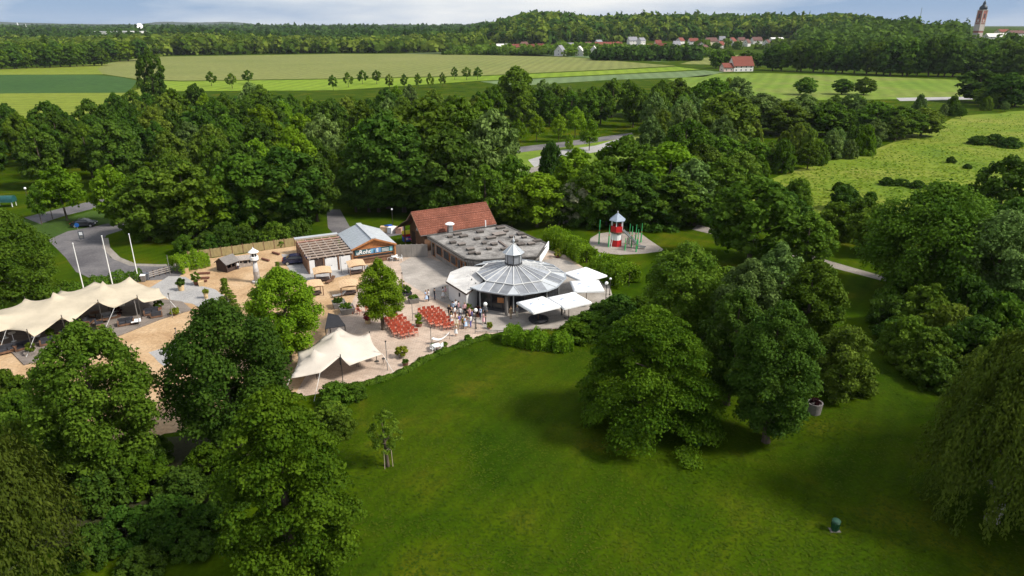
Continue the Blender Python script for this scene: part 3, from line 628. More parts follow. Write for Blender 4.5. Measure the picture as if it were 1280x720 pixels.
# octagonal glass-roofed pavilion with white wing
PC = (0.2, 88.0)
PAV = thing('glass_roofed_pavilion', 'octagonal pavilion with grey glass roof, central lantern and white walled wing', 'building', (*PC, 0))
def pavilion():
    b = PAV; n = 8; ph = -math.pi / 2                  # a corner towards the lawn
    def ring(Rr, z, k, off=0.0): a = ph + (k * 2 * math.pi / n) + off; return Vector((Rr * math.cos(a), Rr * math.sin(a), z))
    Rl, zl, Rm, zm, Re, ze = 1.15, 4.75, 5.1, 3.6, 7.2, 3.0
    # dark shop front
    wl = [tuple(ring(6.3, 0, k / 1.0)[:2]) for k in range(n)]
    obj('plinth', MB().prism(wl, 0, .35), 'dark_frame', b)
    obj('inner_wall', MB().lathe([(4.2, .02), (4.2, 2.9)], 8, ph=ph), 'wood_dark', b)
    obj('counter', MB().lathe([(5.2, .35), (5.2, 1.3), (4.9, 1.35)], 8, ph=ph), 'dark_frame', b)
    for k in range(n):
        p, q = ring(6.25, 0, k), ring(6.25, 0, k + 1)
        for j in range(3):
            a, c = p.lerp(q, (j + .06) / 3), p.lerp(q, (j + .94) / 3)
            if k in (4, 5, 6, 7, 0, 1, 2, 3):
                obj('window', MB().bar((a.x, a.y, 1.5), (c.x, c.y, 1.62), .05, 2.45), 'dark_glass', b)
        for j in range(3):
            a = p.lerp(q, j / 3); obj('post', MB().box(a.x - .07, a.x + .07, a.y - .07, a.y + .07, .3, 3.12), 'dark_frame' if j else 'rafter', b)
    # roof: upper tier of 8 x 3 panes, skirt tier of 8 x 3 panes and a triangular corner piece each
    rf = obj('roof', MB().lathe([(Rm - .05, zm - .3), (Rm, zm - .14), (Rl, zl - .14), (Rl * .6, zl - .1)], 8, ph=ph), 'dark_frame', b)
    WINGK = (5, 6)
    def pane(name, q, m='roof_glass'):
        q = [Vector(x) for x in q]; nn = (q[1] - q[0]).cross(q[2] - q[0]).normalized()
        if nn.z < 0: q = q[::-1]; nn = -nn
        c = sum(q, Vector()) / len(q); q = [c + (x - c) * .985 for x in q]
        k = len(q); V = q + [x - nn * .05 for x in q]
        F = [tuple(range(k)), tuple(range(2*k-1, k-1, -1))] + [(i, k + i, k + (i+1) % k, (i+1) % k) for i in range(k)]
        return obj(name, MB().add(V, F), m, rf)
    hw = R_(7)
    for k in range(n):
        u0, u1, m0, m1 = ring(Rl, zl, k), ring(Rl, zl, k + 1), ring(Rm, zm, k), ring(Rm, zm, k + 1)
        e0, e1 = ring(Re, ze, k, hw), ring(Re, ze, k + 1, -hw)
        ec0 = ring(Re, ze, k, -hw)
        for j in range(3):
            t0, t1 = j / 3, (j + 1) / 3
            pane('roof_pane', [m0.lerp(m1, t0), m0.lerp(m1, t1), u0.lerp(u1, t1), u0.lerp(u1, t0)])
            dn = Vector((0, 0, -.07))
            if k in WINGK: continue
            if k == 1: pane('roof_pane', [e0.lerp(e1, t0), e0.lerp(e1, t1), m0.lerp(m1, t1) + dn, m0.lerp(m1, t0) + dn], 'zinc_pale' if j == 0 else 'roof_glass')  # one right-hand pane made paler: sunshine on it put into the colour
            else: pane('roof_pane', [e0.lerp(e1, t0), e0.lerp(e1, t1), m0.lerp(m1, t1) + dn, m0.lerp(m1, t0) + dn])
        if k not in (6,): pane('corner_pane', [ec0, e0, m0 + Vector((0, 0, -.06))], 'zinc_pale')
        for j in range(3):
            t = j / 3; w = .12 if j == 0 else .07
            obj('rafter', MB().bar(u0.lerp(u1, t) + Vector((0, 0, .03)), m0.lerp(m1, t) + Vector((0, 0, .03)), w, .09), 'rafter', rf)
            if k not in WINGK: obj('rafter', MB().bar(m0.lerp(m1, t) + Vector((0, 0, -.03)), e0.lerp(e1, t) + Vector((0, 0, .03)), .06, .08), 'rafter', rf)
        obj('purlin', MB().bar(m0 + Vector((0, 0, .02)), m1 + Vector((0, 0, .02)), .14, .1), 'rafter', rf)
        if k not in WINGK:
            m = MB(); m.bar(ec0, e0, .14, .16); m.bar(e0, e1, .14, .16); obj('eave_beam', m, 'zinc', rf)
            q = [m0 + Vector((0, 0, -.2)), m1 + Vector((0, 0, -.2)), e1 + Vector((0, 0, -.1)), e0 + Vector((0, 0, -.1)), ]
            obj('soffit', MB().add(q + [x - Vector((0, 0, .06)) for x in q], [(3,2,1,0),(4,5,6,7),(0,1,5,4),(1,2,6,5),(2,3,7,6),(3,0,4,7)]), 'dark_frame', rf)
    # lantern
    lt = obj('lantern', MB().lathe([(1.2, zl - .15), (1.2, zl + .25)], 8, ph=ph), 'dark_frame', b)
    for k in range(n):
        p, q = ring(1.1, 0, k), ring(1.1, 0, k + 1)
        obj('lantern_pane', MB().bar((*p.lerp(q, .08)[:2], zl + .95), (*q.lerp(p, .08)[:2], zl + .95), .04, 1.35), 'roof_glass', lt)
        obj('lantern_post', MB().bar((p.x, p.y, zl + .2), (p.x, p.y, zl + 1.7), .1), 'dark_frame', lt)
        p, q, top = ring(1.5, zl + 1.65, k), ring(1.5, zl + 1.65, k + 1), Vector((0, 0, zl + 2.95))
        t0 = top + (p - top) * .06; t1 = top + (q - top) * .06
        pane('lantern_roof_panel', [p, q, t1, t0], 'zinc')
        obj('lantern_rib', MB().bar(p + Vector((0, 0, .02)), t0 + Vector((0, 0, .02)), .06), 'rafter', lt)
    obj('lantern_ceiling', MB().lathe([(1.38, zl + 1.58), (.1, zl + 2.8)], 8, ph=ph), 'dark_frame', lt)
    obj('finial', MB().lathe([(.12, zl + 2.85), (.1, zl + 3.1), (.2, zl + 3.25), (.18, zl + 3.4), (.04, zl + 3.5), (.03, zl + 3.9)], 10), 'zinc', lt, smooth=True)
    # white wing
    out = [G(557.5, 353, 2.5), G(583, 368.5, 2.5), G(603.5, 353.5, 3.0), G(603, 335, 3.2), G(581, 334, 2.9), G(562.5, 341.5, 2.6)]
    zs = [2.65, 2.6, 3.2, 3.35, 3.05, 2.75]
    P = [(x - PC[0], y - PC[1]) for x, y in out]
    ins = inset(P, .35)
    wg = obj('white_wall', MB().prism(ins, 0, [z - .18 for z in zs]), 'white_wall', b)
    wr = obj('wing_roof', MB().prism(P, [z - .16 for z in zs], zs), 'roof_board', b)
    for i in (5, 0, 1):
        j = (i + 1) % 6; obj('fascia', MB().bar((*P[i], zs[i] - .08), (*P[j], zs[j] - .08), .05, .22), 'wood_dark', wr)
    a, c = Vector(ins[0]), Vector(ins[1]); d = (c - a).normalized(); nr = Vector((d.y, -d.x))
    for s in (.62,):
        p = a.lerp(c, s); obj('wall_lamp', MB().box(p.x - .1, p.x + .1, p.y - .16, p.y + .02, 1.5, 2.0), 'dark_frame', wg)
    # hanging board and bar sign over the shop front
    p = ring(6.45, 1.9, -.42); q = ring(6.45, 1.9, -.25)
    obj('menu_board', MB().bar((p.x, p.y, 1.9), (q.x, q.y, 1.9), .05, .7), 'wood_orange', b)
    obj('column', MB().tube([(-.9, -6.75, 0), (-.9, -6.75, 2.7)], .22, 12), 'planter_grey', b)
pavilion()

# kiosk with sign and pergola
KA = (-24.9, 100.9)
KIO = thing('kiosk_with_pergola', 'timber kiosk with grey metal gable roof, painted sign board and open pergola', 'building', (*KA, 0), R_(26))
def kiosk():
    b = KIO
    obj('wall', MB().box(.25, 6.9, .4, 9.3, 0, 2.5), 'wood_brown', b)
    for y in (.4, 9.1): obj('gable_wall', MB().add([(.25, y, 2.5), (6.9, y, 2.5), (3.6, y, 3.75), (.25, y + .2, 2.5), (6.9, y + .2, 2.5), (3.6, y + .2, 3.75)], [(0,1,2),(5,4,3),(1,0,3,4),(2,1,4,5),(0,2,5,3)]), 'wood_orange', b)
    for nm, xa, xb, za, zb, m in (('roof', 0, 3.55, 2.65, 4.0, 'zinc'), ('roof', 7.2, 3.65, 2.65, 4.0, 'zinc_pale')):  # right slope in paler zinc: its sunlit side is put into the colour
        V = [(xa, -.1, za), (xb, -.1, zb), (xb, 9.6, zb), (xa, 9.6, za)]; V += [(x, y, z - .12) for x, y, z in V]
        F = [(0,1,2,3),(7,6,5,4),(0,4,5,1),(1,5,6,2),(2,6,7,3),(3,7,4,0)]
        r = obj(nm, MB().add(V, F if xa < xb else [f[::-1] for f in F]), m, b)
        for k in range(9):
            y = .2 + k * 1.13; obj('seam', MB().bar((xa, y, za + .02), (xb, y, zb + .02), .04, .05), m, r)
        mm = MB(); mm.bar((xa, -.14, za - .1), (xb, -.14, zb - .1), .07, .26); obj('barge_board', mm, 'wood_orange', r)
    obj('ridge_cap', MB().box(3.2, 4.0, -.12, 9.62, 3.93, 4.08), 'zinc_pale', b)
    # front: sign, counter and serving hatch
    sg = obj('sign_board', MB().box(.55, 6.7, .26, .38, 1.45, 2.35), 'sign_teal', b)
    m = MB(); m.box(.45, 6.8, .22, .4, 2.36, 2.46); m.box(.45, 6.8, .22, .4, 1.34, 1.44); obj('sign_frame', m, 'wood_orange', sg)
    obj('serving_hatch', MB().box(1.0, 6.3, .3, .42, .95, 1.3), 'dark_glass', b)
    obj('counter', MB().box(.6, 6.6, -.1, .4, .85, .95).box(.7, 6.5, .05, .4, 0, .85), 'wood_brown', b)
    for x in (.05, 6.95): obj('post', MB().box(x - .1, x + .1, -.05, .15, 0, 2.6), 'wood_orange', b)
    def letters(txt, x, z, size, m, shear=0.0):
        cu = bpy.data.curves.new('lettering', 'FONT'); cu.body = txt; cu.size = size; cu.extrude = .012; cu.shear = shear; cu.resolution_u = 2; cu.offset = .012
        t = bpy.data.objects.new('t', cu); C.objects.link(t); dg = bpy.context.evaluated_depsgraph_get(); dg.update()
        me = bpy.data.meshes.new_from_object(t.evaluated_get(dg)); bpy.data.objects.remove(t)
        me.materials.clear(); me.transform(Matrix.Translation((x, .245, z)) @ Matrix.Rotation(R_(90), 4, 'X'))
        obj('lettering', me, m, sg)
    letters('u', .7, 1.55, .85, 'white_paint', .3); letters('Roht', 1.15, 1.6, .95, 'white_paint', .15)
    obj('sign_patch', MB().box(3.0, 4.7, .245, .262, 1.52, 2.3), 'sign_lblue', sg)
    obj('sign_patch', MB().box(3.5, 3.72, .235, .247, 1.5, 2.05), 'sign_teal', sg)
    letters('F', 3.1, 1.62, .8, 'sign_aqua'); letters('E', 3.95, 1.68, .75, 'white_paint')
    for k in range(3): obj('sign_stripe', MB().box(4.85, 6.0, .245, .262, 1.62 + k * .2, 1.68 + k * .2), 'white_paint', sg)
    obj('sign_patch', MB().box(6.15, 6.6, .245, .262, 1.55, 2.28), 'sign_aqua', sg)
    # pergola
    for k in range(9):
        y = -1.1 + k * 1.3; m = 'wood_pink' if k == 7 else 'wood_pale'
        obj('pergola_beam', MB().box(-6.9, -.05, y, y + .19, 2.42, 2.60), 'wood_pink' if k == 7 else 'wood_pale', b)
    for k in range(6):
        x = -6.7 + k * 1.3; obj('pergola_rail', MB().box(x, x + .12, -1.2, 9.6, 2.26, 2.40), 'wood_grey', b)
    obj('roof_strip', MB().box(-7.0, 0, 9.4, 10.3, 2.63, 2.72), 'zinc_pale', b)
    for x in (-6.8, -4.55, -2.35, -.3):
        for y in (-1.0, 9.3): obj('post', MB().box(x - .1, x + .1, y - .1, y + .1, 0, 2.25), 'wood_brown', b)
    obj('pergola_shade', MB().box(-6.6, -.1, -.7, 9.2, 0, .06), 'wood_dark', b)  # dark sheet standing in for the shaded ground under the pergola
    for x0, x1 in ((-4.35, -2.5), (-2.2, -.45)):
        d = obj('roller_door', MB().box(x0, x1, -1.02, -.94, .05, 2.1), 'white_wall', b)
        obj('door_handle', MB().box((x0 + x1) / 2 - .1, (x0 + x1) / 2 + .1, -1.06, -1.02, .9, .95), 'dark_frame', d)
    for k in range(4): obj('side_board', MB().box(-6.9, -6.82, -1.0 + k * 2.6, 1.45 + k * 2.6, .05, 1.9), 'wood_brown', b)
    obj('front_board', MB().box(-6.7, -5.9, -1.02, -.94, .05, 2.1), 'white_wall', b); obj('side_door', MB().box(-5.8, -4.7, -1.0, -.94, .05, 2.1), 'wood_dark', b)
    obj('back_board', MB().box(-6.9, -.1, 9.42, 9.5, 0, 2.2), 'wood_brown', b)
    for x, y in ((-5.4, 2), (-3.6, 5), (-1.9, 3.0), (-4.4, 7.4)): obj('stored_crate', MB().box(x - .6, x + .6, y - .5, y + .5, .07, .9 + .2 * (x + 5)), 'wood_dark', b)
kiosk()
# dark car parked by the pergola and car on the road
def car(name, label, m, loc, rz):
    e = thing(name, label, 'car', loc, rz)
    prof = [(-2.1, .45), (-2.12, .75), (-1.95, .92), (-1.5, .98), (-.95, 1.42), (-.2, 1.48), (.55, 1.40), (1.15, .98), (1.9, .85), (2.1, .65), (2.1, .42), (1.6, .28), (-1.7, .28)]
    n = len(prof); V = []; F = []
    for s, k in ((-.62, .92), (-.8, 1.0), (.8, 1.0), (.62, .92)):
        for x, z in prof:
            w = s if z > 1.0 else (s * 1.08 if abs(s) > .7 else s * 1.2)
            V.append((x, w * (0.86 if z > 1.2 else 1), z))
    for i in range(3):
        for k in range(n): F.append((i*n+k, i*n+(k+1) % n, (i+1)*n+(k+1) % n, (i+1)*n+k))
    F += [tuple(range(n)), tuple(range(4*n-1, 3*n-1, -1))]
    obj('body', MB().add(V, F), m, e)
    for s in (-1, 1):
        obj('side_window', MB().add([(x, s * (.70 if z > 1.2 else .885), z) for x, z in ((-1.3, 1.04), (-.92, 1.36), (.45, 1.34), (1.0, 1.02))], [(0,1,2,3) if s > 0 else (3,2,1,0)]), 'dark_glass', e)
        obj('headlight', MB().box(2.05, 2.13, s*.55 - .15, s*.55 + .15, .6, .74), 'white_paint', e); obj('tail_light', MB().box(-2.15, -2.08, s*.6 - .12, s*.6 + .12, .7, .85), 'play_red', e)
        for x in (-1.35, 1.3):
            w = obj('wheel', MB().tube([(x, s*.72, .32), (x, s*.9, .32)], .33, 14), 'tyre', e); obj('rim', MB().tube([(x, s*.88, .32), (x, s*.93, .32)], .2, 10), 'steel', w)
    obj('windscreen', MB().add([(1.13, -.66, 1.01), (1.13, .66, 1.01), (.6, .52, 1.40), (.6, -.52, 1.40)], [(0,1,2,3)]), 'dark_glass', e)
    obj('rear_window', MB().add([(-1.49, -.66, 1.02), (-1.49, .66, 1.02), (-1.02, .52, 1.40), (-1.02, -.52, 1.40)], [(3,2,1,0)]), 'dark_glass', e)
    return e
car('parked_car', 'dark grey car parked on the road by the entrance lawn', 'car_dark', (*G(106, 283), 0), R_(12))
car('parked_car', 'dark blue car parked beside the pergola on the sand yard', 'car_blue', (*G(371, 329), 0), R_(14))

# white toy lighthouse in the sand
x, y = G(322, 353)
e = thing('ornamental_lighthouse', 'slim grey and white ornamental lighthouse standing in the sand yard', 'lighthouse', (x, y, 0))
obj('base', MB().lathe([(.75, 0), (.75, .3), (.5, .35)], 16), 'lighthouse_grey', e)
obj('tower', MB().lathe([(.46, .3), (.30, 3.4)], 16), 'lighthouse_grey', e, smooth=True)
obj('band', MB().lathe([(.44, 1.3), (.41, 1.75)], 16), 'wood_grey', e)
obj('gallery', MB().lathe([(.30, 3.38), (.55, 3.45), (.60, 3.55), (.60, 4.0), (.52, 4.02)], 16), 'white_paint', e)
obj('gallery_ring', MB().lathe([(.56, 3.36), (.62, 3.4), (.62, 3.46)], 16), 'wood_dark', e)
obj('lamp_room', MB().lathe([(.38, 4.0), (.38, 4.65)], 12), 'dark_glass', e)
for k in range(6):
    a = k * math.pi / 3; obj('lamp_room_post', MB().bar((.42 * math.cos(a), .42 * math.sin(a), 4.0), (.42 * math.cos(a), .42 * math.sin(a), 4.65), .06), 'white_paint', e)
obj('cap', MB().lathe([(.72, 4.62), (.74, 4.7), (.3, 5.05), (.08, 5.2), (.05, 5.4)], 16), 'white_paint', e)

# play huts
def hut(name, label, u, v, w, d, h, hr, rz, wall, roof, porch=False):
    e = thing(name, label, 'play hut', (*G(u, v), 0), rz)
    m = MB(); t = .08
    m.box(-w/2, w/2, -d/2, -d/2 + t, 0, h * .45); m.box(-w/2, -w/2 + t, -d/2, d/2, 0, h); m.box(w/2 - t, w/2, -d/2, d/2, 0, h); m.box(-w/2, w/2, d/2 - t, d/2, 0, h)
    m.box(-w/2, w/2, -d/2, -d/2 + t, h * .82, h)
    for x in (-w/2, -w * .1, w * .22, w/2 - .2): m.box(x, x + .2, -d/2 + .004, -d/2 + t - .004, h * .45, h * .82)
    obj('wall', m, wall, e)
    obj('floor', MB().box(-w/2 + .02, w/2 - .02, -d/2 + .02, d/2 - .02, 0, .06), 'wood_dark', e)
    g = gable_roof(w / 2 + .2, -d/2 - .25, d/2 + .25, h - .02, h + hr, .07, -w / 2 - .2); obj('roof', g, roof, e)
    for x in (-w/2, w/2 - t): obj('gable_wall', MB().add([(x, -d/2, h), (x, d/2, h), (x, 0, h + hr - .12), (x + t, -d/2, h), (x + t, d/2, h), (x + t, 0, h + hr - .12)], [(2,1,0),(3,4,5),(0,1,4,3),(1,2,5,4),(2,0,3,5)]), wall, e)
    if porch:
        for x in (w/2 + .3, w/2 + 1.3): obj('porch_post', MB().box(x - .05, x + .05, -d/2, -d/2 + .1, 0, 1.3), 'wood_grey', e)
        obj('porch_rail', MB().box(w/2, w/2 + 1.4, -d/2, -d/2 + .08, .6, .7), 'wood_grey', e); obj('porch_deck', MB().box(w/2, w/2 + 1.4, -d/2, d/2, 0, .15), 'wood_grey', e)
    return e
hut('play_hut', 'dark weathered play hut with porch in the sand yard', 285, 337, 2.2, 2.2, 1.35, .9, R_(62), 'wood_dark', 'planter_grey', True)
hut('play_hut', 'pale grey play hut with flat pitched roof next to the darker hut', 305, 332, 2.4, 1.6, 1.25, .45, R_(24), 'wood_grey', 'wood_grey')

# timber fence along the wood
FA, FB = Vector(G(236, 326)), Vector(G(381, 306)); ln = (FB - FA).length; np_ = 11
f = thing('timber_fence', 'pale timber panel fence between the sand yard and the wood', 'fence', (FA.x, FA.y, 0), math.atan2(FB.y - FA.y, FB.x - FA.x))
for k in range(np_):
    x0, x1 = ln * k / np_, ln * (k + 1) / np_; p = obj('fence_panel', MB().box(x0 + .06, x1 - .06, .0, .03, .08, 1.45), 'fence_wood', f)
    m = MB(); nb = 10; rnd = random.Random(k)
    for j in range(nb):
        a = x0 + .06 + (x1 - x0 - .12) * j / nb; m.box(a + .01, a + (x1 - x0 - .12) / nb - .01, -.03, -.002, .05, 1.5 + rnd.uniform(-.04, .04))
    obj('board', m, 'fence_wood', p)
for k in range(np_ + 1): obj('fence_post', MB().box(ln*k/np_ - .05, ln*k/np_ + .05, -.06, .06, 0, 1.65), 'wood_brown', f)

# playground lighthouse
x, y = G(770, 307)
e = thing('playground_tower', 'red and white lighthouse climbing tower with grey pointed roof and slide', 'play tower', (x, y, 0))
obj('lower_wall', MB().lathe([(.92, 0.02), (.92, 1.15)], 12), 'play_red', e); obj('white_band', MB().lathe([(.90, 1.15), (.90, 2.2)], 12), 'white_paint', e)
obj('platform', MB().lathe([(1.05, 2.35), (1.15, 2.42), (1.15, 2.6), (.2, 2.62)], 12), 'wood_brown', e)
for k in range(6):
    a = k * math.pi / 3 + .26; c, s = math.cos(a), math.sin(a)
    obj('post', MB().bar((1.0*c, 1.0*s, 2.2), (1.0*c, 1.0*s, 4.6), .14), 'white_paint', e)
    a2 = a + math.pi / 3; p = Vector((1.08*c, 1.08*s, 0)); q = Vector((1.08*math.cos(a2), 1.08*math.sin(a2), 0))
    if k != 5: obj('parapet_panel', MB().bar((p.x, p.y, 3.1), (q.x, q.y, 3.1), .07, 1.0), 'play_red', e)
obj('inner_column', MB().lathe([(.25, 2.6), (.25, 4.5)], 8), 'wood_dark', e)
rf = obj('roof', MB().lathe([(1.45, 4.5), (1.48, 4.58), (.08, 5.75)], 6, ph=.26), 'play_roof', e)
obj('finial', MB().lathe([(.1, 5.7), (.12, 5.9), (.04, 6.1)], 8), 'zinc_pale', rf)
sx, sy = G(806, 311); s0 = Vector((1.0, -.2, 2.7)); s1 = Vector((sx - x - .9, sy - y, .35)); s2 = Vector((sx - x, sy - y - .2, .25))
sl = obj('slide', MB().bar(s0, s1, .5, .06).bar(s1, s2, .5, .06), 'steel', e)
dd = (s1 - s0).cross(Vector((0, 0, 1))).normalized() * .26
for s in (-1, 1): obj('slide_rail', MB().bar(s0 + dd*s + Vector((0,0,.12)), s1 + dd*s + Vector((0,0,.12)), .05, .2).bar(s1 + dd*s + Vector((0,0,.12)), s2 + dd*s + Vector((0,0,.12)), .05, .2), 'steel', sl)
obj('ladder', MB().bar((-1.3, -.8, 0), (-.9, -.5, 2.4), .08).bar((-1.0, -1.1, 0), (-.7, -.8, 2.4), .08).bar((-1.1, -.9, .6), (-.9, -1.05, .6), .06), 'white_paint', e)
POLES = [(748.5, 305, 4.3), (760.5, 309, 3.9), (786, 305, 3.6), (789, 309, 3.7), (794, 306, 3.6), (796.5, 311, 3.4), (801, 303, 3.4), (770.5, 308.5, 2.4), (781, 313, 2.2), (795, 315, 2.2)]
for k, (u, v, h) in enumerate(POLES):
    p = G(u, v)
    if k < 2: lb = 'tall bare green climbing pole standing left of the red playground tower'
    elif k < 7: lb = 'green climbing pole in the cluster behind the playground slide'
    else: lb = 'short green post in front of the playground tower'
    q = thing('climbing_pole', lb, 'climbing pole', (*p, 0), 0, 'climbing poles of the playground')
    o1 = MB().tube([(0, 0, -.1), (.02, 0, h*.55)], [.13, .10], 8); obj('lower_pole', o1, 'play_green', q); obj('upper_pole', MB().tube([(.02, 0, h*.55), (.05, 0, h)], [.075, .05], 8), 'play_green', q)
    obj('collar', MB().lathe([(.11, h*.53), (.11, h*.58)], 8, c=(.02, 0)), 'wood_orange', q)
# rope net between the poles
for (a, c) in ((4, 8), (3, 9), (2, 8)):
    pa, pb = Vector((*G(*POLES[a][:2]), 1.9)), Vector((*G(*POLES[c][:2]), 1.2)); m = MB()
    for k in range(5): m.tube([pa + Vector((0, 0, -k*.35)), pb + Vector((0, 0, -k*.22))], .03, 4)
    for k in range(6): t = (k + .5) / 6; m.tube([pa.lerp(pb, t), (pa + Vector((0, 0, -1.4))).lerp(pb + Vector((0, 0, -.88)), t)], .03, 4)
    tag(obj('climbing_net', m, 'rope'), 'dark rope climbing net strung between the green posts', 'climbing net', 'nets of the playground')
x, y = G(709, 279)
e = thing('red_playhouse', 'small red roofed playhouse on the lawn under the trees', 'playhouse', (x, y, 0), R_(-20))
m = MB(); m.box(-.7, -.62, -.6, .6, 0, 1.3); m.box(.62, .7, -.6, .6, 0, 1.3); m.box(-.7, .7, .52, .6, 0, 1.3); m.box(-.62, -.4, -.6, -.52, 0, 1.3); m.box(.4, .62, -.6, -.52, 0, 1.3); m.box(-.4, .4, -.6, -.52, 1.05, 1.3)
obj('wall', m, 'wood_grey', e); g = MB().add([(-.95,-.8,1.2),(-.95,.8,1.2),(0,.8,2.1),(0,-.8,2.1),(.95,.8,1.2),(.95,-.8,1.2),(-.95,-.8,1.1),(-.95,.8,1.1),(0,.8,2.0),(0,-.8,2.0),(.95,.8,1.1),(.95,-.8,1.1)], [(1,0,3,2),(2,3,5,4),(6,7,8,9),(9,8,10,11),(0,6,9,3),(3,9,11,5),(7,1,2,8),(8,2,4,10),(0,1,7,6),(4,5,11,10)])
obj('roof', g, 'play_red', e); obj('gable', MB().add([(-.7,-.58,1.3),(.7,-.58,1.3),(0,-.58,1.95)], [(0,1,2)]), 'play_red', e)

# ------------------------------------------------------------------ stretch tents and parasols
def tent(name, label, bound, peaks, m, step=.55, ropes=()):
    """bound: list of (x, y, z); fabric relaxed between edge and poles"""
    B = [Vector(p) for p in bound]; c2 = sum((Vector((p.x, p.y)) for p in B), Vector((0, 0))) / len(B)
    ed = []
    for i, p in enumerate(B):
        q = B[(i + 1) % len(B)]; n = max(3, int((q - p).length / step))
        for k in range(n):
            t = k / n; r = p.lerp(q, t); s = 4 * t * (1 - t) * (q - p).length * .06
            dv = Vector((c2.x - r.x, c2.y - r.y)).normalized() * s
            ed.append(Vector((r.x + dv.x, r.y + dv.y, r.z - 4 * t * (1 - t) * .10)))
    xs = [p.x for p in B]; ys = [p.y for p in B]
    pts = [Vector((p.x, p.y)) for p in ed]; zf = {i: p.z for i, p in enumerate(ed)}; ne = len(pts)
    for p in peaks: zf[len(pts)] = p[2]; pts.append(Vector((p[0], p[1])))
    y = min(ys); j = 0
    while y < max(ys):
        x = min(xs) + (j % 2) * step / 2
        while x < max(xs):
            if all((Vector((x, y)) - q).length > step * .6 for q in pts[:ne + len(peaks)]): pts.append(Vector((x, y)))
            x += step
        y += step * .87; j += 1
    vs, es, fs, ov, oe, of = delaunay_2d_cdt(pts, [(i, (i + 1) % ne) for i in range(ne)], [list(range(ne))], 1, 1e-4)
    Z = np.zeros(len(vs)); fix = np.zeros(len(vs), bool); mean = sum(p.z for p in ed) / ne
    for i in range(len(vs)):
        o = [k for k in ov[i] if k in zf]
        Z[i] = zf[o[0]] if o else mean
        fix[i] = bool(o)
    ee = np.array([(e[0], e[1]) for e in es]); deg = np.bincount(ee.ravel(), minlength=len(vs)).astype(float)
    for _ in range(700):
        acc = np.bincount(ee[:, 0], Z[ee[:, 1]], len(vs)) + np.bincount(ee[:, 1], Z[ee[:, 0]], len(vs))
        Z = np.where(fix, Z, acc / np.maximum(deg, 1))
    o3 = Vector((c2.x, c2.y, 0))
    e = thing(name, label, 'tent', (c2.x, c2.y, 0))
    me = bpy.data.meshes.new('canopy'); me.from_pydata([(v.x - c2.x, v.y - c2.y, Z[i]) for i, v in enumerate(vs)], [], [tuple(q) for q in fs])
    me.update(); me.polygons.foreach_set('use_smooth', [True] * len(me.polygons))
    can = obj('canopy', me, m, e); so = can.modifiers.new('thickness', 'SOLIDIFY'); so.thickness = .03
    return e, o3
def tpole(e, o3, p, top, r=.05, m='pole_dark', lean=(0, 0)):
    obj('tent_pole', MB().tube([(p[0] - o3.x + lean[0], p[1] - o3.y + lean[1], 0), (p[0] - o3.x, p[1] - o3.y, top)], r, 8), m, e)
def W3(u, v, z): x, y = G(u, v, z); return (x, y, z)
LB = [W3(-70,412,2.1), W3(-20,418,3.0), W3(8,412,2.2), W3(34,414,3.1), W3(43,421,2.0), W3(77,396,3.3), W3(89,403,2.1), W3(122.5,377,3.3), W3(143,385,2.2), W3(171.5,371,3.2), W3(180,378,2.4), W3(208.5,371.5,1.9), W3(199,360,2.3), W3(179,356,2.2), W3(162,345.5,3.4), W3(146,356,2.2), W3(118,352,3.0), W3(88,366,2.2), W3(76,363,3.0), W3(52,378,2.2), W3(31,373,3.3), W3(22,382,2.3), W3(-40,392,2.2)]
LP = [W3(66, 365, 4.4), W3(128, 351, 4.5), W3(-10, 388, 4.0)]
t1, o3 = tent('stretch_tent', 'large cream stretch tent over the dark timber lounge deck', LB, LP, 'tent_cream')
for i in (1, 3, 5, 7, 9, 14, 16, 18, 20): tpole(t1, o3, LB[i], LB[i][2] + .25)
for p in LP: tpole(t1, o3, p, p[2] - .03)
for i, l in ((8, (-.6, -2)), (4, (-.5, -1.5)), (6, (.2, -1.8)), (11, (2, -1)), (2, (-.5, -1.4))):
    p = LB[i]; obj('guy_rope', MB().tube([(p[0]-o3.x, p[1]-o3.y, p[2]), (p[0]-o3.x+l[0], p[1]-o3.y+l[1], .02)], .02, 5), 'pole_white', t1)
RB = [W3(362,473,2.0), W3(400,466,2.2), W3(425.5,445,3.0), W3(437,457,2.1), W3(478,442.5,2.0), W3(462,416,2.7), W3(447,420,2.2), W3(424,409,2.9), W3(405,420,2.4), W3(372,440,2.3)]
RP = [W3(421, 412, 4.3), W3(392, 436, 3.6)]
t2, o4 = tent('stretch_tent', 'smaller off-white stretch tent at the edge of the lawn by the red chairs', RB, RP, 'tent_white')
for i in (2, 5, 7): tpole(t2, o4, RB[i], RB[i][2] + .2)
for p in RP: tpole(t2, o4, p, p[2] - .03)
for i, l in ((0, (-.5, -1.5)), (1, (-.3, -2.0)), (4, (1.2, -.6))):
    p = RB[i]; obj('guy_rope', MB().tube([(p[0]-o4.x, p[1]-o4.y, p[2]), (p[0]-o4.x+l[0], p[1]-o4.y+l[1], .02)], .02, 5), 'pole_white', t2)
# black canopy beside it
q = [W3(406, 411, 2.3), W3(432, 407, 2.3), W3(423, 394, 2.6), W3(410, 391, 2.6)]
cx, cy = sum(p[0] for p in q) / 4, sum(p[1] for p in q) / 4
e = thing('black_canopy', 'black fabric canopy on four posts behind the off-white tent', 'canopy', (cx, cy, 0))
obj('canopy', MB().prism([(p[0]-cx, p[1]-cy) for p in q], [p[2]-.06 for p in q], [p[2] for p in q]), 'black_cloth', e)
for p in q: obj('post', MB().box((p[0]-cx)*.93-.05, (p[0]-cx)*.93+.05, (p[1]-cy)*.93-.05, (p[1]-cy)*.93+.05, 0, p[2]-.06), 'pole_dark', e)

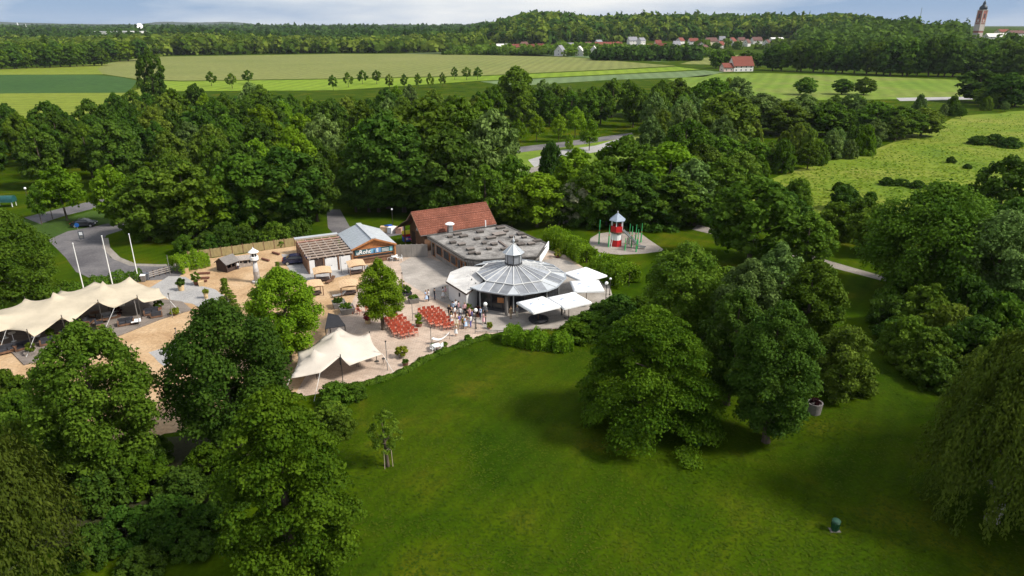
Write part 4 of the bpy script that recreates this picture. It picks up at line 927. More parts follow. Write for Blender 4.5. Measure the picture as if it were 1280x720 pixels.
def parasol(loc, rz, s, label, h=2.55):
    e = thing('white_parasol', label, 'parasol', (*loc, 0), rz, 'parasols beside the pavilion'); m = MB(); a = s / 2; rise = .62; n = 6
    V = []; F = []
    for k in range(4):      # four sagging panels
        c0 = Vector((a if k in (0, 3) else -a, a if k in (0, 1) else -a)); k2 = (k + 1) % 4; c1 = Vector((a if k2 in (0, 3) else -a, a if k2 in (0, 1) else -a))
        o = len(V)
        for i in range(n + 1):
            r = i / n
            for j in range(n + 1):
                t = j / n; p = c0.lerp(c1, t) * r; V.append((p.x, p.y, h + rise * (1 - r) - .10 * math.sin(math.pi * t) * r * math.sin(math.pi * (.25 + .75 * r)) * .9))
        for i in range(n):
            for j in range(n): F.append((o+i*(n+1)+j, o+(i+1)*(n+1)+j, o+(i+1)*(n+1)+j+1, o+i*(n+1)+j+1))
        # valance
    can = obj('canopy', MB().add(V, F), 'white_cloth', e, smooth=True); sm = can.modifiers.new('thickness', 'SOLIDIFY'); sm.thickness = .02; sm.offset = 0
    vm = MB()
    for k in range(4):
        c0 = ((a if k in (0, 3) else -a), (a if k in (0, 1) else -a)); k2 = (k + 1) % 4; c1 = ((a if k2 in (0, 3) else -a), (a if k2 in (0, 1) else -a))
        vm.bar((c0[0]*1.004, c0[1]*1.004, h - .11), (c1[0]*1.004, c1[1]*1.004, h - .11), .02, .2)
    obj('valance', vm, 'white_cloth', e)
    zc = lambda x, y: h + rise * (1 - max(abs(x), abs(y)) / a) + .012
    for cx_, cy_ in ((-.5*a, .05*a), (.05*a, -.5*a), (.55*a, .1*a)):
        pm = MB()
        for k in range(3):
            x0, y0 = cx_ - .22 + k * .16, cy_ - .2 + .07 * (k % 2)
            Q = [(x0, y0), (x0 + .1, y0), (x0 + .1, y0 + .32), (x0, y0 + .32)]; pm.add([(q[0], q[1], zc(*q)) for q in Q], [(0, 1, 2, 3)])
        obj('print', pm, 'parasol_print', can)
    obj('pole', MB().tube([(0, 0, 0), (0, 0, h + rise + .12)], .045, 8), 'wood_brown', e); obj('finial', MB().ball((0, 0, h + rise + .14), .07), 'white_paint', e)
    obj('foot', MB().box(-.45, .45, -.45, .45, 0, .12), 'planter_grey', e)
    for k in range(4): obj('rib', MB().bar((0, 0, h + rise - .08), ((a if k in (0, 3) else -a)*.97, (a if k in (0, 1) else -a)*.97, h - .05), .035), 'wood_brown', e)
    return e
c = G(673, 379, 2.7); parasol(c, R_(31), 4.0, 'white square parasol over the round black seat')
c = G(711.5, 373.5, 2.7); parasol(c, R_(29), 4.1, 'white square parasol between the round seat and the rear parasols')
c = G(733.5, 356, 2.7); parasol(c, R_(4), 4.0, 'white square parasol at the hedge beside the globe lamp')
c = G(731, 341.5, 2.7); parasol(c, R_(36), 4.4, 'white square parasol at the back, behind its white neighbour by the hedge')

# ------------------------------------------------------------------ furniture, planters, lamps
def chair_meshes():
    seat = MB().box(-.22, .22, -.22, .22, .43, .47).mesh('seat')
    bk = MB(); bk.box(-.22, .22, .19, .23, .55, .92).mesh; back = bk.mesh('backrest')
    fr = MB()
    for x in (-.2, .2):
        fr.bar((x, -.2, 0), (x, -.2, .43), .035); fr.bar((x, .26, 0), (x, .2, .93), .035); fr.bar((x, -.2, .62), (x, .21, .64), .03)
    return seat, back, fr.mesh('frame')
CS, CB_, CF = chair_meshes()
def chair(x, y, rz, label, group, sm='chair_red_lit', bm_='chair_red', fm='chair_red', z=.026):
    e = thing('garden_chair', label, 'chair', (x, y, z), rz, group)
    for nm, me, m in (('seat', CS, sm), ('backrest', CB_, bm_), ('frame', CF, fm)):
        if not me.materials: me.materials.append(M[m])
        o = bpy.data.objects.new(nm, me); link(o, e); o.material_slots[0].link = 'OBJECT'; o.material_slots[0].material = M[m]
    return e
rnd = random.Random(8)
def block(c0, c1, cols, rows, label, skip=()):
    """rows follow one another from c0 to c1, chairs face along that line"""
    c0, c1 = Vector(c0), Vector(c1); d = (c1 - c0).normalized(); n = Vector((-d.y, d.x)); sp_ = (c1 - c0).length / (rows - 1)
    rz = math.atan2(d.x, -d.y)
    for r in range(rows):
        for k in range(cols):
            if (r, k) in skip: continue
            p = c0 + d * (sp_ * r + rnd.uniform(-.12, .12)) + n * ((k - (cols - 1) / 2) * .56 + rnd.uniform(-.07, .07))
            chair(p.x, p.y, rz + rnd.uniform(-.28, .28), label, 'red chairs set out in two blocks')
block((-15.2, 79.6), (-12.6, 74.4), 5, 8, 'brick-red garden chair in the block of rows beside the courtyard tree', skip=((0, 0), (0, 4), (3, 4), (7, 0)))
block((-10.9, 82.0), (-8.3, 76.6), 5, 8, 'brick-red garden chair in the block of rows nearer the pavilion', skip=((0, 4), (7, 0), (7, 1), (6, 0)))
for u, v, r in ((441, 392, 1.0), (446, 390, -.6), (450, 393, 2.6), (459, 391, .3)):
    x, y = G(u, v); chair(x, y, r, 'brick-red chair standing loose behind the courtyard tree by the planters', 'loose red chairs by the planters')
for u, v, r in ((486, 325, .4), (490, 326.5, -.5), (497, 325.5, .9), (501, 326, -1.2)):
    x, y = G(u, v); chair(x, y, r, 'white chair at the small table in front of the plank wall', 'white chairs by the plank wall', 'white_paint', 'white_paint', 'white_paint')
x, y = G(541, 440); chair(x, y, 2.4, 'white garden chair on the grass edge below the red chair rows', 'white chairs on the grass edge', 'white_paint', 'white_paint', 'white_paint', .004)
x, y = G(551, 437); chair(x, y, -2.2, 'white garden chair on the grass edge below the red chair rows', 'white chairs on the grass edge', 'white_paint', 'white_paint', 'white_paint', .004)
def table(u, v, label, top='white_paint', r=.45, h=.74, group=None, leg='pole_dark', sq=False, z=.026):
    e = thing('table', label, 'table', (*G(u, v), z), .5, group)
    obj('table_top', MB().box(-r, r, -r, r, h - .04, h) if sq else MB().lathe([(r, h - .04), (r, h)], 16), top, e)
    obj('pedestal', MB().tube([(0, 0, .03), (0, 0, h - .04)], .04, 8), leg, e); obj('foot', MB().lathe([(.28, 0), (.26, .03)], 12), leg, e); return e
table(493, 326, 'small white round table in front of the plank wall')
table(546, 438.5, 'small white table on the grass edge below the red chair rows', sq=True, z=.004)
table(471, 452, 'white topped bistro table beside the off-white tent', h=1.0, r=.4, sq=True)
for u, v in ((448, 458), (480, 456)):
    e = thing('bar_stool', 'dark metal bar stool beside the bistro table at the off-white tent', 'stool', (*G(u, v), .026), .3, 'bar stools at the off-white tent')
    obj('seat', MB().lathe([(.2, .72), (.2, .78)], 12), 'pole_dark', e)
    for k in range(4): a = k * math.pi / 2; obj('leg', MB().bar((.22*math.cos(a), .22*math.sin(a), 0), (.13*math.cos(a), .13*math.sin(a), .72), .035), 'pole_dark', e)
# ceremony arch: white draped cloth on a low frame
pa, pb = Vector(G(541, 431)), Vector(G(562, 424)); cx, cy = (pa + pb) / 2
e = thing('draped_frame', 'low white cloth draped over posts beside the last red chairs', 'decoration', (cx, cy, .026))
for p in (pa, pb): obj('post', MB().box(p.x-cx-.04, p.x-cx+.04, p.y-cy-.04, p.y-cy+.04, 0, 1.0), 'wood_pale', e)
V = []; F = []
for i in range(13):
    t = i / 12; p = pa.lerp(pb, t) - Vector((cx, cy)); z = .95 - .5 * math.sin(math.pi * t)
    for w, dz in ((-.22, -.12), (0, 0), (.22, -.12)): V.append((p.x + w * .4, p.y + w, z + dz))
for i in range(12):
    for k in range(2): F.append((i*3+k, (i+1)*3+k, (i+1)*3+k+1, i*3+k+1))
o = obj('drape', MB().add(V, F), 'white_cloth', e, smooth=True); o.modifiers.new('thickness', 'SOLIDIFY').thickness = .03

# lounge deck under the big tent
DK = [G(u, v) for u, v in ((-60, 420), (2, 428), (30, 457), (62, 449), (150, 420), (200, 400), (240, 388), (228, 378), (180, 372), (100, 385), (0, 402), (-60, 408))]
e = thing('timber_deck', 'dark timber lounge deck under the big cream tent', 'deck', (*DK[3], 0)); P = [(p[0]-DK[3][0], p[1]-DK[3][1]) for p in DK]
if sum(P[i][0]*P[(i+1) % len(P)][1] - P[(i+1) % len(P)][0]*P[i][1] for i in range(len(P))) < 0: P = P[::-1]
obj('boards', MB().prism(P, .012, .16), 'deck', e)
def sofa(u, v, rz, label, m='cushion_dark', L_=1.7, z=.16):
    e = thing('lounge_sofa', label, 'sofa', (*G(u, v, z), z), rz, 'lounge sofas on the deck')
    obj('base', MB().box(-L_/2, L_/2, -.4, .4, .06, .3), 'wood_brown', e)
    for k in range(2): obj('seat_cushion', MB().box(-L_/2 + .05 + k*L_/2, -.05 + k*L_/2, -.38, .25, .3, .46), m, e)
    obj('back_cushion', MB().box(-L_/2, L_/2, .22, .42, .3, .85), m, e)
    for s in (-1, 1): obj('armrest', MB().box(s*L_/2 - .08, s*L_/2 + .08, -.4, .42, .06, .6), 'wood_brown', e)
sofa(158, 406, .5, 'dark cushioned lounge sofa at the deck edge beside the white lounge table')
sofa(190, 393, .5, 'dark cushioned lounge sofa beside the potted plant on the open deck')
sofa(196, 396, 3.6, 'dark lounge sofa facing its twin on the open deck', L_=1.2)
sofa(125, 408, 2.2, 'dark lounge sofa half hidden under the tent edge', )
sofa(138, 398, .6, 'grey lounge sofa under the middle of the cream tent', 'cushion_grey')
sofa(100, 414, .9, 'dark lounge sofa under the tent beside the oak crown')
sofa(62, 430, .6, 'dark lounge sofa by the deck corner under the tent')
def dtable(u, v, label, h=.5, r=.5, m='white_paint'): return table(u, v, label, m, r, h, None, 'pole_dark', True, .16)
dtable(171, 406, 'white square lounge table at the deck edge', .45, .55); dtable(153, 388, 'white low table under the right end of the cream tent', .6, .4)
dtable(47, 428, 'white square table under the left part of the cream tent', .75, .45)
for u, v in ((8, 424), (18, 428)): table(u, v, 'white round bar table at the left end of the cream tent', 'white_paint', .4, 1.1, 'bar tables under the tent', 'white_paint', False, .16)
dtable(120, 398, 'dark square table under the cream tent', .7, .5, 'wood_brown')

for u, v, lb in ((30, 436, 'dark lounge sofa at the deck corner by the ochre grass planter'), (85, 418, 'dark lounge sofa between the tent poles near the white square table'), (112, 404, 'dark lounge sofa deep under the cream tent behind the oak crown'), (10, 440, 'dark lounge sofa beside the white bar tables')): sofa(u, v, .6 + .01 * u, lb)
for u, v, lb in ((76, 424, 'dark low table between lounge sofas under the tent'), (132, 404, 'brown low table beside the grey lounge sofa'), (20, 440, 'brown low table near the bar tables at the deck corner')): dtable(u, v, lb, .4, .4, 'wood_brown')
LEAFB = {}
def tuft(e, n, r, h, leaf, seed, z=.5, ls=.22, elong=2.0):
    return obj('foliage', crown('foliage', seed, r, z, z + h, 12, n, ls, 'round', elong=elong), leaf, e)
def planter(u, v, label, w, h, m, leaf, seed, pr=.45, ph_=.7, kind='box', n=350, z=0.0, name='planter', rz=.4, ls=.2):
    e = thing(name, label, 'planter', (*G(u, v), z), rz)
    if kind == 'box': obj('pot', MB().add([(-w*.8,-w*.8,0),(w*.8,-w*.8,0),(w*.8,w*.8,0),(-w*.8,w*.8,0),(-w,-w,h),(w,-w,h),(w,w,h),(-w,w,h),(-w*.88,-w*.88,h),(w*.88,-w*.88,h),(w*.88,w*.88,h),(-w*.88,w*.88,h),(-w*.85,-w*.85,h-.08),(w*.85,-w*.85,h-.08),(w*.85,w*.85,h-.08),(-w*.85,w*.85,h-.08)], [(3,2,1,0),(0,1,5,4),(1,2,6,5),(2,3,7,6),(3,0,4,7),(4,5,9,8),(5,6,10,9),(6,7,11,10),(7,4,8,11),(8,9,13,12),(9,10,14,13),(10,11,15,14),(11,8,12,15),(12,13,14,15)]), m, e)
    else: obj('pot', MB().lathe([(w*.8, 0), (w, h), (w*.88, h), (w*.85, h-.08)], 14), m, e)
    if n: tuft(e, n, pr, ph_, leaf, seed, h - .1, ls)
    return e
planter(227, 363, 'pale straw coloured pot with a bushy plant on the grey paving', .45, .85, 'pot_tan', 'leaf_dark', 901, .7, 1.0, 'round', 500)
planter(246, 356, 'dark pot with a tall leafy bush beside the pale cube planter', .4, .6, 'planter_brown', 'leaf_mid', 902, .65, 1.4, 'round', 500)
planter(252, 357, 'pale straw cube planter behind the leafy bush', .4, .7, 'pot_tan', 'leaf_mid', 903, .3, .2, 'box', 0)
planter(233, 341, 'empty pale cube planter at the end of the hedge', .42, .85, 'pot_tan', 'leaf_mid', 904, .3, .2, 'box', 0)
planter(258, 373, 'ochre tall pot with yellowish grass beside the pine', .3, .9, 'pot_tan', 'leaf_yellow', 905, .4, .5, 'round', 200)
planter(424, 384, 'dark grey tapered planter box beside the black canopy', .85, .85, 'planter_grey', 'leaf_dark', 906, .7, .5, 'box', 300)
planter(434, 391, 'grey brown tapered planter box with red flowers beside the black canopy', .95, .85, 'planter_grey', 'leaf_mid', 907, .8, .5, 'box', 300)
planter(517, 378, 'grey wooden planter box on a stand in the middle of the courtyard', .7, .7, 'planter_grey', 'leaf_mid', 908, .6, .4, 'box', 250)
planter(509, 369, 'dark planter with a green bush in the grey courtyard', .6, .5, 'cushion_dark', 'leaf_mid', 909, .55, 1.0, 'box', 350)
planter(503, 366, 'slim yellow-green potted shrub beside the dark courtyard planter', .35, .5, 'planter_brown', 'leaf_yellow', 910, .5, 1.6, 'round', 300)
planter(460, 404, 'brown pot with a reddish shrub left of the courtyard tree', .4, .5, 'pot_tan', 'leaf_red', 911, .6, 1.1, 'round', 350)
planter(524, 408, 'brown pot with a palm and red flowers between the chair blocks', .42, .5, 'planter_brown', 'leaf_bright', 912, .55, 1.3, 'round', 350)
planter(502, 447, 'pot with a yellow-green round bush at the corner of the lawn', .4, .55, 'planter_grey', 'leaf_yellow', 913, .7, .9, 'round', 500)
planter(507, 457, 'small dark pot at the lawn corner below the yellow bush', .35, .45, 'planter_brown', 'leaf_dark', 914, .35, .3, 'round', 150)
planter(585, 427, 'small green box bush on the grass edge under the guests', .2, .2, 'planter_brown', 'leaf_mid', 915, .38, .75, 'round', 300)
planter(541, 436, 'tiny potted shrub at the grass edge by the white table', .25, .25, 'planter_brown', 'leaf_mid', 916, .3, .45, 'round', 150)
planter(556, 434, 'small potted grass at the grass edge near the red chairs', .25, .25, 'planter_brown', 'leaf_olive', 917, .3, .45, 'round', 150)
planter(612, 411, 'small pot with yellow grass beside the rail and the globe lamps', .25, .35, 'wood_pink', 'leaf_yellow', 918, .35, .6, 'round', 200)
planter(585, 392, 'leafy pot plant against the white wing wall behind the guests', .4, .5, 'planter_brown', 'leaf_olive', 919, .6, .9, 'round', 350)
planter(598, 396, 'brown-leaved pot plant beside the globe lamps', .4, .5, 'planter_brown', 'leaf_copper', 920, .55, 1.0, 'round', 350)
planter(697, 322, 'yellow-green potted shrub at the end of the restaurant terrace', .4, .4, 'planter_brown', 'leaf_yellow', 921, .7, 1.2, 'round', 350)
planter(199, 388, 'potted plant beside the lounge sofas on the open deck', .4, .4, 'planter_brown', 'leaf_mid', 922, .6, 1.0, 'round', 350, .16)
planter(219, 394, 'small yellow-green bush by the lamp post at the deck corner', .3, .2, 'planter_brown', 'leaf_yellow', 923, .6, .7, 'round', 300, .16)
planter(148, 397, 'brown-leaved pot plant under the cream tent', .4, .5, 'planter_brown', 'leaf_copper', 924, .6, 1.1, 'round', 300, .16)
planter(64, 424, 'green pot plant beside the tables under the cream tent', .3, .4, 'planter_brown', 'leaf_mid', 925, .45, .9, 'round', 250, .16)
planter(39, 444, 'timber planter with ochre grass at the deck corner', .55, .4, 'wood_grey', 'leaf_olive', 926, .6, 1.0, 'box', 350, .16)
planter(756, 396, 'yellow-brown shrub in a pot by the parasols', .4, .4, 'planter_brown', 'leaf_yellow', 927, .7, 1.1, 'round', 350)
e = thing('concrete_planter', 'weathered concrete ring planter with red flowers beside the trees on the lawn', 'planter', (*G(1017, 516), 0))
obj('ring', MB().lathe([(.62, 0), (.72, 1.15), (.6, 1.15), (.58, 1.0)], 18), 'planter_grey', e); tuft(e, 250, .55, .5, 'leaf_copper', 930, 1.0, .16)

# round black seat
x, y = G(673, 401.5); e = thing('round_seat', 'round black bench with a low middle under the white parasol', 'bench', (x, y, .026))
obj('seat', MB().lathe([(1.05, .12), (1.25, .2), (1.28, .4), (1.2, .44), (.5, .44)], 20), 'cushion_dark', e); obj('middle', MB().lathe([(.5, .3), (.55, .75), (.4, .78)], 16), 'cushion_dark', e)
obj('base', MB().lathe([(1.0, 0), (1.0, .14)], 20), 'wood_dark', e)

# lamps, poles, flagpoles
def globe(u, v, label, h=2.5, r=.2):
    e = thing('globe_lamp', label, 'lamp', (*G(u, v), 0), 0, 'globe lamps'); obj('post', MB().tube([(0, 0, 0), (0, 0, h)], [.06, .045], 8), 'pole_dark', e)
    obj('foot', MB().lathe([(.13, 0), (.09, .2)], 8), 'pole_dark', e); obj('globe', MB().ball((0, 0, h + r * .8), r, n=14), 'globe', e, smooth=True)
globe(607, 405, 'white globe lamp at the right of the guests in front of the pavilion', 2.5, .26); globe(595, 411, 'shorter white globe lamp at the rail among the guests', 2.3, .25)
globe(757, 378, 'white globe lamp on a dark post beside the parasol and hedge', 2.6, .24); globe(762, 369, 'small white globe lamp behind the parasols at the hedge', 2.3, .17)
globe(749, 340, 'white globe lamp behind the rear parasol at the hedge', 2.4, .2); globe(37, 258, 'white globe street lamp at the road by the teal shelter', 3.6, .25)
globe(491, 282, 'white globe lamp at the lane behind the barn', 3.0, .18)
for u, v, h, lb in ((106, 367, 7.3, 'white flagpole beside the entrance road, the one nearest the big left tree'), (141, 357, 7.4, 'white flagpole beside the entrance road, the middle one of three'), (173.5, 352, 7.2, 'white flagpole beside the entrance road, the one nearest the courtyard gate')):
    e = thing('flagpole', lb, 'flagpole', (*G(u, v), 0), 0, 'flagpoles at the entrance')
    obj('mast', MB().tube([(0, 0, 0), (0, 0, h)], [.085, .05], 8), 'pole_white', e); obj('finial', MB().ball((0, 0, h + .05), .09), 'pole_white', e); obj('foot', MB().lathe([(.2, 0), (.16, .25)], 8), 'planter_grey', e)
for u, v, h, lb in ((216, 397, 3.2, 'thin dark string-light post at the corner of the open deck'), (175, 409, 3.6, 'thin dark string-light post beside the white lounge table'), (484.5, 463, 3.4, 'thin dark string-light post at the lawn edge beside the bistro table'), (516, 401, 3.0, 'thin string-light post in front of the courtyard planter box'), (539, 429, 1.9, 'short dark post at the grass edge below the red chairs'), (427, 341, 2.8, 'thin post with lamp in front of the kiosk pergola'), (224, 437, 2.6, 'thin dark post on the sand between tent and oak'), (213, 343, 2.9, 'thin post at the courtyard gate'), (594, 417, 1.8, 'dark post at the end of the low rail among the guests'), (504, 369, 3.2, 'thin string-light post beside the courtyard planters')):
    e = thing('light_post', lb, 'post', (*G(u, v), .02)); obj('post', MB().tube([(0, 0, 0), (0, 0, h)], .045, 6), 'pole_grey', e); obj('lamp', MB().lathe([(.09, h), (.11, h + .12), (.05, h + .16)], 8), 'pole_dark', e)
# low rail along the terrace edge
pa, pb = Vector(G(594, 417)), Vector(G(690, 413)); e = thing('low_rail', 'low timber edge rail between the terrace and the hedge', 'rail', (pa.x, pa.y, .02), math.atan2((pb - pa).y, (pb - pa).x)); ln = (pb - pa).length
obj('rail', MB().box(0, ln, -.06, .06, .22, .34), 'wood_grey', e)
for k in range(8): obj('post', MB().box(ln*k/7 - .06, ln*k/7 + .06, -.05, .05, 0, .219), 'wood_grey', e)
# entrance signs and gate
x, y = G(101, 302); e = thing('entrance_sign', 'round blue road sign above a dark notice board at the entrance', 'sign', (x, y, 0), R_(8))
obj('post', MB().tube([(0, 0, 0), (0, 0, 3.3)], .05, 8), 'pole_grey', e); obj('round_sign', MB().tube([(0, -.06, 3.0), (0, -.1, 3.0)], .38, 18), 'sign_blue', e)
bd = obj('notice_board', MB().box(-.1, .75, -.12, -.06, .5, 1.9), 'sign_board', e); obj('notice_panel', MB().box(.05, .6, -.135, -.121, 1.2, 1.75), 'white_paint', bd); obj('notice_panel', MB().box(.05, .6, -.135, -.121, .65, 1.05), 'pole_grey', bd)
for k, (u, v) in enumerate(((180, 352), (184, 350))):
    e = thing('wheeled_bin', ('white lidded' if k == 0 else 'dark blue-grey') + ' bin at the courtyard gate behind the cream tent', 'bin', (*G(u, v), 0), .3)
    obj('body', MB().add([(-.25,-.3,.1),(.25,-.3,.1),(.25,.3,.1),(-.25,.3,.1),(-.32,-.38,1.0),(.32,-.38,1.0),(.32,.38,1.0),(-.32,.38,1.0)], [(3,2,1,0),(4,5,6,7),(0,1,5,4),(1,2,6,5),(2,3,7,6),(3,0,4,7)]), 'sign_board' if k else 'planter_grey', e)
    obj('lid', MB().box(-.35, .35, -.42, .4, 1.0, 1.08), 'sign_board' if k else 'white_paint', e)
    for s in (-1, 1): obj('wheel', MB().tube([(s*.24, .3, .1), (s*.3, .3, .1)], .1, 10), 'tyre', e)
pa, pb = Vector(G(186, 349)), Vector(G(214, 341)); ln = (pb - pa).length; e = thing('entrance_gate', 'low dark timber gate across the courtyard entrance', 'gate', (pa.x, pa.y, .02), math.atan2((pb-pa).y, (pb-pa).x))
for k in range(3): obj('rail', MB().box(0, ln, -.04, .04, .3 + k*.3, .42 + k*.3), 'wood_grey', e)
for k in range(5): obj('post', MB().box(ln*k/4 - .07, ln*k/4 + .07, .05, .17, 0, 1.15), 'wood_dark', e)
# teal shelter at the road
x, y = G(8, 258); e = thing('teal_shelter', 'dark teal rounded shelter on posts at the far left road', 'shelter', (x, y, 0), .1)
V = []; F = []
for i in range(9):
    a = math.pi * i / 8; V += [(-1.9, -.9 * math.cos(a), 1.0 + 1.3 * math.sin(a) ** .7), (1.9, -.9 * math.cos(a), 1.0 + 1.3 * math.sin(a) ** .7)]
for i in range(8): F.append((2*i, 2*i+1, 2*i+3, 2*i+2))
F += [tuple(range(0, 18, 2)), tuple(range(17, 0, -2))]
obj('cover', MB().add(V, F), 'teal_panel', e)
for sx_ in (-1.6, 1.6):
    for sy_ in (-.7, .7): obj('post', MB().box(sx_-.06, sx_+.06, sy_-.06, sy_+.06, 0, 1.0), 'pole_white', e)
# bins on the lawn
x, y = G(1043, 663); e = thing('park_bin', 'dark green ribbed waste bin standing alone on the lawn', 'bin', (x, y, 0), 0, None, (.85, .85, .85))
m = MB(); m.lathe([(.26, .05), (.34, .85), (.36, .9), (.33, .93)], 18); obj('body', m, 'bin_green', e)
for k in range(9): a = k * 2 * math.pi / 9; obj('rib', MB().bar((.285*math.cos(a), .285*math.sin(a), .1), (.36*math.cos(a), .36*math.sin(a), .86), .04), 'bin_green', e)
obj('hood', MB().lathe([(.36, 1.0), (.38, 1.04), (.30, 1.14), (.08, 1.2)], 18), 'bin_green_lid', e); obj('stand', MB().box(-.45, .45, -.3, .3, 0, .05), 'planter_grey', e)
for s in (-1, 1): obj('hood_bracket', MB().box(s*.34-.02, s*.34+.02, -.03, .03, .85, 1.03), 'bin_green', e)
x, y = G(872, 556); e = thing('drain_cover', 'small green manhole cover on the lawn beside the big tree', 'cover', (x, y, 0))
obj('collar', MB().lathe([(.34, 0), (.32, .3)], 16), 'bin_green', e); obj('cover', MB().lathe([(.38, .3), (.38, .36), (.2, .4)], 16), 'bin_green_lid', e)
# sunshades over the loungers in the sand
def sunshade(u, v, rz, label, w=2.6, d=1.9):
    e = thing('reed_sunshade', label, 'sunshade', (*G(u, v), .012), rz, 'reed sunshades on the sand')
    V = []; F = []
    for i in range(7):
        t = i / 6; x_ = -w/2 + w*t
        for yy in (-d/2, d/2): V.append((x_, yy, 1.55 + .35*math.sin(math.pi*(.15+.7*t)) - (.25 if yy < 0 else -.1)))
    for i in range(6): F.append((2*i, 2*i+2, 2*i+3, 2*i+1))
    o = obj('reed_mat', MB().add(V, F), 'thatch', e); o.modifiers.new('thickness', 'SOLIDIFY').thickness = .08
    for x_ in (-w*.42, w*.42):
        for yy, zt in ((-d*.4, 1.45), (d*.4, 1.75)): obj('post', MB().bar((x_, yy, 0), (x_, yy, zt), .1), 'wood_brown', e)
    obj('crossbeam', MB().bar((-w*.42, -d*.4, 1.42), (w*.42, -d*.4, 1.42), .1), 'wood_brown', e)
    obj('lounger_bed', MB().box(-w*.35, w*.35, -d*.3, d*.3, .25, .42), 'wood_dark', e)
sunshade(404, 351, R_(20), 'reed mat sunshade nearest the pergola of the kiosk'); sunshade(446, 342, R_(25), 'reed mat sunshade in front of the kiosk sign')
sunshade(437, 368, R_(18), 'reed mat sunshade beside the courtyard tree'); sunshade(393, 369, R_(30), 'reed mat sunshade half hidden by the bright maple')
for u, v, rz, lb in ((424, 371, .5, 'pale blue sun lounger on the sand'), (413, 353, 1.2, 'dark wooden lounger beside the reed sunshade')):
    e = thing('sun_lounger', lb, 'lounger', (*G(u, v), .012), rz); cm = 'sign_aqua' if 'blue' in lb else 'wood_brown'
    obj('bed', MB().box(-.9, .4, -.3, .3, .28, .34), 'cushion_grey' if 'blue' in lb else cm, e); obj('backrest', MB().add([(.4,-.3,.3),(.4,.3,.3),(.95,.3,.75),(.95,-.3,.75),(.4,-.3,.25),(.4,.3,.25),(.95,.3,.7),(.95,-.3,.7)], [(3,2,1,0),(4,5,6,7),(0,1,5,4),(1,2,6,5),(2,3,7,6),(3,0,4,7)]), 'cushion_grey' if 'blue' in lb else cm, e)
    for sx_ in (-.8, .3):
        for sy_ in (-.26, .26): obj('leg', MB().box(sx_-.03, sx_+.03, sy_-.03, sy_+.03, 0, .28), 'wood_brown', e)
for k, (u, v) in enumerate(((255, 343), (254, 349), (251, 353), (332, 326), (345, 318))):
    e = thing('sleeper_bench', 'dark brown sleeper beam lying on the sand', 'beam', (*G(u, v), .012), .15 if k < 3 else -.6, 'beams on the sand')
    obj('beam', MB().box(-.9, .9, -.14, .14, .1, .34), 'planter_brown', e)
    for s in (-.6, .6): obj('support', MB().box(s-.1, s+.1, -.13, .13, 0, .1), 'wood_dark', e)
# toys and stored things beside the barn
x, y = G(508, 301); e = thing('play_tower_toy', 'colourful plastic climbing toy in yellow, red and blue beside the barn', 'toy', (x, y, 0), .4)
obj('base_block', MB().box(-.6, .6, -.5, .5, 0, .9), 'toy_blue', e); obj('red_panel', MB().box(-.62, .62, -.52, .52, .9, 1.35), 'play_red', e)
obj('roof', MB().add([(-.7,-.6,1.35),(.7,-.6,1.35),(.7,.6,1.35),(-.7,.6,1.35),(-.7,0,1.9),(.7,0,1.9)], [(0,1,5,4),(2,3,4,5),(1,2,5),(3,0,4),(3,2,1,0)]), 'toy_yellow', e); obj('window', MB().box(-.2, .2, -.56, -.51, .3, .7), 'white_paint', e)
x, y = G(515, 301.5); e = thing('plastic_table', 'pink plastic play table beside the colourful climbing toy', 'toy', (x, y, 0)); obj('table_top', MB().lathe([(.75, .5), (.75, .58)], 14), 'toy_pink', e)
for k in range(4): a = k * math.pi / 2; obj('leg', MB().bar((.5*math.cos(a), .5*math.sin(a), 0), (.5*math.cos(a), .5*math.sin(a), .5), .1), 'toy_pink', e)
for k, (u, v, m, lb) in enumerate(((481, 287, 'thatch', 'tan storage crate on the lane behind the kiosk'), (486, 286, 'toy_blue', 'blue tarpaulin covered crate behind the kiosk'), (490, 287.5, 'white_paint', 'white plastic crate behind the kiosk'), (499, 288, 'wood_pink', 'pinkish timber crate beside the barn porch'))):
    e = thing('storage_crate', lb, 'crate', (*G(u, v + 3), .02), k * .5); obj('body', MB().box(-.7, .7, -.5, .5, 0, .95), m, e); obj('lid', MB().box(-.74, .74, -.54, .54, .951, 1.05), m, e)

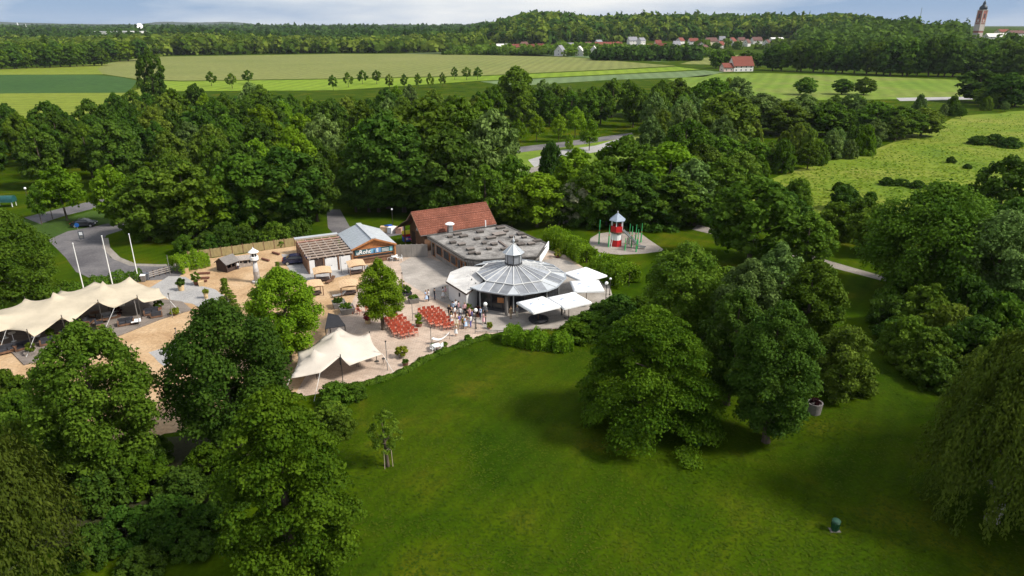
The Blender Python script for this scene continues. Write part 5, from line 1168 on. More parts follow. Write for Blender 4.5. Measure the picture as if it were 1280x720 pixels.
# ------------------------------------------------------------------ people
def skin_mesh(joints, edges, radii, root, name):
    me = bpy.data.meshes.new(name); me.from_pydata(joints, edges, []); o = bpy.data.objects.new(name, me); C.objects.link(o)
    sk = o.modifiers.new('skin', 'SKIN'); sk.use_smooth_shade = True
    for i, r in enumerate(radii): me.skin_vertices[0].data[i].radius = (r if isinstance(r, tuple) else (r, r))
    me.skin_vertices[0].data[root].use_root = True
    o.modifiers.new('sub', 'SUBSURF').levels = 1
    dg = bpy.context.evaluated_depsgraph_get(); dg.update(); out = bpy.data.meshes.new_from_object(o.evaluated_get(dg)); bpy.data.objects.remove(o); return out
def body(name, armL, armR, stride=0.0, sleeves=True, skirt=False, lean=0.0):
    """arm* = (elbow, hand) as offsets from the shoulder; figure 1.72 m tall facing -y"""
    J = [(0,.0,.95),(0,.01,1.12),(0,.015,1.34),(0,.01,1.47),(0,-.01,1.56),(0,-.015,1.66)]; Rr = [(.15,.11),(.135,.10),(.17,.11),(.058,.058),(.075,.09),(.07,.085)]
    E_ = [(0,1),(1,2),(2,3),(3,4),(4,5)]; hands = []
    for s, arm in ((-1, armL), (1, armR)):
        sh = len(J); J.append((s*.19, .015, 1.40)); Rr.append(.058); E_.append((2, sh))
        e_, h_ = arm; el = (s*(.19 + e_[0]), .015 + e_[1], 1.40 + e_[2]); hd = (s*(.19 + h_[0]), .015 + h_[1], 1.40 + h_[2])
        J += [el, hd]; Rr += [.046, .032]; E_ += [(sh, sh+1), (sh+1, sh+2)]; hands.append((Vector(el), Vector(hd)))
    for s in (-1, 1):
        hp = len(J); st = s * stride
        J += [(s*.095, 0, .88), (s*.10, -.03 - st*.28, .50), (s*.105, .02 - st*.42 + (.1 if st < 0 else 0), .09), (s*.115, -.11 - st*.42 + (.1 if st < 0 else 0), .035)]
        Rr += [.088, .062, .042, .035]; E_ += [(0, hp), (hp, hp+1), (hp+1, hp+2), (hp+2, hp+3)]
    me = skin_mesh(J, E_, Rr, 0, name)
    bm = bmesh.new(); bm.from_mesh(me)
    for f in bm.faces:
        c = f.calc_center_median(); ax = abs(c.x)
        hz = max(h[1].z for h in hands)
        if c.z > 1.46: f.material_index = 0
        elif c.z < .085: f.material_index = 4
        elif c.z < .93 and ax < .17 + abs(stride)*.05 and min((c - h[1]).length for h in hands) > .1: f.material_index = 2 if not skirt else (0 if c.z < .5 else 2)
        elif min((c - h[1]).length for h in hands) < (.09 if sleeves else .30): f.material_index = 0
        else: f.material_index = 1
        f.smooth = True
    def tubebm(pts, rs, n, mi):
        mb = MB().tube(pts, rs, n); vs = [bm.verts.new(v) for v in mb.v]
        for q in mb.f: f = bm.faces.new([vs[i] for i in q]); f.material_index = mi; f.smooth = True
    for s, (el, hd) in zip((-1, 1), hands):                      # palm, four fingers and thumb
        d = (hd - el).normalized(); w = d.cross(Vector((0, 1, .2))).normalized()
        tubebm([hd - d*.02, hd + d*.05, hd + d*.09], [.03, .04, .034], 6, 0)
        for k in range(4): o = hd + d*.085 + w*(k-1.5)*.018; L2 = (.055, .07, .075, .06)[k]; tubebm([o, o + d*L2*.6, o + d*L2 + Vector((0, -.02, 0))], [.0095, .009, .006], 5, 0)
        o = hd + d*.03 - w*.035; tubebm([o, o - w*.02 + d*.03, o - w*.022 + d*.06], [.011, .010, .007], 5, 0)
    tubebm([(0, -.095, 1.60), (0, -.125, 1.585)], [.008, .016], 5, 0)  # nose
    for s in (-1, 1):
        tubebm([(s*.032, -.088, 1.625), (s*.032, -.102, 1.625)], [.013, .010], 6, 3); tubebm([(s*.078, .0, 1.59), (s*.09, .015, 1.62)], [.02, .016], 5, 0)
    tubebm([(-.02, -.098, 1.545), (.02, -.098, 1.545)], [.006, .006], 5, 2 if False else 0)
    bm.to_mesh(me); bm.free(); return me
def hairmesh(long):
    m = MB(); prof = [(.10, 1.585 if not long else 1.46), (.105, 1.64), (.095, 1.70), (.06, 1.745), (.01, 1.76)]; n = 12; V = []; F = []
    for i, (r, z) in enumerate(prof):
        for k in range(n):
            a = k*2*math.pi/n; zz = z + (.075 if (math.sin(a) < -.5 and i == 0 and not long) else (.20 if (math.sin(a) < -.3 and i == 0) else 0))
            V.append((r*math.cos(a)*.92, r*math.sin(a)*1.02 - .005 + (.012 if i == 0 else 0), zz))
    for i in range(len(prof)-1):
        for k in range(n): F.append((i*n+k, i*n+(k+1) % n, (i+1)*n+(k+1) % n, (i+1)*n+k))
    F.append(tuple((len(prof)-1)*n + k for k in range(n))); return m.add(V, F).mesh('hair', True)
A_dn = ((.05, .02, -.28), (.06, -.06, -.53)); A_bent = ((.07, .02, -.27), (.02, -.24, -.17)); A_hold = ((.06, .0, -.27), (-.02, -.26, -.28)); A_up = ((.10, -.05, -.24), (.03, -.22, .02)); A_hip = ((.18, .08, -.24), (.02, .0, -.40))
BOD = {'stand': body('body', A_dn, A_dn), 'drink': body('body', A_dn, A_bent), 'talk': body('body', A_hold, A_hold), 'walk': body('body', ((.05, .1, -.26), (.06, .16, -.5)), ((.05, -.08, -.27), (.05, -.2, -.48)), .6), 'wave': body('body', A_hip, A_up),
       'dress': body('body', A_dn, A_bent, 0, False, True), 'dress2': body('body', A_hold, A_dn, .25, False, True)}
HS, HL = hairmesh(False), hairmesh(True)
def skirtmesh():
    m = MB(); prof = [(.15, 1.0), (.20, .86), (.25, .62), (.29, .45)]; n = 14; V = []; F = []
    for i, (r, z) in enumerate(prof):
        for k in range(n): a = k*2*math.pi/n; q = r * (1 + .05*i*math.sin(4*a)); V.append((q*math.cos(a), q*.8*math.sin(a), z))
    for i in range(3):
        for k in range(n): F.append((i*n+k, (i+1)*n+k, (i+1)*n+(k+1) % n, i*n+(k+1) % n))
    return m.add(V, F).mesh('skirt', True)
SKM = skirtmesh()
PCOL = {'black': (.012, .012, .014), 'navy': (.016, .022, .06), 'white': (.72, .72, .72), 'cream': (.62, .56, .44), 'lightblue': (.38, .50, .68), 'pink': (.70, .40, .42), 'tan': (.36, .25, .15), 'grey': (.22, .22, .23), 'red': (.35, .02, .03), 'olive': (.20, .16, .03), 'purple': (.16, .15, .42), 'rust': (.30, .10, .05), 'skin': (.50, .30, .21), 'hair_dark': (.018, .012, .009), 'hair_brown': (.07, .04, .02), 'hair_fair': (.32, .22, .10)}
for k, c in PCOL.items(): mat('p_' + k, c, .8, .12, 6)
def person(u, v, pose, top, bot, hair, rz, label, sc=1.0, group=None, z=.026):
    e = thing('person', label, 'person', (*G(u, v, z), z), rz, group, (sc, sc, sc)); me = BOD[pose]
    if not me.materials:
        for q in ('skin', 'white', 'navy', 'hair_dark', 'black'): me.materials.append(M['p_' + q])
    o = bpy.data.objects.new('body', me); link(o, e)
    for i, q in enumerate(('skin', top, bot, 'hair_dark', 'black')): o.material_slots[i].link = 'OBJECT'; o.material_slots[i].material = M['p_' + q]
    for nm, m2, mm in (('hair', HL if pose.startswith('dress') else HS, hair),) + ((('skirt', SKM, bot),) if pose.startswith('dress') else ()):
        if not m2.materials: m2.materials.append(M['p_' + mm])
        h = bpy.data.objects.new(nm, m2); link(h, e); h.material_slots[0].link = 'OBJECT'; h.material_slots[0].material = M['p_' + mm]
GUESTS = [
 (561.5, 396.5, 'drink', 'black', 'black', 'hair_fair', 2.6, 'person in a black suit at the edge of the crowd by the white wing'),
 (564, 397, 'dress', 'black', 'black', 'hair_dark', .6, 'person in a black dress beside the one in the black suit'),
 (566.5, 391.5, 'stand', 'lightblue', 'grey', 'hair_dark', -.4, 'person in a pale blue shirt against the white wing wall'),
 (570, 389.5, 'talk', 'white', 'navy', 'hair_brown', .8, 'person in a white shirt against the white wing wall'),
 (573.5, 391, 'drink', 'pink', 'grey', 'hair_dark', 2.0, 'person in a pink shirt holding a glass by the white wall'),
 (569, 397.5, 'talk', 'white', 'rust', 'hair_dark', 1.2, 'person with white top and rust trousers in the crowd'),
 (575.5, 398.5, 'stand', 'white', 'navy', 'hair_dark', 3.0, 'person in a bright white shirt seen from behind amid the crowd'),
 (581, 393, 'drink', 'pink', 'black', 'hair_fair', .2, 'person in a pale pink jacket behind the crowd'),
 (583.5, 400.5, 'dress', 'black', 'black', 'hair_dark', 2.2, 'person in a short black dress in the middle of the crowd'),
 (587, 399, 'wave', 'pink', 'red', 'hair_brown', -.8, 'person in pink and red raising a hand'),
 (590, 402, 'talk', 'purple', 'navy', 'hair_fair', -1.2, 'person in a violet top at the lamp side of the crowd'),
 (574, 408, 'stand', 'purple', 'red', 'hair_brown', .4, 'person in a violet shirt and red trousers in front of the crowd'),
 (578.5, 411, 'drink', 'olive', 'black', 'hair_dark', 2.9, 'person in an ochre waistcoat and black trousers at the front of the crowd'),
 (584.5, 408, 'dress2', 'cream', 'white', 'hair_fair', -.3, 'person in a white and cream dress at the front of the crowd'),
 (582, 411, 'dress', 'lightblue', 'lightblue', 'hair_brown', 1.0, 'person in a light blue dress at the front of the crowd'),
 (588.5, 409, 'stand', 'white', 'purple', 'hair_dark', -2.0, 'person in white top and violet trousers beside the dark rail post'),
 (564.5, 407, 'dress2', 'white', 'white', 'hair_fair', 1.5, 'person in a long white dress beside the red chairs'),
 (570, 420, 'dress', 'white', 'white', 'hair_fair', -1.0, 'person in a white dress at the end of the red chair rows'),
 (572, 412.5, 'stand', 'cream', 'tan', 'hair_fair', .5, 'person in cream top near the last red chairs'),
 (600.5, 399, 'drink', 'lightblue', 'navy', 'hair_brown', -.9, 'person in a light blue shirt and navy trousers by the globe lamp'),
 (604.5, 405, 'dress2', 'pink', 'pink', 'hair_dark', 1.9, 'person in a pale pink dress beside the globe lamp'),
 (606.5, 396, 'stand', 'grey', 'black', 'hair_dark', 0, 'person in grey behind the globe lamp'),
 (638.5, 398.5, 'stand', 'tan', 'tan', 'hair_brown', .6, 'person in tan clothes standing alone before the pavilion shop front'),
 (646.5, 397, 'drink', 'grey', 'cream', 'hair_fair', -.6, 'person in grey and cream before the pavilion shop front'),
 (536, 376.5, 'talk', 'white', 'navy', 'hair_brown', -1.2, 'person in white shirt and navy trousers in the courtyard group of three'),
 (533, 377, 'dress', 'lightblue', 'lightblue', 'hair_fair', .9, 'person in a light blue dress in the group of three in the grey courtyard'),
 (543.5, 375, 'stand', 'black', 'navy', 'hair_dark', 2.0, 'person in black in the grey courtyard beside the group'),
 (554, 373, 'dress2', 'white', 'white', 'hair_dark', 1.4, 'person in white beside the corner of the white wing'),
 (557, 372, 'walk', 'pink', 'cream', 'hair_fair', -1.6, 'person in pale pink walking past the corner of the white wing'),
 (298, 337, 'stand', 'white', 'navy', 'hair_brown', .3, 'child in white standing at the play huts'),
 (702, 394, 'drink', 'black', 'black', 'hair_fair', 1.0, 'person in black seated side of the parasols near the hedge'),
 (706, 392, 'talk', 'pink', 'black', 'hair_fair', -1.4, 'person in pale pink beside the person in black under the parasols'),
 (692, 352, 'stand', 'red', 'navy', 'hair_dark', .8, 'person in red behind the pavilion near the rear parasols'),
]
for g in GUESTS:
    person(*g[:7], g[7], sc=.98 + .06 * ((len(g[7]) * 5 % 7) / 7 - .5) if 'child' not in g[7] else .72, group='guests')

# ------------------------------------------------------------------ trees close by
hero(370, 716, 4.3, 14.3, 'leaf_hornbeam', 11, 'tall egg shaped hornbeam at the lower lawn edge', 'ovate', 34000, .19, 130, .8, flat=.36, lobe=(.13, .25), droop=.45, rough=.30)
hero(-5, 745, 5.0, 13.6, 'leaf_willow', 12, 'weeping birch with hanging dark twigs at the bottom left corner', 'oval', 32000, .145, 230, 1.0, weep=True, elong=2.6, bark='bark_pale', name='weeping_tree')
hero(142, 598, 4.4, 13.8, 'leaf_mid', 13, 'round dark green tree in front of the cream tent', 'round', 26000, .22, 110)
hero(297, 556, 4.9, 13.6, 'leaf_dark', 14, 'full blue-green maple beside the off-white tent', 'round', 30000, .22, 120)
hero(362, 452, 3.9, 10.9, 'leaf_lime', 15, 'bright fresh green maple behind the off-white tent', 'round', 20000, .21, 80)
hero(479, 412, 2.75, 9.0, 'leaf_lime', 16, 'bright green young tree standing in the paved courtyard beside the red chairs', 'oval', 15000, .17, 80, 2.3, lobe=(.18, .32))
hero(808, 533, 6.5, 11.8, 'leaf_hornbeam', 17, 'broad spreading hornbeam with layered branches on the lawn', 'dome', 40000, .20, 125, .8, flat=.30, lobe=(.12, .22), droop=.5, rough=.30)
hero(957, 552, 3.7, 13.2, 'leaf_dark', 18, 'dark whitebeam with visible trunk on the lawn beside the concrete planter', 'round', 26000, .2, 100)
hero(908, 505, 3.1, 12.0, 'leaf_dark', 19, 'pale-topped dark tree between the hornbeam and the whitebeam', 'round', 18000, .22, 80)
hero(925, 455, 3.6, 12.0, 'leaf_silver', 20, 'grey-green silvery tree behind the whitebeam', 'round', 18000, .24, 80)
hero(1003, 455, 3.5, 12.0, 'leaf_mid', 21, 'mid green round tree behind the whitebeam, right of the silvery one', 'round', 18000, .24, 80)
hero(962, 425, 3.2, 11.8, 'leaf_silver', 22, 'pale silver-topped tree at the back of the lawn group', 'round', 13000, .24, 70)
hero(850, 425, 4.7, 11.8, 'leaf_mid', 23, 'dense olive-green tree behind the broad hornbeam', 'round', 20000, .24, 90)
hero(898, 418, 2.8, 8.5, 'leaf_mid', 24, 'smaller green tree beside the footpath behind the lawn group', 'round', 11000, .24, 60)
hero(1048, 492, 3.3, 7.2, 'leaf_olive', 25, 'bushy olive shrub tree right of the concrete planter', 'dome', 13000, .22, 60, .3)
hero(1240, 650, 5.0, 17.2, 'leaf_willow', 26, 'large weeping willow-like birch at the right edge of the lawn', 'oval', 48000, .145, 250, 1.0, weep=True, elong=2.6, bark='bark_pale', name='weeping_tree')
hero(1155, 372, 9.0, 15.5, 'leaf_mid', 27, 'huge round green tree right of the footpath', 'round', 26000, .34, 120)
hero(1232, 395, 6.5, 13.5, 'leaf_silver', 28, 'grey-green tree at the right edge behind the weeping birch', 'round', 18000, .3, 90)
hero(20, 376, 6.3, 12.2, 'leaf_mid', 29, 'dense dark green round tree left of the entrance road', 'dome', 24000, .26, 100, .5)
hero(288, 402, 2.0, 5.8, 'leaf_olive', 30, 'small open pine in the sand in front of the ornamental lighthouse', 'spire', 3600, .15, 46, .9, flat=.4, lobe=(.16, .30), name='pine_tree')
hero(352, 372, 1.7, 5.2, 'leaf_olive', 31, 'small thin pine behind the bright maple', 'spire', 2400, .15, 36, .9, flat=.4, lobe=(.16, .30), name='pine_tree')
e = hero(485, 583, 1.45, 5.6, 'leaf_mid', 32, 'slender staked sapling on the lawn', 'oval', 1300, .15, 40, 2.0, lobe=(.12, .24))
for k in range(3): a = k * 2.1; obj('stake', MB().tube([(.42*math.cos(a), .42*math.sin(a), 0), (.36*math.cos(a), .36*math.sin(a), 1.9)], .035, 6), 'wood_pale', e)
obj('stake_tie', MB().lathe([(.40, 1.7), (.40, 1.78)], 3), 'wood_pale', e)

UNDER = 'TONE leafy shrub in the thicket below the cream tent and the maple'
srnd = random.Random(31)
TONE = {'leaf_dark': 'dark ', 'leaf_mid': 'mid green ', 'leaf_hornbeam': 'yellowish ', 'leaf_olive': 'olive ', 'leaf_bright': 'bright '}
def bush_px(u, vtop, w, h, leaf, label, group=None, name='shrub', **kw): return tree_px(u, vtop, w, h, leaf, 'bush', label.replace('TONE ', TONE[leaf]), cat='shrub', name=name, group=group, **kw)
for u, v, w, h in ((120,590,70,3.0),(175,575,70,2.6),(225,590,70,2.4),(255,560,60,3.0),(205,625,70,2.2),(150,640,70,2.4),(250,635,60,2.0),(110,660,60,2.6),(285,600,50,2.2),(180,545,60,3.0),(60,560,60,3.5),(240,670,50,1.4),(170,690,60,1.8),(215,655,60,1.6)):
    bush_px(u, v, w, h, srnd.choice(['leaf_dark', 'leaf_dark', 'leaf_dark', 'leaf_hornbeam']), UNDER, 'shrubs of the thicket')  # mostly dark leaves: shade of the thicket put into the leaf colour
for u, v, w, h in ((418,480,50,2.0),(412,505,55,2.2),(425,520,40,1.8),(440,482,34,1.4)): bush_px(u, v, w, h, 'leaf_mid', 'light green shrub below the guy rope of the off-white tent', 'shrubs under the off-white tent')
for u, v, w, h in ((-5,468,70,3.8),(20,490,50,3.0),(5,530,60,3.5)): bush_px(u, v, w, h, 'leaf_mid', 'green shrub at the left edge beside the sand', 'shrubs at the left edge')
# clipped hedges
def hedge(name, label, pts, w, h, leaf, n, seed, ls=.16):
    rng = np.random.default_rng(seed); P = [np.array(G(u, v)) for u, v in pts]; seg = [np.linalg.norm(P[i+1]-P[i]) for i in range(len(P)-1)]; tot = sum(seg)
    s = rng.uniform(0, tot, n); acc = np.cumsum([0] + seg); pos = np.zeros((n, 3)); k = np.clip(np.searchsorted(acc, s) - 1, 0, len(seg) - 1)
    A = np.array([P[i] for i in k]); B = np.array([P[i+1] for i in k]); t = ((s - acc[k]) / np.array(seg)[k])[:, None]; base = A + (B - A) * t
    dr = (B - A) / np.linalg.norm(B - A, axis=1, keepdims=True); nr = np.stack([-dr[:, 1], dr[:, 0]], 1)
    th = rng.uniform(0, np.pi, n); rad = 1 + rng.normal(0, .08, n); bulge = 1 + .16*np.sin(s*2.1) + .10*np.sin(s*5.3+1)
    off = np.cos(th) * w / 2 * rad * bulge; z = np.abs(np.sin(th)) ** .6 * h * rad * bulge
    pos[:, :2] = base + nr * off[:, None]; pos[:, 2] = z * np.where(rng.uniform(0, 1, n) < .75, 1, rng.uniform(.1, 1, n))
    N = np.concatenate([nr * np.cos(th)[:, None], np.sin(th)[:, None]], 1) + rng.normal(size=(n, 3)) * .5; N /= np.linalg.norm(N, axis=1, keepdims=True)
    o = P[0]; pos[:, :2] -= o
    e = thing(name, label, 'hedge', (o[0], o[1], 0)); obj('foliage', quads_mesh('foliage', pos, N, ls, rng.uniform(0, 1, n)*.6 + .4*(.5+.5*np.sin(s*3)), rng, 1.4), leaf, e)
    m = MB(); q = np.arange(.4, tot, 1.2)
    for sv in q:
        i = min(len(seg)-1, int(np.searchsorted(acc, sv)) - 1); p = P[i] + (P[i+1]-P[i]) * ((sv-acc[i])/seg[i]) - o; m.tube([(p[0], p[1], -.05), (p[0]+.05, p[1], h*.8)], [.06, .03], 5)
    obj('stem', m, 'bark', e)
hedge('hedge', 'bright green hedge between the terrace and the lawn in front of the pavilion', [(634,426),(660,432),(690,436),(716,436)], 2.2, 1.7, 'leaf_bright', 9000, 51)
hedge('hedge', 'clipped green hedge between the entrance road and the cream tent', [(-40,404),(20,385),(70,374),(110,362),(150,352),(178,350)], 1.6, 1.4, 'leaf_mid', 9000, 52)
hedge('hedge', 'green hedge at the corner of the sand yard beside the pale cube planter', [(219,342),(238,335),(262,331)], 2.6, 2.2, 'leaf_bright', 5000, 53)
hedge('hedge', 'dense green hedge between the flat restaurant and the playground', [(690,302),(702,309),(718,318),(735,330)], 3.2, 2.3, 'leaf_bright', 12000, 54, .2)
hedge('hedge', 'round clipped hedge behind the parasols and globe lamps', [(748,342),(768,350),(788,358)], 4.0, 2.6, 'leaf_bright', 10000, 55, .2)
hedge('grass_border', 'low ragged grass border along the edge between terrace and lawn', [(432,487),(480,475),(507,465),(530,451),(560,438.5),(590,428),(612,421.5),(636,424)], .9, .38, 'leaf_mid', 9000, 56, .13)
LWN = 'TONE shrub in the bed between the parasols and the broad hornbeam'
for u, v, w, h in ((738,392,60,2.6),(758,378,50,2.6),(775,370,50,2.6),(722,405,50,2.0),(780,392,50,3.0),(800,372,40,2.2)): bush_px(u, v, w, h, srnd.choice(['leaf_mid', 'leaf_hornbeam', 'leaf_dark']), LWN, 'shrubs in the bed by the parasols')
RS = 'TONE shrub in the border right of the lawn below the huge round tree'
for u, v, w, h in ((1118,372,60,4.0),(1140,398,66,4.2),(1165,360,80,5.5),(1165,415,80,4.5),(1195,385,80,5),(1160,440,56,3.0),(1225,400,80,5),(1180,450,60,3),(1128,350,54,4.0),(1240,440,70,4),(1260,370,70,6),(1178,468,40,1.6),(1118,402,40,2.4),(1215,350,80,7),(1275,420,70,6)):
    bush_px(u, v, w, h, srnd.choice(['leaf_mid', 'leaf_dark', 'leaf_mid', 'leaf_olive']), RS, 'shrubs of the right border')
# unseen trees added beyond the right edge to shade the front of the lawn
for x, y, r, h in ((52, 44, 7, 24), (54, 33, 8, 26), (50, 21, 7, 24), (64, 46, 8, 27), (62, 30, 8, 27), (44, 9, 6, 22)): plant(x, y, r, h, 'leaf_dark', 'round', 'tall unseen tree added beyond the weeping birch to shade the lawn', group='shade trees added beyond the right edge')

# ------------------------------------------------------------------ trees of the middle distance
WOOD = 'trees of the wood around the courtyard'
def wl(leaf, where):
    return {'leaf_dark': 'dark green', 'leaf_mid': 'mid green', 'leaf_bright': 'bright green', 'leaf_olive': 'olive green', 'leaf_silver': 'silvery grey-green', 'leaf_willow': 'brownish green', 'leaf_hornbeam': 'deep yellow-green', 'leaf_blossom': 'white blossoming', 'leaf_copper': 'copper red'}[leaf] + ' tree ' + where
def MT(u, v, w, h, leaf, form='round', where='in the wood behind the courtyard', **kw):
    ym = kw.pop('ymin', 0)
    if G(u, v, h)[1] < ym: h = CAMH - ym * CAMH / G(u, v, 0)[1]
    if h < 6.8 and form == 'round': form = 'bush'
    if form == 'bush': return tree_px(u, v, w, h, leaf, form, wl(leaf, where).replace(' tree ', ' shrub '), group=kw.pop('group', WOOD).replace('trees', 'shrubs'), cat='shrub', name='shrub', **kw)
    return tree_px(u, v, w, h, leaf, form, wl(leaf, where), group=kw.pop('group', WOOD), **kw)
W1 = 'at the wood edge above the timber fence'
for a in ((68,208,54,10.5,'leaf_bright','young'),(132,208,50,11,'leaf_bright','round')): MT(*a, where='beside the entrance road')
for a in ((178,212,80,13,'leaf_mid'),(225,205,90,14,'leaf_mid'),(258,226,70,12,'leaf_bright'),(298,194,85,15,'leaf_mid'),(352,186,100,15.5,'leaf_dark'),(388,196,60,13,'leaf_dark'),(158,236,50,10,'leaf_mid'),(215,248,60,10,'leaf_dark'),(300,236,60,11,'leaf_dark'),(365,238,50,11,'leaf_dark'),(330,215,70,11,'leaf_mid'),(275,250,50,9,'leaf_dark'),(340,256,50,8,'leaf_dark'),(240,262,50,7,'leaf_dark'),(190,270,50,7,'leaf_mid')): MT(*a, where=W1, ymin=np.interp(a[0], [150, 240, 390], [114, 117, 127]))
for k in range(16):
    p = FA.lerp(FB, (k + trng.uniform(.1, .9)) / 16) + Vector((trng.uniform(-1, 1) - 1.5, trng.uniform(2.6, 6.5))); Hh = trng.uniform(2.2, 4.0)
    plant(p.x, p.y, Hh * trng.uniform(.55, .75), Hh, trng.choice(['leaf_dark', 'leaf_dark', 'leaf_mid']), 'bush', 'dark shrub on the bank right behind the timber fence', 'shrub', 'shrub', 'shrubs behind the timber fence')
for u, v in ((54, 226), (40, 232)): MT(u, v, 22, 7.5, 'leaf_mid', 'young', where='on the verge of the entrance road')
W2 = 'in the tall clump beyond the service lane'
for a in ((478,142,100,19,'leaf_dark'),(530,126,110,20,'leaf_mid'),(572,124,90,20,'leaf_mid'),(615,140,66,18,'leaf_silver'),(500,170,90,16,'leaf_dark'),(560,165,100,16,'leaf_dark'),(455,180,60,15,'leaf_dark'),(600,178,60,14,'leaf_silver'),(440,205,50,12,'leaf_dark'),(520,205,90,12,'leaf_dark'),(470,215,70,11,'leaf_dark')): MT(*a, where=W2, ymin=134)
W3_ = 'right behind the red-roofed barn'
for a in ((606,208,54,11.5,'leaf_mid'),(640,196,56,12,'leaf_mid'),(672,216,66,10.5,'leaf_bright'),(578,234,56,6.2,'leaf_dark'),(548,238,56,6,'leaf_dark'),(640,232,50,9.5,'leaf_mid')): MT(*a, where=W3_, ymin=123)
W4 = 'behind the playground'
for a in ((745,205,66,11.5,'leaf_mid'),(722,186,60,12,'leaf_bright'),(785,172,80,14,'leaf_mid'),(838,180,90,13.5,'leaf_bright'),(760,235,60,8,'leaf_dark'),(800,215,80,11,'leaf_dark'),(845,218,84,12,'leaf_mid'),(715,228,44,8,'leaf_blossom'),(872,235,60,10,'leaf_mid'),(700,232,40,8,'leaf_dark'),(820,245,70,9,'leaf_dark'),(690,180,34,9,'leaf_dark','bush'),(735,248,50,6,'leaf_dark','bush'),(780,250,50,6,'leaf_dark','bush')): MT(*a, where=W4, ymin=124)
W5 = 'on the verge between the two roads'
for u, v, w, h in ((648,150,20,8),(671,144,20,8.5),(699,144,20,8.5),(720,134,24,10),(738,150,26,9),(712,168,10,6)): MT(u, v, w, h, 'leaf_bright', 'young', where=W5, group='young trees on the verge')
W6 = 'between the playground and the meadow'
for a in ((950,222,104,13.5,'leaf_mid'),(1016,268,66,8.5,'leaf_mid'),(985,240,60,9,'leaf_dark'),(905,200,70,12,'leaf_mid'),(930,190,50,9,'leaf_olive'),(870,200,70,12,'leaf_silver'),(1050,255,50,6,'leaf_mid','bush'),(1085,250,60,7,'leaf_mid','bush'),(1000,225,40,6,'leaf_mid','bush'),(1060,232,40,5,'leaf_dark','bush'),(975,290,30,4,'leaf_dark','bush')): MT(*a, where=W6, group='trees between playground and meadow')
W7 = 'in the willow thicket at the far side of the meadow'
for a in ((912,116,74,17,'leaf_olive'),(893,98,58,17,'leaf_mid'),(925,98,50,16,'leaf_silver'),(862,150,64,14,'leaf_mid'),(955,118,60,13,'leaf_silver'),(985,128,60,11,'leaf_olive'),(1008,118,50,13,'leaf_silver'),(1040,128,56,11,'leaf_mid'),(1068,118,40,12,'leaf_silver'),(1100,128,50,11,'leaf_mid'),(1130,134,56,10,'leaf_mid'),(1158,136,50,9,'leaf_olive'),(905,170,50,9,'leaf_mid'),(880,180,50,9,'leaf_olive')): MT(*a, where=W7, group='trees of the willow thicket')
def inpoly(u, v, P):
    c = False
    for i in range(len(P)):
        (a, b), (c_, d) = P[i], P[i - 1]
        if (b > v) != (d > v) and u < (c_ - a) * (v - b) / (d - b) + a: c = not c
    return c
BAND = [(815,225),(880,170),(960,146),(1180,138),(1290,126),(1300,134),(1200,148),(1140,178),(1060,200),(1000,214),(960,236),(890,262),(830,250)]
wr_ = random.Random(44); k = 0
while k < 95:
    u, v = wr_.uniform(810, 1300), wr_.uniform(124, 262)
    if not inpoly(u, v, BAND): continue
    x, y = G(u, v); Hh = wr_.uniform(3.5, 8.5) * (.75 if u > 1150 else 1); R = Hh * wr_.uniform(.36, .52)
    if any((x-a)**2 + (y-b)**2 < ((R+r)*.6)**2 for a, b, r in TREES): k += .2; continue
    lf = wr_.choice(['leaf_olive', 'leaf_olive', 'leaf_silver', 'leaf_bright', 'leaf_mid', 'leaf_mid'])
    plant(x, y, R, Hh, lf, wr_.choice(['bush', 'bush', 'oval']), sized(wl(lf, W7).replace(' tree ', ' shrub '), R, Hh, 'shrub'), 'shrub', 'shrub', 'shrubs of the willow thicket'); k += 1
W8 = 'at the right edge beside the meadow'
for a in ((1268,198,80,14,'leaf_dark'),(1232,250,80,11,'leaf_mid'),(1275,250,70,12,'leaf_dark'),(1190,232,70,12,'leaf_mid'),(1100,258,60,8,'leaf_mid')): MT(*a, where=W8, group='trees beside the meadow')
for u, v, w, h in ((1225,170,26,2.6),(1245,168,28,3.2),(1265,172,30,3.0),(1110,222,20,1.8),(1128,224,22,1.5),(1148,226,22,1.7),(1170,229,18,1.4),(1190,196,14,1.6),(1050,228,16,2.0),(1210,205,12,1.2),(1090,240,16,1.8)): bush_px(u, v, w, h, 'leaf_dark', 'low dark bramble patch in the bright meadow', 'brambles in the meadow')

mg = np.random.default_rng(9); MP = [(940,258),(985,218),(1080,198),(1150,166),(1200,150),(1300,138),(1340,250),(1200,258),(1060,276),(985,292)]
pts = []
while len(pts) < 9000:
    u, v = mg.uniform(930, 1340), mg.uniform(138, 295)
    if inpoly(u, v, MP) and mg.uniform() < (150 / v) ** .5: pts.append(G(u, v))
pts = np.array(pts); cl = np.sin(pts[:, 0]*.31 + 1.3*np.sin(pts[:, 1]*.11)) * np.sin(pts[:, 1]*.23 + np.sin(pts[:, 0]*.17)); hh = np.clip(.10 + .12*cl, .03, .25) * mg.uniform(.5, 1.3, len(pts))
N = mg.normal(size=(len(pts), 3)) * .35 + np.array([0, 0, 1.3]); N /= np.linalg.norm(N, axis=1, keepdims=True)
me = quads_mesh('meadow_growth', np.concatenate([pts, (hh*.6 + .05)[:, None]], 1), N, .42, np.clip(.35 + .5*cl + mg.uniform(-.3, .3, len(pts)), 0, 1), mg, 1.6)
leafmat('leaf_meadow', (0.085, 0.150, 0.008), (0.165, 0.215, 0.016), .3); tag(struct(obj('meadow_growth', me, 'leaf_meadow'), 'stuff'), 'tall uneven grass and herbs of the bright meadow', 'grass')
lg = np.random.default_rng(19); n = 60000; pp = np.stack([lg.uniform(-32, 46, n), lg.uniform(30, 78, n)], 1); keep = []
TP = TERR + [(366, 498)]
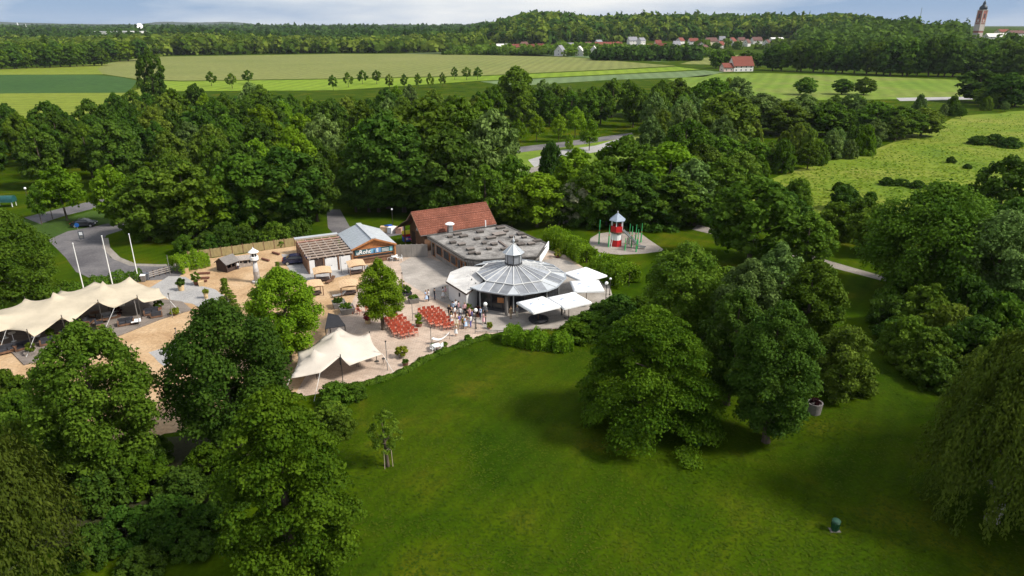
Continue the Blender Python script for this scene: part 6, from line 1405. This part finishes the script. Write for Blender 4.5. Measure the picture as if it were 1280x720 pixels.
uv = np.array([px(x, y, 0) for x, y in pp]); edge_v = np.interp(uv[:, 0], [0, 366, 410, 450, 506, 530, 560, 590, 612, 640, 700, 760, 800], [700, 520, 500, 490, 470, 454, 441, 430, 424, 426, 424, 410, 400])
pp = pp[(uv[:, 1] > edge_v) & (uv[:, 0] > 380)]; n = len(pp)
cl = np.sin(pp[:, 0]*.4 + np.sin(pp[:, 1]*.3)*1.4) * np.sin(pp[:, 1]*.5 + np.sin(pp[:, 0]*.23)*1.2)
N = lg.normal(size=(n, 3)) * .2 + np.array([0, 0, 1.3]); N /= np.linalg.norm(N, axis=1, keepdims=True)
me = quads_mesh('lawn_tufts', np.concatenate([pp, lg.uniform(.02, .032, n)[:, None]], 1), N, .13, np.clip(.4 + .3*cl + lg.uniform(-.4, .4, n), 0, 1), lg, 2.0)
leafmat('leaf_lawn', (0.032, 0.064, 0.002), (0.070, 0.092, 0.005), .1); tag(struct(obj('lawn_tufts', me, 'leaf_lawn'), 'stuff'), 'short uneven grass tufts and clover of the lawn', 'grass')
# scattered trees filling the wood
PROT = [(626, 160, 800, 214), (680, 255, 900, 345), (400, 255, 512, 300), (30, 240, 185, 300), (930, 185, 1280, 262), (85, 270, 235, 345), (500, 240, 690, 300)]
def free(x, y, R, Hh, gap=.78):
    if any((x-a)**2 + (y-b)**2 < ((R+r)*gap)**2 for a, b, r in TREES): return False
    u, v0 = px(x, y, Hh); _, v1 = px(x, y, 0); w = R * FOC / depth(x, y, Hh*.5)
    return not any(u + w*.8 > a and u - w*.8 < c and v1 - 2 > b and v0 < d for a, b, c, d in PROT)
fr_ = random.Random(12); cnt = 0
def scatter(n, ulo, uhi, ylo, yhi, hlo, hhi, where, group, leaves, lim=9999, far=False, forms=('round', 'round', 'oval'), rr=(.26, .34), gap=.78, form_far=None):
    k = 0
    for _ in range(n):
        if k >= lim: break
        y = fr_.uniform(ylo, yhi); u = fr_.uniform(ulo, uhi); Hh = fr_.uniform(hlo, hhi); R = Hh * fr_.uniform(*rr); x = (u - 640) / FOC * depth(0, y)
        if free(x, y, R, Hh, gap):
            wh = where(u, y) if callable(where) else where
            lf = fr_.choice(leaves); plant(x, y, R, Hh, lf, fr_.choice(forms), sized(wl(lf, wh), R, Hh, 'tree'), group=group, far=far); k += 1
    return k
D_, Mi, Br, Ol, Si = 'leaf_dark', 'leaf_mid', 'leaf_bright', 'leaf_olive', 'leaf_silver'
c1 = scatter(700, -90, 170, 150, 205, 12, 16, 'in the dark wood left of the far fields', 'trees of the left wood', [D_, D_, Mi], lim=26, gap=.95, rr=(.3,.38))
c2 = scatter(1400, 150, 640, 140, 275, 10.5, 15.5, lambda u, y: ('in the front rows' if y < 180 else ('at the field side' if y > 232 else 'in the heart')) + ' of the wood ' + ('towards the entrance road' if u < 300 else ('behind the kiosk lane' if u < 470 else 'behind the barn')), WOOD, [D_, Mi, Mi, Mi, Br, Si, Ol, D_], lim=84, gap=.95, rr=(.3,.38))
c3 = scatter(900, 640, 860, 250, 300, 10.5, 15, lambda u, y: ('in the front row' if y < 268 else 'at the field side') + ' of the wood beyond the two roads', WOOD, [D_, Mi, Mi, D_, Si], lim=24, gap=.95, rr=(.3,.38))
c4 = scatter(500, 780, 930, 170, 290, 11, 15, 'in the wood beyond the two roads', WOOD, [Mi, Si, Si, Ol], lim=16, gap=.9)
# solitary trees
MT(183, 62, 32, 25, 'leaf_dark', 'oval', where='rising tall above the wood at the edge of the tan field')
MT(645, 84, 50, 21, 'leaf_mid', 'round', where='rising above the wood in front of the pale field')
# row along the fields
for k, (u, v, w) in enumerate(((288,92,15),(309,88,15),(415,94,11),(434,91,13),(452,88,13),(470,88,12),(486,93,11),(505,93,10),(522,92,10),(537,92,10),(553,91,9),(568,84,9),(583,84,13),(597,84,12),(262,90,14))):
    MT(u, v, w, 8.5, 'leaf_mid' if k % 3 else 'leaf_olive', 'young', where='in the row along the lime green field strip', group='trees in the field row', far=True)
for u, v, w, h in ((1010,97,28,9),(1055,99,26,8),(1083,97,28,9)): MT(u, v, w, h, 'leaf_mid', 'round', where='standing at the near edge of the grass field', group='trees at the grass field', far=True)
for u, v, w, h, lf in ((1230,88,54,15,D_),(1266,92,50,15,D_),(1240,108,40,9,Mi),(1275,105,40,10,D_)): MT(u, v, w, h, lf, 'round', where='beside the far road at the right edge', group='trees by the far road', far=True)
# wood edge beyond the grass field, left wood front row, village trees
def row(us, v0, v1, w0, w1, h0, h1, where, group, leaves, forms=('round',), n=None):
    for k in range(n):
        u = us[0] + (us[1]-us[0]) * (k + fr_.uniform(.1, .9)) / n; t = (u-us[0])/(us[1]-us[0]); Hh = fr_.uniform(h0, h1); x, y, z = GT(u, v0 + (v1-v0)*t)
        lf = fr_.choice(leaves); plant(x, y, fr_.uniform(w0, w1), Hh, lf, fr_.choice(forms), wl(lf, where), group=group, far=True, z=z - .3)
row((960, 1110), 88, 94, 8, 11, 18, 24, 'in the tall wood edge beyond the grass field', 'trees of the far wood edge', [D_, Mi, Mi], n=12)
row((1110, 1300), 95, 98, 7, 12, 17, 29, 'in the tall dark wood edge below the church tower', 'trees of the far wood edge', [D_, D_, Mi], n=18)
row((1110, 1300), 90, 92, 7, 12, 17, 28, 'in the tall dark wood edge below the church tower', 'trees of the far wood edge', [D_, D_, Mi], n=14)
row((880, 960), 86, 84, 6, 9, 12, 17, 'beside the red-roofed farmhouse', 'trees by the farmhouse', [Mi, D_], n=4)
row((-30, 130), 88, 82, 7, 10, 16, 20, 'in the front row of the wood beyond the left fields', 'trees beyond the left fields', [D_, Mi], n=16)
row((-30, 180), 82, 76, 8, 11, 18, 22, 'in the wood beyond the left fields', 'trees beyond the left fields', [D_, Mi, Br], n=16)
print('trees', len(TREES), c1, c2, c3, c4)

# ------------------------------------------------------------------ village, church and far buildings
def house(u, v, w, d, hw, hr, rz, wall, roof, label, name='house', cat='house', group=None, wins=3, chim=True):
    x, y, z = GT(u, v); e = thing(name, label, cat, (x, y, z - .3), rz, group)
    obj('wall', MB().box(-w/2, w/2, -d/2, d/2, 0, hw), wall, e)
    for s in (-w/2, w/2 - .3): obj('gable_wall', MB().add([(s, -d/2, hw), (s, d/2, hw), (s, 0, hw+hr-.25), (s+.3, -d/2, hw), (s+.3, d/2, hw), (s+.3, 0, hw+hr-.25)], [(2,1,0),(3,4,5),(0,1,4,3),(1,2,5,4),(2,0,3,5)]), wall, e)
    r = obj('roof', gable_roof(w/2 + .5, -d/2 - .6, d/2 + .6, hw - .35, hw + hr, .3, -w/2 - .5), roof, e)
    if chim: obj('chimney', MB().box(w*.18, w*.18 + .8, .4, 1.2, hw + hr*.5, hw + hr + 1.0), 'far_roof_brown', r)
    for k in range(wins):
        xx = -w/2 + w*(k+.5)/wins
        for zz in ((hw*.25,) if hw < 4.5 else (hw*.15, hw*.6)): f = obj('window', MB().box(xx - .7, xx + .7, -d/2 - .06, -d/2 + .02, zz, zz + 1.5), 'white_paint', e); obj('pane', MB().box(xx - .55, xx + .55, -d/2 - .09, -d/2 - .061, zz + .15, zz + 1.35), 'house_glass', f)
    for zz in (hw*.3, hw*.95):
        f = obj('window', MB().box(-w/2 - .06, -w/2 + .02, -.8, .8, zz, zz + 1.5), 'white_paint', e); obj('pane', MB().box(-w/2 - .09, -w/2 - .061, -.6, .6, zz + .15, zz + 1.35), 'house_glass', f)
    return e
VG = 'houses of the village below the wooded hill'
wc = {'far_wall': 'white', 'far_wall_cream': 'cream', 'far_wall_pink': 'pinkish'}; rc = {'far_roof_red': 'red', 'far_roof_brown': 'brown', 'far_roof_grey': 'grey', 'far_wall': 'pale'}
HS_ = [(598,64,16,10,6,5,.2,'far_wall_pink','far_roof_red','standing alone at the left end of the village'),(628,63.5,18,10,6,4,.3,'far_wall','far_wall','at the left end of the village'),(645,64,16,10,6,4,.1,'far_wall_pink','far_roof_red','at the left end of the village'),(663,64,16,9,6,4,-.2,'far_wall_pink','far_roof_red','behind the field hedge'),
 (700,70,14,11,6,7,1.2,'far_wall','far_roof_grey','with steep gable in the first row at the tan field'),(724,70,13,11,6,6,1.3,'far_wall','far_wall','with steep gable in the first row at the tan field'),(742,69.5,13,11,6,6,1.4,'far_wall','far_wall','with steep gable in the first row at the tan field'),(760,62,40,12,7,4,.1,'far_wall_pink','far_roof_red','long and low in the middle of the village'),(795,70,12,10,6,4,.9,'far_wall','far_roof_grey','behind the dark field hedge'),
 (790,57,14,10,8,5,.3,'far_wall','far_roof_grey','up among the dark conifers'),(801,59,10,9,10,4,.6,'far_wall','far_roof_grey','tall among the dark conifers'),(838,68,16,10,5,3,.2,'far_wall','far_wall','flat-looking above the field hedge'),(858,67,14,11,6,5,1.1,'far_wall','far_roof_grey','with gable at the foot of the slope field'),(874,69,14,11,5,5,1.2,'far_wall','far_wall','with gable at the foot of the slope field'),
 (866,56,14,10,6,4,.1,'far_wall','far_roof_red','on the slope below the forest'),(888,57,18,12,7,5,.3,'far_wall_cream','far_roof_brown','on the slope below the forest'),(914,57,15,11,7,5,.9,'far_wall','far_roof_red','on the slope below the forest beside the slope field'),(945,55,16,11,6,5,.2,'far_wall','far_roof_brown','with dark hip roof above the slope field'),(970,53,20,10,6,2,.1,'far_wall','far_wall','broad and flat-roofed above the slope field'),(1002,50,22,11,7,5,.15,'far_wall_cream','far_roof_red','with big red roof at the top of the slope')]
hr2 = random.Random(3)
for u, v in ((612,62),(655,61),(676,63.5),(690,63),(712,62.5),(735,61.5),(748,58),(772,60),(782,64),(812,63),(822,58),(828,62),(845,60.5),(850,55),(876,60),(880,64),(900,60.5),(902,54),(926,54),(933,58),(958,57),(986,55),(1018,54),(1030,60)):
    a_ = hr2.choice(['far_wall', 'far_wall', 'far_wall', 'far_wall_cream']); b2 = hr2.choice(['far_roof_red', 'far_roof_red', 'far_roof_brown', 'far_roof_grey'])
    HS_.append((u, v, hr2.uniform(9, 13), hr2.uniform(8, 10), hr2.uniform(4.5, 6), hr2.uniform(3.5, 5.5), hr2.uniform(-.5, 1.5), a_, b2, 'among the garden trees of the village'))
for u, v, w, d, hw, hr, rz, a, b_, wh in HS_: house(u, v, w, d, hw, hr, rz, a, b_, f'{wc[a]} house with {rc[b_]} roof {wh}', group=VG)
house(925, 89, 18, 10, 5, 7, .25, 'far_wall', 'far_roof_red', 'white farmhouse with steep dark red roof at the grass field', 'farmhouse', wins=4)
house(908, 89.5, 9, 7, 4, 3, .25, 'far_wall_pink', 'far_roof_red', 'small red roofed annex beside the white farmhouse', 'farm_annex', wins=2, chim=False)
house(1162, 39.5, 60, 14, 9, 7, .1, 'far_wall_cream', 'far_roof_red', 'long building with red roof on the ridge left of the church tower', 'ridge_building', 'building', wins=9)
for u, v, w, rz, a, b_, lb in ((1252,44,22,.3,'far_wall_cream','far_roof_red','cream house with red roof on the ridge right of the church tower'),(1268,46,24,.1,'far_wall','far_roof_brown','white house with brown roof on the ridge at the right edge'),(1246,51,34,.05,'far_wall','far_wall','long low pale hall below the ridge houses')): house(u, v, w, 12, 6, 4, rz, a, b_, lb, wins=4)
for u, v, lb in ((1100,80,'white house half hidden in the dark wood edge'),(1170,78,'white house glimpsed between the trunks below the church'),(1190,90,'pale shed glimpsed under the dark trees'),(1127,84,'cream house with red roof glimpsed between dark trees')): house(u, v, 12, 9, 5, 3.5, .2, 'far_wall_cream' if 'cream' in lb else 'far_wall', 'far_roof_red' if 'cream' in lb else 'far_roof_grey', lb, wins=2)
# church tower
x, y = 697.0, 1090.0; z = hgt(x, y); e = thing('church_tower', 'tall reddish church tower with pale bands and dark onion dome on the ridge', 'church tower', (x, y, z - 1), .3, None, (1.05, 1.05, 1.08))
hb = [0, 9, 12, 20, 22, 38]; ms = ['tower_white', 'tower_pink', 'tower_white', 'tower_pink', 'tower_pink']
Sx = 4.4
for k in range(5): obj('storey', MB().box(-Sx + .15*(k % 2), Sx - .15*(k % 2), -Sx + .15*(k % 2), Sx - .15*(k % 2), hb[k], hb[k+1]), ms[k], e)
for z0 in (11.6, 21.4, 37.6): obj('cornice', MB().box(-Sx-.4, Sx+.4, -Sx-.4, Sx+.4, z0, z0+.8), 'tower_white', e)
for a in (0, 1, 2, 3):
    o = obj('belfry_opening', MB().box(-1.2, 1.2, -Sx-.12, -Sx+.05, 28, 33.5), 'house_glass', e, rz=a*math.pi/2); obj('clock_face', MB().tube([(0, -Sx-.1, 24.6), (0, -Sx-.3, 24.6)], 1.6, 16), 'tower_white', e, rz=a*math.pi/2)
    obj('corner_strip', MB().box(-Sx-.2, -Sx+.8, -Sx-.2, -Sx+.8, 12.6, 37.4), 'tower_white', e, rz=a*math.pi/2)
obj('onion_dome', MB().lathe([(4.6, 38.4), (5.2, 40.2), (4.6, 42.4), (2.6, 44.4), (1.9, 45.6), (2.1, 46.6), (1.2, 48.6), (.25, 50.2), (.15, 53.0)], 12), 'tower_dome', e, smooth=True)
# mast and left-hand industry
x, y, z = GT(1147, 38); e = thing('radio_mast', 'thin lattice radio mast rising above the ridge trees', 'mast', (x, y, z)); m = MB()
for k in range(3): a = k*2.09; m.tube([(1.2*math.cos(a), 1.2*math.sin(a), 0), (.3*math.cos(a), .3*math.sin(a), 50)], .18, 5)
obj('lattice', m, 'pole_grey', e); m = MB()
for k in range(12): m.lathe([(1.25 - k*.075, k*4.0), (1.25 - k*.075, k*4.0+.3)], 3)
obj('bracing', m, 'pole_grey', e)
def hall(u, v, w, d, h, label): 
    x, y, z = GT(u, v); e = thing('industrial_hall', label, 'building', (x, y, z), .05); obj('wall', MB().box(-w/2, w/2, -d/2, d/2, 0, h), 'far_wall', e); obj('roof', MB().box(-w/2-.4, w/2+.4, -d/2-.4, d/2+.4, h, h+.6), 'white_paint', e)
    for k in range(4): obj('window', MB().box(-w/2 + w*(k+.25)/4, -w/2 + w*(k+.75)/4, -d/2-.1, -d/2+.02, h*.4, h*.7), 'house_glass', e)
hall(155, 54, 75, 90, 24, 'white flat industrial hall in the wood beyond the tan field'); hall(135, 55.5, 50, 40, 17, 'lower white hall in front of the big industrial hall'); hall(8, 42, 150, 60, 30, 'pale long hall at the far left horizon')
x, y, z = GT(178, 51); e = thing('satellite_dish', 'white satellite dish on a mast above the industrial hall', 'dish', (x, y, z)); obj('mast', MB().tube([(0, 0, 0), (0, 0, 34)], .8, 8), 'pole_grey', e)
V = [(0, 0, 0)]; o = MB().lathe([(.3, 0), (4, 1.0), (7.5, 3.4), (7.6, 3.7), (4, 1.5), (.3, .5)], 18); d = obj('dish', o, 'white_paint', e, smooth=True, loc=(0, -1, 33)); d.rotation_euler = (R_(60), 0, R_(30))
x, y, z = GT(27, 44); e = thing('cooling_mast', 'white slim stadium mast at the far left horizon', 'mast', (x, y, z)); obj('mast', MB().tube([(0, 0, 0), (-6, 0, 44)], [5, 1.2], 8), 'white_paint', e); obj('stay', MB().tube([(28, 0, 0), (24, 0, 40)], [1.0, .6], 6), 'white_paint', e)
x, y, z = GT(203, 68); e = thing('white_tent_hall', 'small white domed tent at the far edge of the tan field', 'tent', (x, y, z)); obj('dome', MB().lathe([(7, 0), (6.6, 2.5), (4.5, 5), (1.5, 6.2), (.1, 6.4)], 14), 'white_paint', e, smooth=True)

# ------------------------------------------------------------------ far woods (read as one mass)
def mass(name, pts, leaf, seed, label, q=44, cone=()):
    rng = np.random.default_rng(seed); A = np.array(pts); n = len(A); idx = np.repeat(np.arange(n), q); m = len(idx)
    D = rng.normal(size=(m, 3)); D[:, 2] = np.abs(D[:, 2]); D /= np.linalg.norm(D, axis=1, keepdims=True)
    R = A[idx, 3]; Hh = A[idx, 4]; lump = 1 + np.clip(rng.normal(0, .13, m), -.3, .2); s = D * lump[:, None]
    P = np.empty((m, 3)); sp_ = A[idx, 5] > .5; zz = np.abs(s[:, 2])
    taper = np.where(sp_, 1 - .9*np.clip(zz, 0, 1), 1.0)
    P[:, 0] = A[idx, 0] + s[:, 0]*R*taper; P[:, 1] = A[idx, 1] + s[:, 1]*R*taper; P[:, 2] = A[idx, 2] + Hh*np.where(sp_, .2 + .8*zz, .42 + .56*zz)
    low = rng.uniform(0, 1, m) < .3; P[:, 2] = np.where(low, A[idx, 2] + Hh*rng.uniform(.05, .6, m), P[:, 2])
    N = D + rng.normal(size=(m, 3))*.45; N /= np.linalg.norm(N, axis=1, keepdims=True)
    tv = rng.uniform(0, 1, n); v = .65*tv[idx] + .35*rng.uniform(0, 1, m)
    me = quads_mesh(name, P, N, 1.0, v, rng, 1.3)
    # scale leaves by crown size
    co = np.empty(len(me.vertices)*3, np.float32); me.vertices.foreach_get('co', co); co = co.reshape(-1, 4, 3); c = co.mean(1, keepdims=True); co = c + (co - c)*(R*.62)[:, None, None]
    me.vertices.foreach_set('co', co.astype(np.float32).ravel()); me.update(); o = obj(name, me, leaf); o['kind'] = 'stuff'; tag(o, label, 'wood'); return o
mr_ = random.Random(21)
def far_field(u0, u1, y0, y1, k, h0, h1, test=lambda u, y: True, con=.1):
    out = []; y = y0
    while y < y1:
        s = k*y; u = u0
        while u < u1:
            du = s / y * FOC * 1.06; uu = u + mr_.uniform(0, du); yy = y + mr_.uniform(0, s); x = (uu - 640)/FOC*depth(0, yy)
            if test(uu, yy): c = mr_.random() < con; out.append((x, yy, hgt(x, yy) - .5, s*mr_.choice((.42, .55, .7, 1.0))*mr_.uniform(.9, 1.15)*(.7 if c else 1), (mr_.uniform(h0*.7, h1*1.1) + 2.5*math.sin(x*.013 + yy*.007))*(1.25 if c else 1), 1.0 if c else 0.0))
            u += du
        y += s*.9
    return out
def yv(v): return G(640, v)[1]
# left plain: behind the left fields and the tan field
edge = lambda u: np.interp(u, [-80, 60, 130, 185, 300, 420, 520, 590], [yv(84), yv(80), yv(76), yv(70.5), yv(68), yv(66.5), yv(66), yv(65)])
A_ = far_field(-90, 600, 700, 1300, .0115, 13, 19, lambda u, y: y > edge(u), .03)
mass('far_wood', [a for i, a in enumerate(A_) if i % 2], 'leaf_mid', 61, 'mixed green wood beyond the tan field', 46)
mass('far_wood', [a for i, a in enumerate(A_) if not i % 2], 'leaf_olive', 62, 'paler trees mixed through the wood beyond the tan field', 46)
A_ = far_field(-90, 620, 1300, 5200, .0125, 17, 24, lambda u, y: True, .25)
mass('far_wood', A_, 'leaf_dark', 63, 'dark conifer wood stretching to the horizon on the left', 26)
# forested hill
def hilltest(u, y):
    x = (u-640)/FOC*depth(0, y); h = hgt(x, y); return h > np.interp(u, [560, 640, 850, 1000], [3, 7, 12, 14]) and u > 575
A_ = far_field(570, 1080, 1030, 1500, .0105, 17, 24, hilltest, .08)
mass('hill_wood', [a for i, a in enumerate(A_) if i % 2], 'leaf_dark', 64, 'dark forest covering the hill behind the village', 50)
mass('hill_wood', [a for i, a in enumerate(A_) if not i % 2], 'leaf_olive', 65, 'lighter trees scattered through the hill forest', 50)
A_ = far_field(660, 1060, 1420, 1500, .009, 13, 22, lambda u, y: True, .3)
mass('hill_conifers', A_, 'leaf_dark', 66, 'dark uneven treetops along the crest of the wooded hill', 80)
A_ = far_field(600, 1400, 1500, 3500, .018, 18, 24, lambda u, y: u < 1060, .1)
mass('hill_wood', A_, 'leaf_dark', 67, 'far dark forest behind the crest of the hill', 22)
# village gardens and hedges
HPOS = [(h[0], GT(h[0], h[1])[1], h[2]) for h in HS_]
def clear(u, y): return not any(abs(u - hu) < hw_*.24 + 1.5 and hy - 70 < y < hy + 12 for hu, hy, hw_ in HPOS)
A_ = far_field(570, 880, 890, 1040, .0095, 5, 10, lambda u, y: mr_.random() < .9 and clear(u, y) and y > yv(np.interp(u, [560, 690, 700, 760, 880], [66.3, 67.5, 70.6, 71, 71])) , .08)
mass('village_trees', A_, 'leaf_mid', 68, 'garden trees between the village houses', 50)
A_ = far_field(860, 1060, 930, 1130, .010, 6, 12, lambda u, y: mr_.random() < .8 and clear(u, y) and not (850 < u < 985 and y < yv(64)), .08)
mass('village_trees', A_, 'leaf_mid', 69, 'garden trees on the slope among the upper houses', 50)
A_ = far_field(745, 872, yv(76), yv(74), .009, 9, 13, lambda u, y: True, 0)
mass('field_hedge', A_, 'leaf_dark', 70, 'dark tall field hedge in front of the village', 70)
A_ = far_field(560, 745, yv(68.5), yv(67.8), .008, 4, 7, lambda u, y: mr_.random() < .8, 0)
mass('field_hedge', A_, 'leaf_mid', 71, 'row of small round trees at the far side of the tan field', 50)
# ridge with church
A_ = far_field(1000, 1420, 700, 1250, .0115, 15, 22, lambda u, y: not (1135 < u < 1190 and y > 1000) and not (u > 1192 and y > 780) and not (960 < u < 1060 and y < 760), .04)
mass('ridge_wood', A_, 'leaf_dark', 72, 'dark wood climbing the ridge below the church tower', 50)
A_ = far_field(1060, 1200, 1130, 1200, .012, 20, 27, lambda u, y: not (1146 < u < 1186), 0)
mass('ridge_wood', A_, 'leaf_dark', 73, 'loose crest of trees on the ridge left of the church tower', 60)
A_ = far_field(-60, 340, 205, 300, .02, 5, 8, lambda u, y: y < np.interp(u, [-60, 150, 200, 340], [215, 225, 275, 290]), 0)
mass('undergrowth', A_, 'leaf_dark', 74, 'low undergrowth under the trees of the left wood', 60)

# ------------------------------------------------------------------ haze
hz = obj('haze', MB().box(-12500, 12500, -600, 11500, -6, 190), None_ if False else 'white_wall'); hz.data.materials.clear()
hm = bpy.data.materials.new('haze'); hm.use_nodes = True; t = hm.node_tree; t.nodes.remove(t.nodes['Principled BSDF'])
pv = t.nodes.new('ShaderNodeVolumePrincipled'); pv.inputs['Color'].default_value = (.80, .88, 1.0, 1); pv.inputs['Density'].default_value = 0.00003
t.links.new(pv.outputs[0], t.nodes['Material Output'].inputs['Volume']); hz.data.materials.append(hm); struct(hz, 'stuff')
hz['label'] = 'thin bluish summer haze over the plain'; hz['category'] = 'haze'
